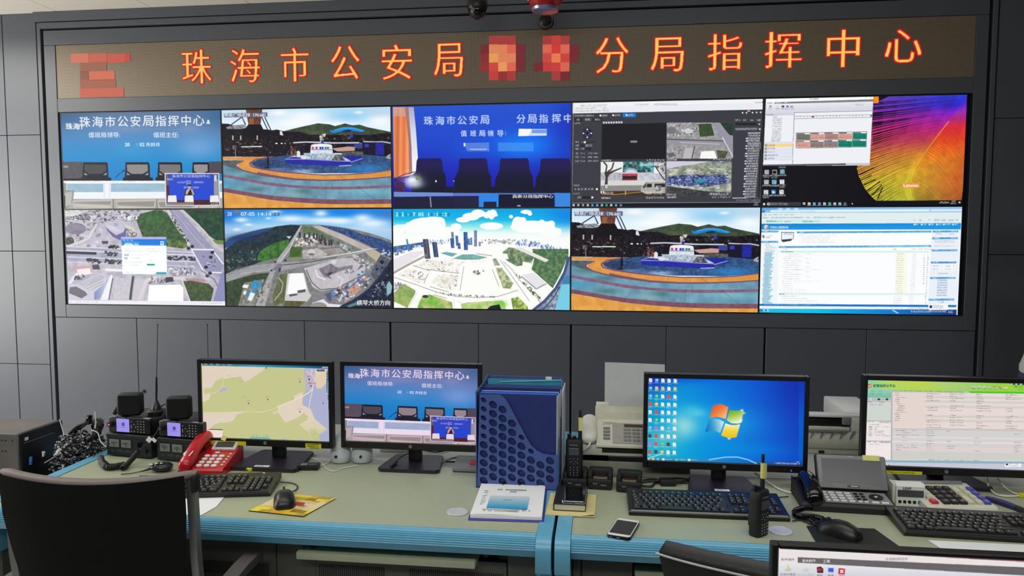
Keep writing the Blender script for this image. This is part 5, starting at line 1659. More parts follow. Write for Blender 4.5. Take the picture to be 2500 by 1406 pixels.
def pic_desktop():
    c = Cv(520, 290, R_M3, (1350, 860, 5.0), (0, 90, 200))
    c.grad(BIG(), (1150, 1000), (3100, 520), [(0, (0, 176, 206)), (.2, (0, 160, 214)), (.42, (0, 128, 218)), (.7, (6, 90, 208)), (1, (14, 50, 176))])
    c.glow(1150, 320, 330, 220, (24, 30, 176), .95)
    c.glow(1600, 300, 500, 90, (10, 70, 205), .7)
    c.glow(2000, 860, 560, 240, (30, 176, 226), .75)
    c.glow(1600, 900, 200, 190, (170, 226, 222), .8)
    c.glow(1760, 740, 130, 60, (120, 220, 230), .5)
    c.glow(1350, 1060, 260, 190, (110, 196, 196), .7)
    c.glow(1700, 700, 150, 80, (80, 200, 220), .5)
    c.glow(3050, 420, 330, 330, (16, 46, 170), .8)
    c.glow(2200, 1180, 700, 110, (0, 150, 220), .5)
    c.glow(1200, 700, 160, 300, (0, 130, 200), .5)
    # window flag: four bent panes
    P = lambda pts: [(x, y) for x, y in pts]
    c.poly(P([(1948, 660), (1990, 638), (2040, 630), (2090, 640), (2142, 668), (2110, 815), (2060, 798), (2000, 788), (1950, 794), (1914, 802)]), (226, 96, 40))
    c.grad(P([(1952, 662), (2040, 634), (2138, 670), (2108, 810), (2000, 785), (1918, 800)]), (1940, 640), (2100, 820), [(0, (206, 84, 40)), (.5, (236, 130, 60)), (1, (250, 200, 150))])
    c.grad(P([(2156, 700), (2200, 712), (2260, 712), (2330, 704), (2300, 860), (2250, 870), (2180, 866), (2120, 828)]), (2160, 700), (2220, 870), [(0, (96, 160, 30)), (.4, (150, 196, 70)), (1, (240, 244, 200))])
    c.grad(P([(1904, 822), (1960, 808), (2030, 818), (2090, 850), (2040, 985), (1980, 960), (1910, 962), (1856, 975)]), (1860, 900), (2090, 860), [(0, (10, 110, 190)), (.4, (60, 160, 206)), (1, (226, 236, 240))])
    c.grad(P([(2104, 866), (2180, 888), (2240, 886), (2286, 876), (2240, 1035), (2150, 1050), (2052, 1015)]), (2160, 870), (2160, 1050), [(0, (250, 240, 190)), (.5, (240, 210, 60)), (1, (226, 190, 20))])
    for x, y in ((2305, 706), (2330, 742), (2150, 1054), (2300, 830)):
        c.glow(x, y, 18, 14, (236, 252, 255), .9)
    # icons
    pal = [(236, 236, 230), (240, 240, 238), (226, 206, 120), (90, 176, 236), (230, 70, 70), (244, 244, 244), (70, 196, 110), (226, 190, 60), (60, 70, 90), (190, 110, 220)]
    kind = [[0, 3, 5, 5, 5], [3, 2, 2, 5, 2], [3, 6, 5, 4, 5], [4, 7, 5, 0, 5], [0, 4, 5, 5, 5], [5, 6, 5, 5, 5], [3, 9, 5, 3, 5], [8, 4, 5, 5, 5], [9, 4, 6, 8, 5], [4, 8, 7, 5, 5]]
    for j in range(10):
        for i in range(5):
            x, y = 1192 + i * 75 - j * 1.3, 340 + j * 97 + i * 2.2
            q = pal[kind[j][i]]
            if kind[j][i] in (3, 6, 7):
                c.ell(x, y, 23, 22, q)
                c.ell(x + 5, y - 5, 9, 8, (240, 246, 250), .7)
            else:
                c.poly([(x - 19, y - 22), (x + 10, y - 22), (x + 20, y - 11), (x + 20, y + 22), (x - 19, y + 22)], q)
                c.dash(x - 11, y - 8, 22, 20, (150, 150, 160), .5, .5)
            c.dash(x - 30, y + 28, 60, 9, (226, 232, 238), .75, .6)
            if (i + j) % 3 == 0:
                c.dash(x - 22, y + 42, 46, 9, (216, 226, 236), .7, .6)
    # task bar
    c.grad([(1140, 1275), (3040, 1340), (3040, 1400), (1140, 1330)], (1140, 0), (3040, 0), [(0, (70, 150, 170)), (.3, (50, 140, 190)), (.6, (20, 110, 190)), (1, (20, 60, 140))], .85)
    c.line([(1180, 1285), (1330, 1240)], 10, (206, 240, 246), .8)
    c.line([(1900, 1312), (2100, 1280), (2250, 1278), (2380, 1310), (2490, 1360)], 14, (150, 214, 246), .9)
    for i, (x, q) in enumerate(((1170, (150, 206, 236)), (1222, (240, 214, 110)), (1280, (110, 206, 236)), (1345, (236, 240, 244)), (1506, (120, 190, 226)), (1660, (230, 236, 242)))):
        c.rect_(x - 14, 1286 + i * 3, 30, 24, q)
        if i > 2:
            c.dash(x + 20, 1294 + i * 3, 90, 12, (216, 232, 242), .7)
    for i in range(10):
        c.dash(2705 + i * 27, 1345 + i * .8, 18, 18, (230, 236, 244) if i else (236, 110, 130), .85, .7)
    c.dash(2975, 1338, 34, 10, (230, 236, 244))
    c.dash(2966, 1356, 54, 10, (230, 236, 244))
    return c


def pic_platform():
    c = Cv(520, 293, R_M4, (2050, 860, 5.022), (206, 206, 200))
    c.grad([(310, 330), (2800, 350), (2800, 520), (310, 460)], (320, 0), (2760, 0), [(0, (130, 206, 176)), (.12, (168, 214, 110)), (.3, (182, 212, 80)), (.5, (160, 206, 110)), (.65, (150, 210, 70)), (1, (140, 220, 60))])
    c.glow(900, 390, 400, 60, (196, 208, 80), .6)
    c.glow(1350, 400, 260, 50, (170, 206, 140), .6)
    c.ell(365, 410, 27, 24, (214, 90, 50))
    c.poly([(342, 412), (390, 398), (372, 425)], (250, 200, 170))
    c.text('智慧指挥云平台', 546, 410, 36, (24, 70, 76), w=270, bold=.02)
    for i, q in enumerate(((150, 170, 190), (120, 140, 190), (90, 120, 150), (180, 160, 190), (80, 90, 100), (190, 60, 60), (230, 160, 40))):
        c.rect_(1622 + i * 65, 408 + i * 1.5, 46, 30, q, .8, c2=(226, 230, 226), cell=4)
        c.dash(1626 + i * 65, 442 + i * 2, 36, 9, (60, 84, 60), .7)
    c.poly([(2085, 378), (2800, 384), (2800, 408), (2100, 400)], (40, 56, 50))
    for i in range(5):
        c.ell(2110 + i * 56, 390, 18, 7, (206, 214, 206))
    c.dash(2140, 418, 130, 20, (70, 120, 50), .8)
    c.dash(2185, 452, 70, 10, (70, 110, 60), .7)
    c.poly([(1590, 478), (2800, 490), (2800, 514), (1590, 498)], (80, 190, 40))
    # left pane
    c.grad([(315, 455), (645, 458), (635, 560), (325, 555)], (0, 455), (0, 560), [(0, (150, 206, 186)), (1, (120, 184, 160))])
    for x, y in ((390, 476), (480, 478), (378, 510), (482, 510)):
        c.dash(x, y - 5, 42, 10, (40, 84, 76), .7)
    c.grad([(328, 556), (635, 560), (635, 596), (328, 592)], (0, 556), (0, 596), [(0, (214, 214, 220)), (.5, (170, 172, 180)), (1, (206, 206, 210))])
    for x in (380, 480, 580):
        c.ell(x, 576, 16, 13, (50, 50, 56) if x > 400 else (206, 206, 210))
    ln = (150, 156, 160)
    for y0, y1, q in ((598, 832, (206, 212, 206)), (840, 1080, (236, 228, 226)), (1086, 1310, (240, 230, 228))):
        c.poly([(328, y0), (632, y0 + 4), (630, y1 + 4), (326, y1)], q)
        c.line([(328, y0), (632, y0 + 4)], 5, (130, 130, 134))
        c.poly([(480, y0 + 4), (632, y0 + 6), (632, y0 + 30), (480, y0 + 28)], (214, 208, 206))
    for x, y, w in ((344, 610, 56), (490, 614, 60), (380, 642, 30), (430, 642, 26), (480, 644, 50), (344, 854, 74), (490, 858, 110), (364, 886, 50), (430, 886, 56), (426, 912, 184), (426, 930, 26), (426, 948, 26), (426, 966, 110), (426, 984, 110), (426, 1004, 140), (426, 1022, 196), (344, 1100, 40), (410, 1102, 40), (504, 1104, 110), (364, 1130, 50), (430, 1130, 56)):
        c.dash(x, y - 5, w, 10, (90, 88, 96), .75, .6)
    for y in (912, 930, 948, 966, 984, 1004, 1022):
        c.dash(358, y - 5, 42, 10, (90, 88, 96), .75, .6)
    c.poly([(632, 460), (650, 466), (645, 1325), (626, 1322)], (176, 178, 182))
    # main pane
    c.poly([(650, 470), (1600, 488), (1600, 505), (650, 490)], (190, 200, 186))
    for i in range(7):
        c.dash(662 + i * 124, 466 + i * 2.4, 108, 14, (90, 100, 90), .7, .6)
    c.poly([(648, 488), (1040, 494), (1036, 940), (646, 936)], (228, 212, 206))
    for i, (x, w) in enumerate(((680, 54), (680, 54), (700, 126), (680, 54), (680, 54), (700, 54), (720, 82), (720, 82), (700, 92), (700, 112), (680, 54), (680, 54), (680, 66), (680, 52))):
        c.dash(x, 500 + i * 25.6, w, 10, (96, 88, 88), .75, .6)
    c.poly([(1040, 494), (2800, 520), (2800, 960), (1036, 940)], (230, 216, 210))
    for y in (534, 590, 650, 770, 822, 924):
        c.poly([(1042, y), (2800, y + 22), (2800, y + 48), (1042, y + 26)], (212, 206, 198))
    rs = random.Random(3)
    for y in (512, 538, 564, 592, 622, 652, 682, 712, 772, 798, 830, 858, 892, 922):
        for x in (1070, 1354, 1680, 2040):
            if rs.random() < .78:
                c.dash(x, y - 5 + (x - 1040) * .014, 56 + rs.random() * 30, 10, (96, 92, 92), .75, .6)
                if rs.random() < .5:
                    c.dash(x + 66, y - 5 + (x - 1040) * .014, 60 + rs.random() * 60, 10, (110, 110, 104), .7, .6)
    c.poly([(646, 936), (2800, 968), (2800, 1340), (644, 1320)], (212, 208, 208))
    c.line([(646, 936), (2800, 968)], 4, (150, 150, 154))
    for y0, y1, q in ((1024, 1046, (224, 216, 216)), (1080, 1104, (226, 218, 216)), (1150, 1210, (222, 208, 208)), (1210, 1300, (206, 206, 200))):
        c.poly([(648, y0), (2800, y0 + 34), (2800, y1 + 34), (648, y1)], q)
    for y in (958, 984, 1014, 1036, 1084, 1114, 1140, 1166, 1196):
        for x in (694, 766, 880, 1064, 1316, 1650, 2140):
            if rs.random() < .6:
                c.dash(x, y - 5 + (x - 646) * .016, 46 + rs.random() * 60, 10, (96, 92, 96), .7, .55)
    for i in range(7):
        c.dash(1090 + i * 92, 1316 + i * 1.4, 70, 10, (90, 92, 96), .65, .55)
    c.poly([(320, 1320), (2800, 1348), (2800, 1378), (320, 1345)], (140, 176, 192))
    c.poly([(320, 1345), (2800, 1378), (2800, 1470), (320, 1430)], (196, 200, 214))
    for x, q in ((490, (60, 90, 150)), (540, (110, 130, 190)), (605, (170, 110, 120))):
        c.rect_(x - 16, 1368, 32, 26, (236, 236, 240))
        c.ell(x, 1382, 11, 10, q)
    c.poly([(2026, 1360), (2230, 1362), (2225, 1404), (2060, 1404), (2046, 1420), (2048, 1402), (2024, 1400)], (240, 240, 240))
    c.ell(2052, 1374, 15, 13, (50, 56, 96))
    c.dash(2080, 1364, 110, 11, (90, 92, 100))
    c.dash(2080, 1384, 100, 11, (90, 92, 100))
    return c


def pic_control():
    c = Cv(760, 428, R_M5, (1750, 1120, 4.916), (236, 230, 228))
    c.poly([(700, 1054), (3800, 1232), (3800, 1246), (700, 1067)], (176, 84, 104))
    c.poly([(700, 1067), (3800, 1246), (3800, 1306), (700, 1170)], (232, 226, 224))
    c.poly([(970, 1180), (3800, 1306), (3800, 1406), (970, 1246)], (104, 100, 104))
    c.poly([(722, 1170), (970, 1180), (970, 1248), (722, 1240)], (230, 226, 226))
    c.grad([(700, 1240), (3800, 1406), (3800, 2200), (700, 2000)], (0, 1240), (0, 1700), [(0, (228, 226, 230)), (.3, (206, 206, 216)), (1, (226, 226, 232))])
    c.poly([(700, 1700), (3800, 1900), (3800, 4000), (700, 4000)], (238, 238, 242))
    c.line([(1500, 1760), (1500, 4000)], 8, (150, 150, 160))
    c.text('软件操作', 852, 1208, 32, (92, 92, 98), w=160)
    c.text('基本操作', 1104, 1223, 34, (238, 238, 238), w=160, bold=.03)
    c.text('工具', 1316, 1230, 36, (238, 238, 238), w=84, bold=.03)
    c.text('处理器控制软件', 2160, 1203, 34, (120, 116, 118), w=265)
    c.poly([(805, 1350), (840, 1312), (900, 1312), (880, 1352)], (196, 196, 190))
    c.poly([(842, 1290), (862, 1270), (872, 1310), (858, 1322)], (226, 206, 60))
    c.poly([(1016, 1352), (1050, 1312), (1112, 1316), (1090, 1360)], (206, 206, 200))
    c.poly([(1200, 1300), (1245, 1290), (1278, 1318), (1278, 1370), (1205, 1368)], (56, 46, 50))
    c.ell(1236, 1330, 28, 18, (206, 40, 60))
    c.poly([(1330, 1302), (1412, 1306), (1410, 1372), (1330, 1366)], (206, 206, 214))
    c.poly([(1338, 1310), (1402, 1314), (1400, 1360), (1338, 1356)], (54, 90, 226))
    c.poly([(1462, 1312), (1540, 1318), (1536, 1388), (1460, 1384)], (200, 30, 54))
    c.line([(1482, 1332), (1518, 1370)], 15, (246, 240, 240))
    c.line([(1518, 1332), (1482, 1370)], 15, (246, 240, 240))
    c.text('连接处理器', 852, 1386, 30, (110, 108, 112), w=190)
    c.text('断开处理器', 1066, 1394, 30, (176, 174, 176), w=190)
    c.text('备份', 1236, 1398, 28, (90, 90, 96), w=70)
    c.text('屏幕', 1368, 1402, 28, (90, 90, 96), w=70)
    c.text('退出', 1498, 1406, 28, (90, 90, 96), w=70)
    return c
# ================================================================ the room
X0, X1 = -0.088, 5.198                 # inner edges of the frame that holds the displays
floor_m = mat('white floor tile', (206, 208, 206), 0.3, var=0.03)
nt = floor_m.node_tree
_b = nt.nodes['Principled BSDF']
_br = nt.nodes.new('ShaderNodeTexBrick')
_br.offset = 0
_br.inputs['Color1'].default_value = _br.inputs['Color2'].default_value = (*lin((206, 208, 206)), 1)
_br.inputs['Mortar'].default_value = (*lin((120, 120, 116)), 1)
_br.inputs['Scale'].default_value = 1
_br.inputs['Mortar Size'].default_value = 0.004
_br.inputs['Brick Width'].default_value = _br.inputs['Row Height'].default_value = 0.6
_tc = nt.nodes.new('ShaderNodeTexCoord')
nt.links.new(_tc.outputs['Object'], _br.inputs['Vector'])
nt.links.new(_br.outputs['Color'], _b.inputs['Base Color'])
struct('floor', B().span(-3.6, 8.2, -6.2, 0.2, -0.1, 0), floor_m)

ceil = struct('ceiling', B().span(-3.6, 8.2, -6.2, 0.2, 2.885, 2.98), M_gap)
for i in range(-6, 13):                # strips of ceiling board with an open joint between them
    x = 0.016 + 0.604 * i
    struct('ceiling_board', B().span(x + 0.002, x + 0.602, -6.2, 0.1, 2.877, 2.895), M_ceil, ceil)

back = struct('wall_back', B().span(-3.6, 8.2, 0.05, 0.2, 0, 2.885), M_gap)


def panel(x0, x1, z0, z1, y0=0.0, y1=0.06, name='wall_panel', m=M_panel, bev=0.0015):
    return struct(name, B().span(x0, x1, y0, y1, z0, z1, bev, 1), m, back)


g = 0.0009
for xs in ((-0.136, -0.354), (-0.358, -0.957), (-0.961, -1.56), (-1.564, -2.17)):
    for z0, z1 in ((0.0, 0.757), (0.758, 1.456), (1.457, 2.158), (2.159, 2.876)):
        panel(xs[1], xs[0], z0 + g, z1 - g)
for xs in ((5.246, 5.84), (5.845, 6.44), (6.445, 7.04)):
    for z0, z1 in ((0.0, 0.757), (0.758, 1.456), (1.457, 2.158), (2.159, 2.876)):
        panel(xs[0], xs[1], z0 + g, z1 - g)
panel(-0.128, -0.104, 0.0, 2.816, -0.004, name='frame_strip')
panel(5.214, 5.238, 0.0, 2.816, -0.004, name='frame_strip')
panel(-0.134, 5.244, 2.820, 2.876, -0.022, name='header_strip')
panel(-0.104, 5.214, 2.782, 2.816, -0.012, name='header_strip')
# frame round the displays: head, sides, rail between sign and displays, rail below
panel(X0, X1, 2.686, 2.772, name='frame_head')
panel(X0, -0.0145, 1.0545, 2.6845, name='frame_side')
panel(5.137, X1, 1.0545, 2.6845, name='frame_side')
panel(-0.0135, 5.136, 2.290, 2.370, name='frame_rail')
panel(-0.0135, 5.136, 1.0545, 1.1305, name='frame_rail')
# doors below the displays
DX = [X0, 0.447, 0.982, 1.506, 2.026, 2.543, 3.070, 3.597, 4.125, 4.654, X1]
for i in range(10):
    a = DX[i] + (0.0055 if i in (2, 4, 6, 8) else 0.0015)
    b = DX[i + 1] - (0.0055 if i + 1 in (2, 4, 6, 8) else 0.0015)
    p = panel(a, b, 0.10, 1.0515, name='cabinet_door')
    if i == 1:
        struct('door_lock', B().cyl((0.481, -0.006, 0.607), (0.481, 0.01, 0.607), 0.0095).cyl((0.481, -0.009, 0.607), (0.481, -0.005, 0.607), 0.006), M_rubber, p)
panel(X0, X1, 0.0, 0.097, 0.02, name='plinth')

# ================================================================ led sign over the displays
LX0, LX1, LZ0, LZ1 = -0.0125, 5.135, 2.3715, 2.6835
sign = thing('led_sign', 'long red and yellow LED text sign above the wall of displays', 'sign', (2.56, 0.0, LZ0))
ledm = mat('led matrix face', (118, 108, 92), 0.5, var=0.04, scale=3)
nt = ledm.node_tree
_b = nt.nodes['Principled BSDF']
_v = nt.nodes.new('ShaderNodeTexVoronoi')
_v.inputs['Scale'].default_value = 1 / 0.0048
_v.inputs['Randomness'].default_value = 0
_v.voronoi_dimensions = '3D'
_tc = nt.nodes.new('ShaderNodeTexCoord')
nt.links.new(_tc.outputs['Object'], _v.inputs['Vector'])
_r = nt.nodes.new('ShaderNodeValToRGB')
_r.color_ramp.elements[0].position, _r.color_ramp.elements[1].position = 0.30, 0.46
_r.color_ramp.elements[0].color = (*lin((158, 140, 115)), 1)
_r.color_ramp.elements[1].color = (*lin((92, 82, 68)), 1)
nt.links.new(_v.outputs['Distance'], _r.inputs['Fac'])
nt.links.new(_r.outputs['Color'], _b.inputs['Base Color'])
OS = (2.56, 0.0, LZ0)


def local(b, o):
    return b.move(Matrix.Translation((-o[0], -o[1], -o[2])))


obj('sign_face', local(B().span(LX0, LX1, 0.004, 0.05, LZ0, LZ1), OS), ledm, sign)
PIT = 0.00235
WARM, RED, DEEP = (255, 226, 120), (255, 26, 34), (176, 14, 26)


def led_dots(name, cells, parent):
    """one small lit square per cell: cells = [(column, row, colour)]"""
    n = len(cells)
    co = np.zeros((n, 4, 3), np.float32)
    cc = np.ones((n, 4, 4), np.float32)
    h = PIT * 0.47
    for k, (i, j, q) in enumerate(cells):
        x, z = LX0 + (i + .5) * PIT - OS[0], LZ0 + (j + .5) * PIT - OS[2]
        co[k] = [(x - h, 0.002, z - h), (x + h, 0.002, z - h), (x + h, 0.002, z + h), (x - h, 0.002, z + h)]
        cc[k, :, :3] = np.array(q) / 255.0
    me = bpy.data.meshes.new(name)
    me.vertices.add(n * 4)
    me.vertices.foreach_set('co', co.ravel())
    me.loops.add(n * 4)
    me.loops.foreach_set('vertex_index', np.arange(n * 4, dtype=np.int32))
    me.polygons.add(n)
    me.polygons.foreach_set('loop_start', np.arange(0, n * 4, 4, dtype=np.int32))
    me.update(calc_edges=True)
    at = me.color_attributes.new('picture', 'BYTE_COLOR', 'POINT')
    at.data.foreach_set('color_srgb', cc.ravel())
    me.materials.append(M_led)
    o = bpy.data.objects.new(name, me)
    COL.objects.link(o)
    o.parent = parent
    return o


def glyph_cells(ch, px0, px1, py0, py1):
    """the cells of one character: thin level strokes, strong upright ones, red glow painted round them"""
    (x0, z1), (x1, z0) = W(px0, py0), W(px1, py1)
    v, f = letters(ch)
    lo, hi = v.min(0), v.max(0)
    SS = 3
    w, h = int(round((x1 - x0) / PIT)), int(round((z1 - z0) / PIT))
    P = (v - lo) / (hi - lo) * (w, h)
    K = np.zeros((h * SS, w * SS))
    X = (np.arange(w * SS) + .5) / SS
    Y = ((np.arange(h * SS) + .5) / SS)[:, None]
    for k in f:
        Q = P[list(k)]
        ins = np.zeros(K.shape, bool)
        for i in range(len(Q)):
            (ax, ay), (bx, by) = Q[i], Q[(i + 1) % len(Q)]
            if ay == by:
                continue
            ins ^= ((ay > Y) != (by > Y)) & (X[None] < (bx - ax) * (Y - ay) / (by - ay) + ax)
        K[ins] = 1
    er = max(1, int(round(h * SS * 0.016)))
    E = K.copy()
    for d in range(1, er + 1):                        # thin the level strokes
        E[d:] = np.minimum(E[d:], K[:-d])
        E[:-d] = np.minimum(E[:-d], K[d:])
    cell = E.reshape(h, SS, w, SS).mean((1, 3))
    M = np.zeros((h + 8, w + 8))
    M[4:-4, 4:-4] = cell
    core = M > 0.38
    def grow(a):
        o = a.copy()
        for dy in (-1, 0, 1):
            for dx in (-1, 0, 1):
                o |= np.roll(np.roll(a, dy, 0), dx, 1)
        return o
    glow1 = grow(core)  # red glow round the strokes, painted as fading rings of dots
    glow2 = grow(glow1)
    glow3 = grow(glow2)
    ci, cj = int(round((x0 - LX0) / PIT)) - 4, int(round((z0 - LZ0) / PIT)) - 4
    out = []
    for j in range(M.shape[0]):
        for i in range(M.shape[1]):
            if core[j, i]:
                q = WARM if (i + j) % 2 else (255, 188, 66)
            elif glow1[j, i]:
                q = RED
            elif glow2[j, i]:
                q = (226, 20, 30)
            elif glow3[j, i] and (i + j) % 2 == 0:
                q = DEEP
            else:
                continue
            out.append((ci + i, cj + j, q))
    return out


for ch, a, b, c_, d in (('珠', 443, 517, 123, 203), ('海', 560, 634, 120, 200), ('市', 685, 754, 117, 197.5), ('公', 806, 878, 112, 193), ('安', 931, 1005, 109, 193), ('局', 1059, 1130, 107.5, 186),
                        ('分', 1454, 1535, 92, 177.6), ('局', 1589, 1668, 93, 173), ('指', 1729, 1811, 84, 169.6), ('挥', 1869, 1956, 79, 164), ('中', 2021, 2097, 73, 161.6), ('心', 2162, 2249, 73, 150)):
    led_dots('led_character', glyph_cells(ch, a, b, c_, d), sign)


def block(spec):
    out = []
    for x, y, w, h, q in spec:
        (x0, z1), (x1, z0) = W(x, y), W(x + w, y + h)
        for i in range(int(round((x0 - LX0) / PIT)), int(round((x1 - LX0) / PIT))):
            for j in range(int(round((z0 - LZ0) / PIT)), int(round((z1 - LZ0) / PIT))):
                out.append((i, j, q))
    return out


u = 21.75  # coarse lit blocks added in place of characters that cannot be read
r1, r2, r3, r4 = (168, 62, 62), (224, 104, 84), (228, 134, 92), (120, 44, 50)
led_dots('led_mosaic_patch', block([(1194 + i * u, 87 + j * u, u, u, q) for i, j, q in (
    (0, 0, r1), (1, 0, r1), (2, 0, r1), (0, 1, r3), (1, 1, r3), (2, 1, r2), (0, 2, (232, 162, 88)), (1, 2, r3), (2, 2, r3), (0, 3, (206, 74, 66)), (1, 3, (236, 158, 96)), (2, 3, r2), (0, 4, (196, 66, 62)), (1, 4, (150, 52, 54)), (2, 4, r1),
    (-1, 1, r4), (-1, 2, (140, 48, 52)), (-1, 3, (150, 50, 52)), (3, 1, r4), (3, 2, r4), (3, 3, r4))]), sign)
led_dots('led_mosaic_patch', block([(1325 + i * u, 87 + j * u, u, u, q) for i, j, q in (
    (0, 0, r1), (1, 0, (196, 66, 60)), (2, 0, r1), (0, 1, r2), (1, 1, (214, 60, 58)), (2, 1, (222, 106, 86)), (0, 2, (206, 76, 66)), (1, 2, (236, 128, 86)), (2, 2, (206, 70, 64)), (0, 3, (200, 62, 60)), (1, 3, (206, 66, 60)), (2, 3, r2), (1, 4, r1), (2, 4, r4), (-1, 3, r4), (3, 1, r4), (3, 2, r4))]), sign)
led_dots('led_mosaic_patch', block([(172, 131, 44, 21, (214, 122, 98)), (216, 131, 44, 21, (206, 104, 86)), (260, 131, 44, 21, (204, 96, 80)), (304, 131, 14, 18, (200, 84, 74)),
                                  (194, 153, 66, 21, (160, 106, 84)), (216, 174, 64, 21, (216, 116, 90)), (194, 174, 22, 21, (150, 98, 80)), (194, 195, 88, 20, (170, 104, 86)), (194, 216, 108, 20, (206, 106, 86))]), sign)

# ================================================================ the ten wall displays
A_meet, A_plaza = pic_meeting(), pic_plaza()
WALL = [(0, 0, A_meet, None, 'upper wall display showing a light blue meeting room with white Chinese title and inset'),
        (1, 0, A_plaza, None, 'upper wall display showing a fountain plaza beside the light blue meeting room display'),
        (2, 0, pic_blue(), None, 'upper wall display showing deep blue meeting room with orange curtain and dark chairs'),
        (3, 0, pic_console(), None, 'wall display showing dark camera console with four camera views'),
        (4, 0, pic_feather(), None, 'wall display showing colourful feather wallpaper and open white window'),
        (0, 1, pic_junction(), None, 'lower wall display showing aerial road junction with a small white dialog box'),
        (1, 1, pic_fisheye(), None, 'lower wall display showing fisheye aerial view with river and green mountains'),
        (2, 1, pic_bright(), None, 'lower wall display showing overexposed white city view with towers under bright sky'),
        (3, 1, A_plaza, 1, 'lower wall display showing the fountain plaza next to the white web page display'),
        (4, 1, pic_webapp(), None, 'wall display showing a white and blue office web page')]
for i, j, cv, copy, lab in WALL:
    x0, x1, z0, z1, y = wrect(i, j)
    o = (i * DW + DW / 2, 0.0, DZ + (1 - j) * DH)
    t = thing('wall_display', lab, 'video display', o, 0, 'displays of the video wall')
    f = B()
    a0, a1, c0, c1 = i * DW + .0003, (i + 1) * DW - .0003, DZ + (1 - j) * DH + .0003, DZ + (2 - j) * DH - .0003
    f.span(a0, x0, -.001, .045, c0, c1).span(x1, a1, -.001, .045, c0, c1).span(x0, x1, -.001, .045, c0, z0).span(x0, x1, -.001, .045, z1, c1).span(x0, x1, .006, .045, z0, z1)
    obj('bezel', local(f, o), M_black, t)
    show('screen', cv, (x0, x1, z0, z1, 0.001), t, None, o)

# ================================================================ things hanging under the ceiling in front of the wall
cx, cz = W(1165, 18, -0.30)
t = thing('security_camera', 'small black dome camera under the ceiling, the left of two', 'camera', (cx, -0.30, cz))
obj('mount', B().cyl((0, 0, .05), (0, 0, 2.877 - cz), .022).cyl((0, 0, 2.862 - cz), (0, 0, 2.8765 - cz), .045), M_blackm, t)
obj('body', B().lathe([(.001, .06), (.04, .055), (.052, .03), (.052, -.005), (.049, -.012)]), M_black, t)
obj('dome', B().sph((0, 0, -.012), (.047, .047, .05)), M_blackg, t)
obj('lens', B().cyl((-.012, -.046, -.022), (-.014, -.056, -.026), .011), M_chrome, t)
ex, ez = W(1331, 12, -0.42)
t = thing('fire_extinguisher', 'red hanging fire extinguisher with yellow label under the ceiling', 'fire extinguisher', (ex, -0.42, ez))
obj('body', B().lathe([(.03, -.028), (.062, -.014), (.085, .02), (.088, .05), (.07, .09), (.03, .11)]), M_red, t)
obj('collar', B().lathe([(.055, -.034), (.066, -.03), (.07, -.018), (.062, -.012)]), M_silver, t)
obj('hanger', B().cyl((0, 0, .10), (0, 0, 2.877 - ez), .012), M_grey, t)
obj('label_patch', B().surf(lambda a, b: (.0885 * math.cos(rad(196 + 20 * a)), .0885 * math.sin(rad(196 + 20 * a)), .012 + .03 * b), 6, 1), M_ygl, t)
rx, rz = W(1333, 54, -0.14)
t = thing('ptz_camera', 'black round camera with thin grey ring hanging below the red extinguisher', 'camera', (rx, -0.14, rz))
obj('arm', B().cyl((0, 0, .02), (0, 0, 2.877 - rz), .016), M_blackm, t)
obj('ball', B().sph((0, 0, 0), .043), M_black, t)
obj('lens_ring', B().tube([(.036 * math.cos(k * PI / 16), -.036, .036 * math.sin(k * PI / 16)) for k in range(33)], .0014, 6, 0), M_grey, t)

# ================================================================ the two desks
NOSE = [(-2.186, .7495), (-2.2, .7505), (-2.214, .7495), (-2.2215, .747), (-2.2265, .743)]
prof = [(-2.15, .746), (-2.186, .7495), (-2.197, .7502)]
for k in range(10):                                      # ribbed front edge
    t0, t1 = k / 10, (k + .45) / 10
    for t_, d_ in ((t0, .0), (t0 + .05, .0022), (t1, .0022), (t1 + .05, .0)):
        a = -.15 + t_ * 1.75
        prof.append((-2.198 - (.036 + d_) * math.sin(a + .15) * .98, .716 + (.034 + d_) * math.cos(a)))
prof += [(-2.215, .692), (-2.15, .692)]
CAP = [(-1.15, .752), (-2.205, .752), (-2.226, .748), (-2.242, .736), (-2.247, .72), (-2.247, .664), (-2.242, .658), (-2.2, .658), (-2.2, .60), (-1.15, .60)]


def desk(lab, x0, x1, capl, capr, bays, panels, vents):
    t = thing('operator_desk', lab, 'desk', ((x0 + x1) / 2, -1.8, 0), 0, 'control room desks')
    o = ((x0 + x1) / 2, -1.8, 0)
    cw = .0415
    xa = x0 + (cw if capl else 0) + .001
    xb = x1 - (cw if capr else 0) - .001
    obj('desktop', local(B().span(xa, xb, -2.19, -1.652, .722, .75), o), M_lam, t)
    obj('rear_shelf', local(B().span(xa, xb, -1.649, -1.15, .722, .7505).span(xa, xb, -1.18, -1.15, .05, .722), o), M_shelf, t)
    obj('front_edge', local(B().prism(prof, 'x', xa, xb), o), M_blue, t, 25)
    for on, a in ((capl, x0), (capr, x1 - cw)):
        if on:
            obj('end_cap', local(B().prism(CAP, 'x', a, a + cw), o), M_blue, t, 40)
            obj('leg', local(B().span(a + .004, a + cw - .004, -2.16, -1.2, 0, .62, .002), o), M_cab, t)
    for a, b, z0, z1 in panels:
        obj('front_panel', local(B().span(a, b, -2.13, -2.11, z0, z1, .0015, 1), o), M_cab, t)
    for a, b, z0, z1 in vents:
        v = B()
        n = int((b - a) / .0062)
        for k in range(n):
            v.span(a + k * .0062, a + k * .0062 + .0027, -2.1312, -2.125, z0, z1)
        obj('vent_slots', local(v, o), M_gap, t)
    for a, b in bays:
        obj('recess', local(B().span(a, b, -2.105, -2.09, .55, .69), o), M_gap, t)
    return t


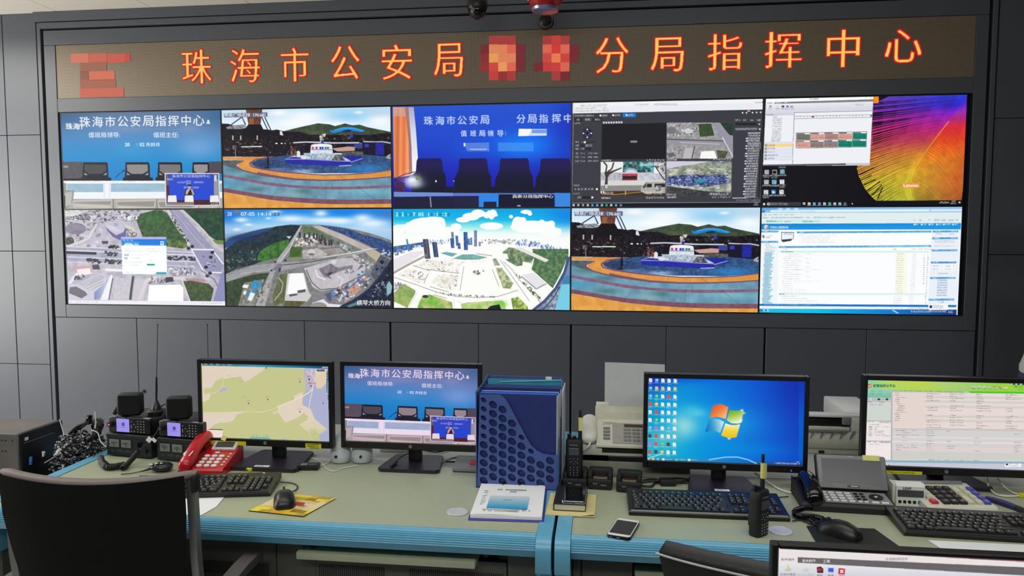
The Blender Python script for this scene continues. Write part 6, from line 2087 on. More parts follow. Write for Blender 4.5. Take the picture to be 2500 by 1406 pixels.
d1 = desk('green grey desk with blue ribbed edge under the map monitor, the left one', 1.405, 3.112, True, True,
          [(2.36, 2.95)], [(1.93, 2.298, .05, .690), (2.301, 2.42, .05, .690), (2.42, 2.98, .05, .634), (2.983, 3.066, .05, .690)],
          [(2.055, 2.283, .555, .592), (2.43, 2.63, .545, .60), (2.70, 2.975, .545, .60)])
obj('keyboard_tray', B().span(W(722, 1360, -2.19)[0], W(1160, 1385, -2.19)[0], -2.19, -1.95, W(900, 1376, -2.19)[1], W(900, 1357, -2.19)[1], .004).move(Matrix.Translation((-(1.405 + 3.112) / 2, 1.8, 0))), M_lam, d1)
obj('tray_rail', B().span(2.418, 2.431, -2.16, -1.95, .66, .70).span(2.919, 2.932, -2.16, -1.95, .66, .70).move(Matrix.Translation((-(1.405 + 3.112) / 2, 1.8, 0))), M_blackm, d1)
d2 = desk('green grey desk with blue ribbed edge under the desktop wallpaper monitor, the right one', 3.121, 5.25, True, True,
          [(3.33, 3.9)], [(3.165, 3.188, .05, .690), (3.191, 3.33, .05, .690), (3.33, 3.9, .05, .56), (3.9, 5.2, .05, .69)], [])
obj('keyboard_tray', B().span(3.335, 3.86, -2.26, -1.95, .618, .64, .004).move(Matrix.Translation((-(3.121 + 5.25) / 2, 1.8, 0))), M_lam, d2)
M_grom = mat('pale satin metal', (206, 206, 204), .35, .25)
for x, y, w in ((2.829, -2.074, 'between the binder stack and desk front'), (3.727, -2.102, 'behind the handheld radio and mouse pad')):
    t = tag(obj('cable_grommet', B().lathe([(.001, .0035), (.024, .004), (.028, .0045), (.031, .003), (.0315, .0005)]), M_grom), 'silver oval cable hole cover ' + w, 'cable grommet', 'desk cable covers')
    t.location = (x, y, .7503)

# ================================================================ monitors
def monitor(lab, rect, bx, by, bw, bd, group='desk monitors', base_m=M_purple, zb=.7505, bz=(.0135, .0155, .024), dp=.02):
    """rect = x0, x1, z0, z1, y of the lit picture"""
    x0, x1, z0, z1, y = rect
    o = ((x0 + x1) / 2, y, zb)
    t = thing('monitor', lab, 'monitor', o, 0, group)
    L = (x1 - x0) / 2
    a, b_, c, d = -L - bz[0], L + bz[0], z0 - zb - bz[2], z1 - zb + bz[1]
    zz0, zz1 = z0 - zb, z1 - zb
    f = B()
    f.span(a, -L, -.008, dp, c, d, .0015, 1).span(L, b_, -.008, dp, c, d, .0015, 1).span(-L, L, -.008, dp, c, zz0, .0015, 1).span(-L, L, -.008, dp, zz1, d, .0015, 1)
    obj('bezel', f, M_black, t)
    obj('housing', B().span(a + .004, b_ - .004, .004, dp + .006, c + .004, d - .25 * dp, .004).box((0, .04, (zz0 + zz1) / 2), (L * 1.3, .04, (zz1 - zz0) * .7), (0, 0, 0), .014), M_blackm, t)
    obj('badge', B().cyl((0, -.0082, c + .0125), (0, -.0092, c + .0125), .0058, None, 20), M_grey, t)
    obj('badge_mark', B().txt('hp', TR((0, -.0095, c + .0125)) @ FRONT, .006), M_blackm, t)
    ox, oy = bx - o[0], by - o[1]
    oy = max(oy, .04)
    obj('neck', B().span(-.0225 + ox, .0225 + ox, oy - .01, oy + .02, .012, (zz0 + zz1) / 2, .004).span(-.03 + ox, .03 + ox, .03, max(oy + .01, .06), (zz0 + zz1) / 2 - .05, (zz0 + zz1) / 2 + .05), M_black, t)
    e = bw / 2
    fr, bk = by - bd / 2 - o[1], by + bd / 2 - o[1]
    pl = [(ox - e, fr + .015), (ox - e + .012, fr), (ox + e - .012, fr), (ox + e, fr + .015), (ox + e * .82, bk - .01), (ox + e * .75, bk), (ox - e * .75, bk), (ox - e * .82, bk - .01)]
    obj('base', B().prism(pl, 'z', .0, .009).prism([(p[0] * .985 + ox * .015, p[1] * .985) for p in pl], 'z', .009, .012), base_m, t, 25)
    return t


m1 = monitor('monitor showing a green and beige map, at the left end of the desks', R_M1, 2.098, -1.685, .245, .215)
show('screen', pic_map(), None, m1, None, (m1.location.x, m1.location.y, m1.location.z))
A2 = A_meet.a.copy()
A2 = np.clip(A2 * np.array((.93, .88, .93)) + np.array((.045, .02, .03)), 0, 1)
yy = np.linspace(0, 1, A2.shape[0])[:, None, None]
A2 = np.clip(A2 + np.array((.05, .0, .01)) * np.clip(.6 - yy, 0, 1), 0, 1)
m2 = monitor('monitor showing the light blue meeting room, next to the file box', R_M2, 2.592, -1.657, .215, .175)
show('screen', A_meet, R_M2, m2, A2, (m2.location.x, m2.location.y, m2.location.z))
m3 = monitor('monitor showing blue desktop wallpaper with a four-colour window logo', R_M3, 3.622, -1.77, .225, .185)
show('screen', pic_desktop(), None, m3, None, (m3.location.x, m3.location.y, m3.location.z))
m4 = monitor('monitor showing a green headed web form page at the right', R_M4, 4.335, -1.60, .27, .20)
show('screen', pic_platform(), None, m4, None, (m4.location.x, m4.location.y, m4.location.z))
obj('power_light', B().cyl((.206, -.0082, .062), (.206, -.0096, .062), .0022, None, 10), mat('blue violet lamp', (80, 70, 255), emit=1.5), m3)


def sticker(parent, px0, px1, py0, py1, plane, s=None, lines=1, name='warning_label'):
    (x0, z1), (x1, z0) = W(px0, py0, plane), W(px1, py1, plane)
    o = parent.location
    y = plane - .0012 - o.y
    f = obj(name, B().span(x0 - o.x, x1 - o.x, y, y + .0009, z0 - o.z, z1 - o.z), M_ygl, parent)
    f['label'] = 'yellow label on the black bezel'
    b = B()
    w, h = x1 - x0, z1 - z0
    for k in range(lines):
        M = TR(((x0 + x1) / 2 - o.x, y - .0004, z0 - o.z + h * (lines - k - .5) / lines)) @ FRONT
        if s:
            b.txt(s, M, h * .55, w * .62)
        else:
            b.marks(M, w * .8, h * .5 / lines, 9, k)
    obj('label_text', b, M_inkY, f)


PM = R_M1[4] - .008
sticker(m1, 505.6, 601, 1074.5, 1088, PM, '严禁插入非广东公安专用U盘')
sticker(m1, 746, 784.5, 1082, 1096, PM, None, 3)
sticker(m4, 2148, 2251, 1147.5, 1159, R_M4[4] - .008, '严禁插入非广东公安专用U盘')
for m_, px, py, w, s in ((m1, 640, 1137.5, .052, '资产标签'), (m3, 1763, 1196.5, .045, '资产标签')):
    gx, gy = G(px, py, .763)
    o = m_.location
    f = obj('asset_label', B().box((gx - o.x, gy - o.y, .0126), (w, .016, .0006), (0, 0, 0)), M_paper, m_)
    obj('label_text', B().marks(TR((gx - o.x, gy - o.y, .0132)), w * .8, .006, 9), M_ink, f)

# near monitor at the lower right, on a nearer desk mostly outside the picture
nd = thing('near_desk', 'grey desk carrying the near monitor, outside the lower right corner', 'desk', (4.0, -3.2, 0))
obj('desktop', B().span(-.7, 1.1, -.55, .3, .72, .75, .003), M_lam, nd)
for x in (-.66, 1.06):
    obj('leg', B().span(x - .02, x + .02, -.5, .25, 0, .72), M_cab, nd)
m5 = monitor('near monitor in the lower right corner showing a grey toolbar', R_M5, 3.69, -3.2, .24, .2, 'desk monitors', bz=(.0085, .006, .02), dp=.006)
show('screen', pic_control(), None, m5, None, (m5.location.x, m5.location.y, m5.location.z))
# ================================================================ left end: side table, computer, cable heap
DZT = 0.7505                       # level of the desk tops
t = thing('side_table', 'dark low side table at the left end of the desks, under computer and cables', 'table', (0.94, -1.65, 0))
obj('tabletop', B().span(-.42, .45, -.2, .4, .52, .55, .003), M_cab, t)
for x in (-.40, .43):
    for y in (-.18, .38):
        obj('leg', B().span(x - .015, x + .015, y - .015, y + .015, 0, .52), M_blackm, t)
M_case = mat('scuffed grey steel case', (104, 100, 94), 0.5, 0.2, var=0.14, scale=9)
t = thing('computer_case', 'grey steel computer case with black front panel beside the cable heap', 'computer', (0.94, -1.65, .5505))
obj('case', B().span(-.24, .212, -.1, .105, 0, .287, .003, 1), M_case, t)
obj('front_panel', B().span(.212, .228, -.102, .107, -.0, .288, .005), M_black, t)
obj('maker_label', B().span(.2275, .2285, -.085, -.068, .258, .27), M_paper, t)
obj('side_line', B().span(.2275, .2285, -.09, .06, .2495, .2515), M_grey, t)
obj('asset_label', B().span(-.11, -.04, -.1015, -.1, .267, .279), M_paper, t)
h = B()
for i, j in ((0, 0), (1, 0), (0, 1), (1, 1), (3, 5), (3, 0)):
    h.cyl((.15 + i * .014, -.1012, .262 - j * .04), (.15 + i * .014, -.1, .262 - j * .04), .0028, None, 8)
obj('vent_holes', h, M_gap, t)

M_brown = mat('brown black cable', (44, 36, 34), 0.45, var=0.2, scale=60)
M_braid = mat('black and white braided cable', (40, 40, 42), 0.55, var=0.3)
_nt = M_braid.node_tree
_rp = [n for n in _nt.nodes if n.type == 'VALTORGB'][0]
_nz = [n for n in _nt.nodes if n.type == 'TEX_NOISE'][0]
_nz.inputs['Scale'].default_value = 95
_rp.color_ramp.elements[0].position, _rp.color_ramp.elements[1].position = .53, .60
_rp.color_ramp.elements[0].color = (.008, .008, .009, 1)
_rp.color_ramp.elements[1].color = (.62, .62, .63, 1)
M_tie = mat('white nylon', (222, 222, 220), 0.4)

t = thing('cable_coil', 'coil of brown black cable with white zip ties on top of the cable heap', 'cable', (1.335, -1.64, .80), 0)
cb = B()
r = random.Random(5)
for k in range(9):
    ph, s = r.uniform(-.2, .2), r.uniform(.85, 1.1)
    cb.tube([(.062 * s * math.cos(a) * math.cos(.5) - .030 * s * math.sin(a) * .5 + r.uniform(-.004, .004), .02 * math.sin(a + ph) + (k - 4) * .006, .018 + .034 * s * math.sin(a) + .028 * s * math.cos(a) + r.uniform(-.003, .003)) for a in [2 * PI * i / 18 for i in range(19)]], .0036, 6, 1)
obj('loops', cb, M_brown, t)
for p in ([(-.052, -.035, .0), (-.066, -.03, .03), (-.078, -.03, .075)], [(.062, -.03, .045), (.066, -.03, .07), (.064, -.03, .108)], [(-.045, -.04, -.025), (-.05, -.04, -.04), (-.09, -.05, -.062), (-.13, -.05, -.085)], [(.05, -.034, .04), (.075, -.034, .03), (.09, -.04, .0), (.115, -.045, -.018)]):
    obj('zip_tie', B().tube(p, .0019, 6, 3), M_tie, t)
obj('plug', B().box((.032, -.02, .075), (.016, .014, .036), (0, .3, 0), .003).cyl((.042, -.02, .055), (.05, -.02, .03), .004), M_blackg, t)
obj('metal_tip', B().box((.03, -.024, .088), (.012, .01, .016), (0, .3, 0), .002), M_silver, t)


def heap(lab, c, n, sx, sy, sz, seed, mat_):
    r = random.Random(seed)
    t = thing('cable_bundle', lab, 'cable', c, 0, 'cable heap beside the desk')
    b = B()
    for k in range(n):
        z = r.uniform(0, sz)
        w = sx * math.sqrt(max(.15, 1 - (z / (sz * 1.15)) ** 2))
        y = r.uniform(-sy, sy) * .6
        a0, a1 = (r.uniform(-w, -.45 * w), r.uniform(.45 * w, w))
        pts = []
        for i in range(6):
            u_ = i / 5
            pts.append((a0 + (a1 - a0) * u_, y + sy * .5 * math.sin(u_ * PI * r.uniform(.6, 1.4) + k), max(.006, z + .018 * math.sin(u_ * 5 + k * 1.7))))
        b.tube(pts, r.uniform(.0036, .0062), 6, 2)
    obj('cords', b, mat_, t)
    return t


hb = heap('lower pile of black and white braided cables, right of the computer case', (1.30, -1.62, .556), 110, .115, .10, .20, 3, M_braid)
hb2 = heap('braided cables lying above the lower pile, against the radio equipment', (1.325, -1.66, .735), 60, .095, .06, .075, 8, M_braid)
for k, p in enumerate(([(-.09, -.07, .02), (-.085, -.075, .035)], [(-.03, -.08, .03), (-.015, -.08, .05)])):
    obj('plug', B().tube(p, .006, 8, 0), M_white if k else M_chrome, hb2)
obj('blue_plug', B().box((-.125, -.1, .175), (.009, .008, .03), (0, .1, 0), .002), mat('blue plastic', (66, 130, 196), 0.4), hb)
obj('white_clip', B().box((-.205 + .03, -.1, .152), (.022, .008, .006), (0, -.1, .2), .001), M_white, hb)

# ================================================================ radio base stations
M_psu = mat('blue black steel', (24, 30, 32), 0.5)
M_face = mat('meter face', (112, 118, 112), 0.5, var=0.05)
M_teal = mat('teal print', (58, 104, 112), 0.6)
M_lcd = mat('violet radio screen', (138, 128, 214), 0.5, emit=0.72, var=0.03)
M_navy = mat('navy print', (36, 32, 130), 0.5, emit=0.2)
M_redl = mat('red indicator', (226, 96, 104), 0.4, emit=0.6)


def power_supply(loc, rz, lab):
    t = thing('power_supply', lab, 'power supply', loc, rz, 'radio power supplies')
    obj('case', B().span(0, .19, 0, .19, .004, .083, .002, 1), M_psu, t)
    for x in (.012, .16):
        obj('foot', B().cyl((x + .008, .02, 0), (x + .008, .02, .005), .008).cyl((x + .008, .16, 0), (x + .008, .16, .005), .008), M_rubber, t)
    obj('front_frame', B().span(.002, .188, -.003, .0, .071, .081).span(.002, .188, -.003, 0, .005, .009), M_blackm, t)
    for x in (.0135, .064):
        m = obj('meter', B().span(x, x + .042, -.003, .0, .035, .063, .001, 1), M_face, t)
        obj('scale_mark', B().tube([(x + .021 + .013 * math.cos(a), -.0034, .041 + .013 * math.sin(a)) for a in [rad(30 + 12 * k) for k in range(11)]], .0007, 4, 0).tube([(x + .021, -.0034, .041), (x + .018, -.0034, .052)], .0007, 4, 0).txt('A' if x > .05 else 'V', TR((x + .022, -.0034, .045)) @ FRONT, .006), M_ink, m)
    obj('title', B().txt('DC', TR((.026, -.0006, .0215)) @ FRONT, .0075).txt('POWER', TR((.057, -.0006, .0215)) @ FRONT, .0075, .023).txt('SUPPLY', TR((.09, -.0006, .0215)) @ FRONT, .0075, .026), M_teal, t)
    obj('switch', B().span(.135, .15, -.004, 0, .04, .062, .001, 1), M_blackg, t)
    obj('knob', B().cyl((.168, -.012, .03), (.168, 0, .03), .008), M_blackm, t)
    return t


def mobile_radio(loc, rz, lab):
    t = thing('mobile_radio', lab, 'radio', loc, rz, 'base station radios')
    obj('chassis', B().span(.008, .172, .028, .18, .002, .052, .003), M_blackm, t)
    obj('front', B().span(0, .178, 0, .03, .002, .0605, .006, 3), M_black, t)
    obj('top_trim', B().span(.012, .176, -.0006, .012, .0600, .0614), M_silver, t)
    obj('brand_plate', B().span(.036, .082, -.001, .008, .058, .0622), M_blackm, t)
    obj('brand_text', B().txt('MOTOROLA', TR((.06, -.0012, .0602)) @ FRONT, .0026, .03), M_leg, t)
    s = obj('screen', B().span(.037, .091, -.0012, 0, .008, .056), M_lcd, t)
    obj('screen_mark', B().cyl((.066, -.002, .0365), (.066, -.0012, .0365), .0062, None, 20).txt('MOTOROLA', TR((.066, -.0018, .0258)) @ FRONT, .0026, .022), M_navy, s)
    obj('screen_mark', B().txt('M', TR((.066, -.0022, .0365)) @ FRONT, .006, .008), M_lcd, s)
    k = B()
    for j in range(5):
        for i in range(3):
            k.box((.128 + i * .0125, -.0005, .050 - j * .0096), (.0035, .001, .0028))
    for x, z in ((.1, .047), (.1, .012), (.112, .038), (.119, .029), (.112, .012)):
        k.box((x, -.0005, z), (.003, .001, .003))
    k.box((.0995, -.0005, .03), (.002, .001, .012))
    obj('keypad_print', k, M_leg, t)
    obj('volume_knob', B().cyl((.014, -.012, .034), (.014, 0, .034), .009, .01), M_blackm, t)
    obj('lamp', B().cyl((.014, -.0135, .034), (.014, -.012, .034), .0035), M_redl, t)
    return t


def desk_speaker(loc, rz, lab):
    t = thing('radio_speaker', lab, 'speaker', loc, rz, 'speakers on the radios')
    obj('cabinet', B().span(-.042, .042, 0, .05, .004, .085, .013, 4), M_blackm, t)
    gv = B().span(-.034, .034, -.0012, .001, .014, .08, .0005, 1)
    for i in range(9):
        gv.span(-.03, .03, -.0022, -.001, .018 + i * .0068, .021 + i * .0068)
    obj('grille', gv, M_black, t)
    obj('bracket', B().span(-.03, .03, .02, .04, 0, .005).box((-.05, .03, .02), (.012, .02, .03), (0, .5, 0), .002), M_blackm, t)
    return t


RZ = rad(-7)
L1, L2 = (1.452, -1.685, DZT), (1.668, -1.716, DZT)


def off(l, dx, dy, dz, rz=RZ):
    return (l[0] + dx * math.cos(rz) - dy * math.sin(rz), l[1] + dx * math.sin(rz) + dy * math.cos(rz), l[2] + dz)


for L, w in ((L1, 'left'), (L2, 'right')):
    power_supply(L, RZ, 'black power supply with two meters, the ' + w + ' of two')
    mobile_radio(off(L, .006, .004, .0835), RZ, 'black radio with violet screen on the ' + w + ' power supply')
    desk_speaker(off(L, .088 if w == 'left' else .079, .012, .144), RZ + .4, 'square black speaker on the ' + w + ' radio')
ax, ay, az = 1.596, -1.60, DZT + .147
t = thing('whip_antenna', 'black whip antenna with round magnetic base between the two speakers', 'antenna', (ax, ay, az))
obj('magnet_base', B().lathe([(.036, -.01), (.036, .004), (.03, .008), (.018, .011), (.016, .02), (.012, .026), (.006, .042)]), M_black, t)
hx, hz = W(385, 792, ay)
obj('spring_coil', B().tube([(0, 0, .04), ((hx - ax) * .13, 0, .09), ((hx - ax) * .24, 0, .13)], lambda u_: .0045 - .002 * abs(u_ - .5), 8), M_blackm, t)
hx, hz = W(385, 792, ay)
obj('whip', B().tube([((hx - ax) * .23, 0, .125), ((hx - ax) * .6, 0, .04 + (hz - az - .04) * .6), (hx - ax, 0, hz - az)], .0013, 6).sph((hx - ax, 0, hz - az), .0026, 6), M_blackm, t)
obj('cable', B().tube([(.02, 0, .02), (.04, 0, .03), (.055, .01, .015), (.075, .03, -.002), (.11, .04, -.03)], .0022, 6), M_blackm, t)
hx, hz = W(505, 792, -1.5)
t = thing('whip_antenna', 'thin black whip antenna rising behind the map monitor', 'antenna', (hx, -1.5, DZT))
obj('magnet_base', B().lathe([(.03, 0), (.03, .01), (.012, .02), (.006, .04)]), M_black, t)
obj('whip', B().tube([(0, 0, .035), (0, 0, .2), (.002, 0, hz - DZT)], .0013, 6).sph((.002, 0, hz - DZT), .0026, 6), M_blackm, t)

# microphone cords and microphone in front of the power supplies
t = thing('coiled_cord', 'black coiled microphone cord with white tag hanging down from the right radio', 'cord', (1.58, -1.75, DZT))
q = lambda px, py, y, z=None: (W(px, py, y)[0] - 1.58, y + 1.75, W(px, py, y)[1] - DZT)
gq = lambda px, py, z: (G(px, py, DZT + z)[0] - 1.58, G(px, py, DZT + z)[1] + 1.75, z)
obj('cord', B().tube([q(391, 1042, -1.75), q(381, 1058, -1.755), q(370, 1072, -1.76)], .0026, 6).tube([q(362, 1080, -1.76), q(350, 1090, -1.765), q(338, 1103, -1.77)], .0016, 6), M_blackm, t)
obj('coil', B().coil([q(339, 1101, -1.77), q(326, 1116, -1.78), gq(312, 1132, .012), gq(299, 1143, .010)], .0072, .0030, 22), M_blackm, t)
tg = obj('tag', B().box((0, 0, 0), (.017, .0012, .019)).box((.016, -.001, .011), (.017, .0012, .012)), M_paper, t)
tg.matrix_local = TR(q(364, 1073, -1.772), (0, rad(38), 0))
t = thing('coiled_cord', 'thick loop of black coiled cord lying before the left power supply', 'cord', (1.50, -1.80, DZT))
g2 = lambda px, py, z: (G(px, py, DZT + z)[0] - 1.50, G(px, py, DZT + z)[1] + 1.80, z)
obj('coil', B().tube([g2(246, 1117, .018), g2(251, 1131, .014), g2(262, 1140, .011), g2(280, 1139, .011), g2(303, 1134, .012)], .0105, 10, 5), M_blackm, t)
obj('ribs', B().coil([g2(249, 1128, .014), g2(262, 1140, .012), g2(280, 1139, .012), g2(303, 1134, .012)], .0104, .0016, 20), M_black, t)
gx, gy = G(394, 1142, DZT + .012)
t = thing('hand_microphone', 'black hand microphone with silver buttons lying left of the red telephone', 'microphone', (gx, gy, DZT), rad(12))
obj('body', B().loft([[(x, .026 * w * math.cos(a), max(.0005, .016 + .016 * w * math.sin(a))) for a in [2 * PI * k / 16 for k in range(16)]] for x, w in ((-.034, .35), (-.028, .7), (-.012, .95), (.008, 1), (.024, .9), (.034, .55))]), M_black, t)
obj('button', B().sph((-.026, -.012, .028), (.007, .006, .004), 8).sph((-.009, -.014, .032), (.007, .006, .003), 8).sph((.006, -.013, .032), (.006, .005, .003), 8), M_silver, t)
obj('cord', B().tube([(-.033, 0, .012), (-.05, -.012, .008), (-.085, -.024, .004), (-.12, -.03, .003)], lambda u_: .006 - .0045 * min(1, u_ * 2), 8), M_blackm, t)

# ================================================================ red telephone
t = thing('red_telephone', 'glossy red desk telephone with white keys in front of the map monitor', 'telephone', (1.838, -1.868, DZT), rad(4))
Wt, Dt = .152, .172
sl = math.atan2(.04, Dt)
zt = lambda y: .022 + .04 * y / Dt
obj('body', B().prism([(0, 0), (Dt, 0), (Dt, .060), (Dt - .008, .0625), (.006, .024), (0, .018)], 'x', .0, Wt), M_red, t, 30)
obj('base_shade', B().span(.004, Wt - .004, .004, Dt - .004, -.0, .002), M_black, t)


def on_face(x, y, dz=0.0):
    return TR((x, y, zt(y) + .0012 + dz), (sl, 0, 0))


# keys: rounded ovals, digits, small function keys
k, dg, fk = B(), B(), B()
for j, row in enumerate((('*', '0', '#'), ('7', '8', '9'), ('4', '5', '6'), ('1', '2', '3'))):
    for i, s in enumerate(row):
        x, y = .063 + i * .0255, .022 + j * .0205
        M = on_face(x, y)
        k.loft([[M @ Vector((.0105 * rr * math.cos(a), .0068 * rr * math.sin(a), zz)) for a in [2 * PI * n / 18 for n in range(18)]] for rr, zz in ((1, -.002), (1, .003), (.85, .0042))])
        dg.txt(s, on_face(x, y, .0043), .0075 if s != '*' else .005)
for j in range(5):
    M = on_face(.139, .028 + j * .0175)
    fk.loft([[M @ Vector((.0045 * math.cos(a), .003 * math.sin(a), zz)) for a in [2 * PI * n / 12 for n in range(12)]] for zz in (-.002, .003)])
M = on_face(.089, .106)
fk.loft([[M @ Vector((.009 * math.cos(a), .0045 * math.sin(a), zz)) for a in [2 * PI * n / 14 for n in range(14)]] for zz in (-.002, .003)])
obj('keypad', k, M_white, t)
obj('digits', dg, M_ink, t)
obj('function_keypad', fk, M_white, t)
M = TR((.102, .145, zt(.145) + .008), (sl + .25, 0, 0))
obj('display_frame', B().box((0, 0, 0), (.086, .052, .014), (0, 0, 0), .004).move(M), mat('pale pink silver', (196, 186, 184), 0.35), t)
obj('display', B().box((0, -.003, .0074), (.064, .027, .001)).move(M), mat('smoked display', (44, 40, 40), 0.15), t)
obj('display_text', B().marks(TR((0, .02, .0075)), .04, .005, 8).move(M), M_ink, t)
obj('paper_tab', B().box((.055 + .04, Dt + .0, zt(Dt) + .01), (.012, .004, .012)), mat('pink note', (214, 176, 180), .7), t)
hs = []
for y, z, w, hgt in ((-.012, .030, .016, .016), (.0, .036, .024, .02), (.03, .052, .025, .018), (.075, .074, .024, .017), (.12, .090, .024, .018), (.16, .093, .025, .022), (.178, .086, .02, .022)):
    hs.append([(.024 + w * math.cos(a) * (1.0 if abs(math.sin(a)) < .9 else .92), y, z + hgt * math.sin(a)) for a in [2 * PI * n / 18 for n in range(18)]])
ho = obj('handset', B().loft(hs), M_red, t, 60, 1)
obj('cradle', B().span(.004, .044, .01, .165, .02, .052, .006).span(.006, .042, .12, .168, .05, .072, .006), mat('dark red plastic', (120, 10, 20), .35), t)
obj('ring_lamp', B().sph((.026, .164, .115), (.006, .006, .004), 8), mat('red ring lamp', (255, 130, 140), .3, emit=1.6), ho)
wv = B()
for sx in (-1, 1):
    for n in range(4):
        x = .024 + sx * (.006 + n * .0012)
        wv.tube([(x, .018 - n * .000, .0625 + .0), (x + sx * .003, .03 - n * .003, .0685), (x + sx * .0045, .042 - n * .005, .0735 - n * .001)], .0011, 4, 1)
obj('wing_mark', wv, M_paper, ho)
obj('cord', B().tube([(.02, -.01, .02), (.0, -.02, .012), (-.03, -.025, .006), (-.06, -.02, .005)], .003, 6), M_blackm, t)
gx, gy = G(509, 1092, .84)
t = tag(obj('sticky_note', B().box((0, 0, 0), (.017, .0006, .016), (-.3, 0, .0))  , M_post), 'small yellow note stuck upright behind the red telephone handset', 'note')
t.location = (1.934, -1.738, .846)
t.rotation_euler = (-.2, .3, 0)


# ================================================================ keyboards and mice
def keyboard(lab, loc, rz, w=.448, d=.158, lip=True):
    t = thing('keyboard', lab, 'keyboard', loc, rz, 'computer keyboards')
    zf, zb = .013, .026
    sl = math.atan2(zb - zf, d)
    obj('body', B().prism([(0, .001), (d, .006), (d, zb), (.004, zf + .0005), (0, zf - .003)], 'x', -w / 2, w / 2), M_black, t, 30)
    if lip:
        obj('front_lip', B().tube([(-w / 2 + .006, .004, zf), (w / 2 - .006, .004, zf)], .0035, 8, 0), M_grey if lip == 2 else M_blackm, t)  # rounded front lip; the grey version has the edge highlight in its colour
    k, lg = B(), B()
    u_ = .0188

    def cap(x, y, wu, hu=1.0, mark=True):
        kw, kh = wu * u_ - .0026, hu * u_ - .0034
        cx_, cy_ = x + wu * u_ / 2, y + hu * u_ / 2
        M = TR((cx_, cy_, zf + (zb - zf) * cy_ / d), (sl, 0, 0))
        k.loft([[M @ Vector((sx * kw / 2 * f, sy * kh / 2 * f + (.0008 if zz > .004 else 0), zz)) for sx, sy in ((-1, -1), (1, -1), (1, 1), (-1, 1))] for f, zz in ((1, 0), (.97, .003), (.78, .0066))])
        if mark:
            lg.poly([M @ Vector((-kw * .22 + a, kh * .1 + b, .0069)) for a, b in ((0, 0), (.0036, 0), (.0036, .0032), (0, .0032))])
    x0 = -w / 2 + .012
    y0 = .012
    rows = [[1.3, 1.2, 1.2, 5.8, 1.2, 1.2, 1.2, 1.6], [2.3] + [1] * 10 + [2.4], [1.8] + [1] * 11 + [2.0], [1.5] + [1] * 12 + [1.2], [1] * 13 + [1.7], [1, .7, 1, 1, 1, 1, .5, 1, 1, 1, 1, .5, 1, 1, 1, 1]]
    for j, row in enumerate(rows):
        x = x0
        y = y0 + j * .0195 + (.004 if j == 5 else 0)
        for i, wu in enumerate(row):
            if wu not in (.7, .5):
                cap(x, y, wu, .85 if j == 5 else 1, wu < 3)
            x += wu * u_ * .99
    xn = x0 + 15.1 * u_
    for j, n in ((0, 3), (3, 3), (4, 3), (5, 3)):
        for i in range(n):
            cap(xn + i * u_, y0 + j * .0195 + (.004 if j == 5 else 0), 1, .85 if j == 5 else 1)
    cap(xn + u_, y0 + .0195, 1)
    xm = xn + 3.3 * u_
    for j in range(5):
        for i in range(4 if j in (1, 3, 4) else 3):
            cap(xm + i * u_, y0 + j * .0195, 1)
    obj('keypad', k, M_keyc, t)
    obj('key_print', lg, M_leg, t, fixn=False)
    return t


kb = keyboard('black keyboard behind the mesh chair, in front of the red telephone', (2.012, -2.062, DZT), rad(12))
obj('indicator', B().box((.17, .148, .027), (.006, .003, .001)), mat('pink lamp', (255, 150, 160), .4, emit=1.2), kb)
keyboard('black keyboard with grey painted front highlight under the desktop wallpaper monitor', (3.546, -2.034, DZT), rad(0.8), lip=2)
kb3 = keyboard('black keyboard in front of the calculator, cut by the right picture edge', (4.272, -2.102, DZT), rad(-2.2))
obj('white_plate', B().box((.112, -.001, .006), (.016, .001, .005)), M_white, kb3)


def mouse(lab, loc, rz, s=1.0):
    t = thing('computer_mouse', lab, 'mouse', loc, rz, 'computer mice')
    rings = []
    for y, w, hh in ((-.052, .012, .010), (-.049, .020, .018), (-.038, .0265, .028), (-.015, .029, .036), (.01, .0285, .036), (.032, .0275, .028), (.046, .024, .020), (.053, .016, .012)):
        rings.append([(s * w * math.copysign(abs(math.cos(a)) ** .75, math.cos(a)), s * y, s * (max(0.0004, hh * (math.sin(a) if math.sin(a) > 0 else 0)))) for a in [2 * PI * k / 24 for k in range(24)]])
    obj('body', B().loft(rings), M_black, t, 70)
    obj('button_seam', B().tube([(0, s * .051, s * .017), (0, s * .03, s * .0292), (0, s * .012, s * .0362)], .0006, 4, 2), M_gap, t)
    obj('scroll_wheel', B().cyl((-.003 * s, s * .03, s * .029), (.003 * s, s * .03, s * .029), s * .007, None, 14), M_rubber, t)
    return t


gx, gy = G(690, 1226, DZT + .01)
mo = mouse('round black mouse on the yellow patterned mouse mat', (gx, gy + .012, DZT + .003), rad(25), 1.1)
obj('badge', B().sph((0, -.04, .0243), (.0045, .003, .0015), 8), M_silver, mo)
l = lambda px, py, z=.003: tuple(mo.matrix_basis.inverted() @ Vector((*G(px, py, DZT + z), DZT + z)))
obj('cable', B().tube([l(706, 1203, .012), l(722, 1196), l(726, 1186), l(712, 1179), l(684, 1177, .008)], .0019, 6, 5), M_blackm, mo)
t = thing('mouse_mat', 'yellow brown patterned mouse mat under the round mouse', 'mouse mat', (*G(607, 1248, DZT), DZT), rad(-7.6))
obj('rubber_base', B().prism([(0, 0), (.178, 0), (.192, .158), (.022, .158)], 'z', 0, .0022), M_rubber, t)
mp = np.zeros((48, 64, 3))
r = np.random.RandomState(4)
for j in range(8):
    x = 0
    while x < 64:
        w = r.randint(6, 18)
        mp[j * 6:j * 6 + 6, x:x + w] = [(214, 196, 40), (206, 160, 30), (150, 110, 30), (226, 206, 60), (170, 150, 30), (210, 176, 50)][r.randint(6)]
        x += w
mp[14:34] = (214, 200, 150)
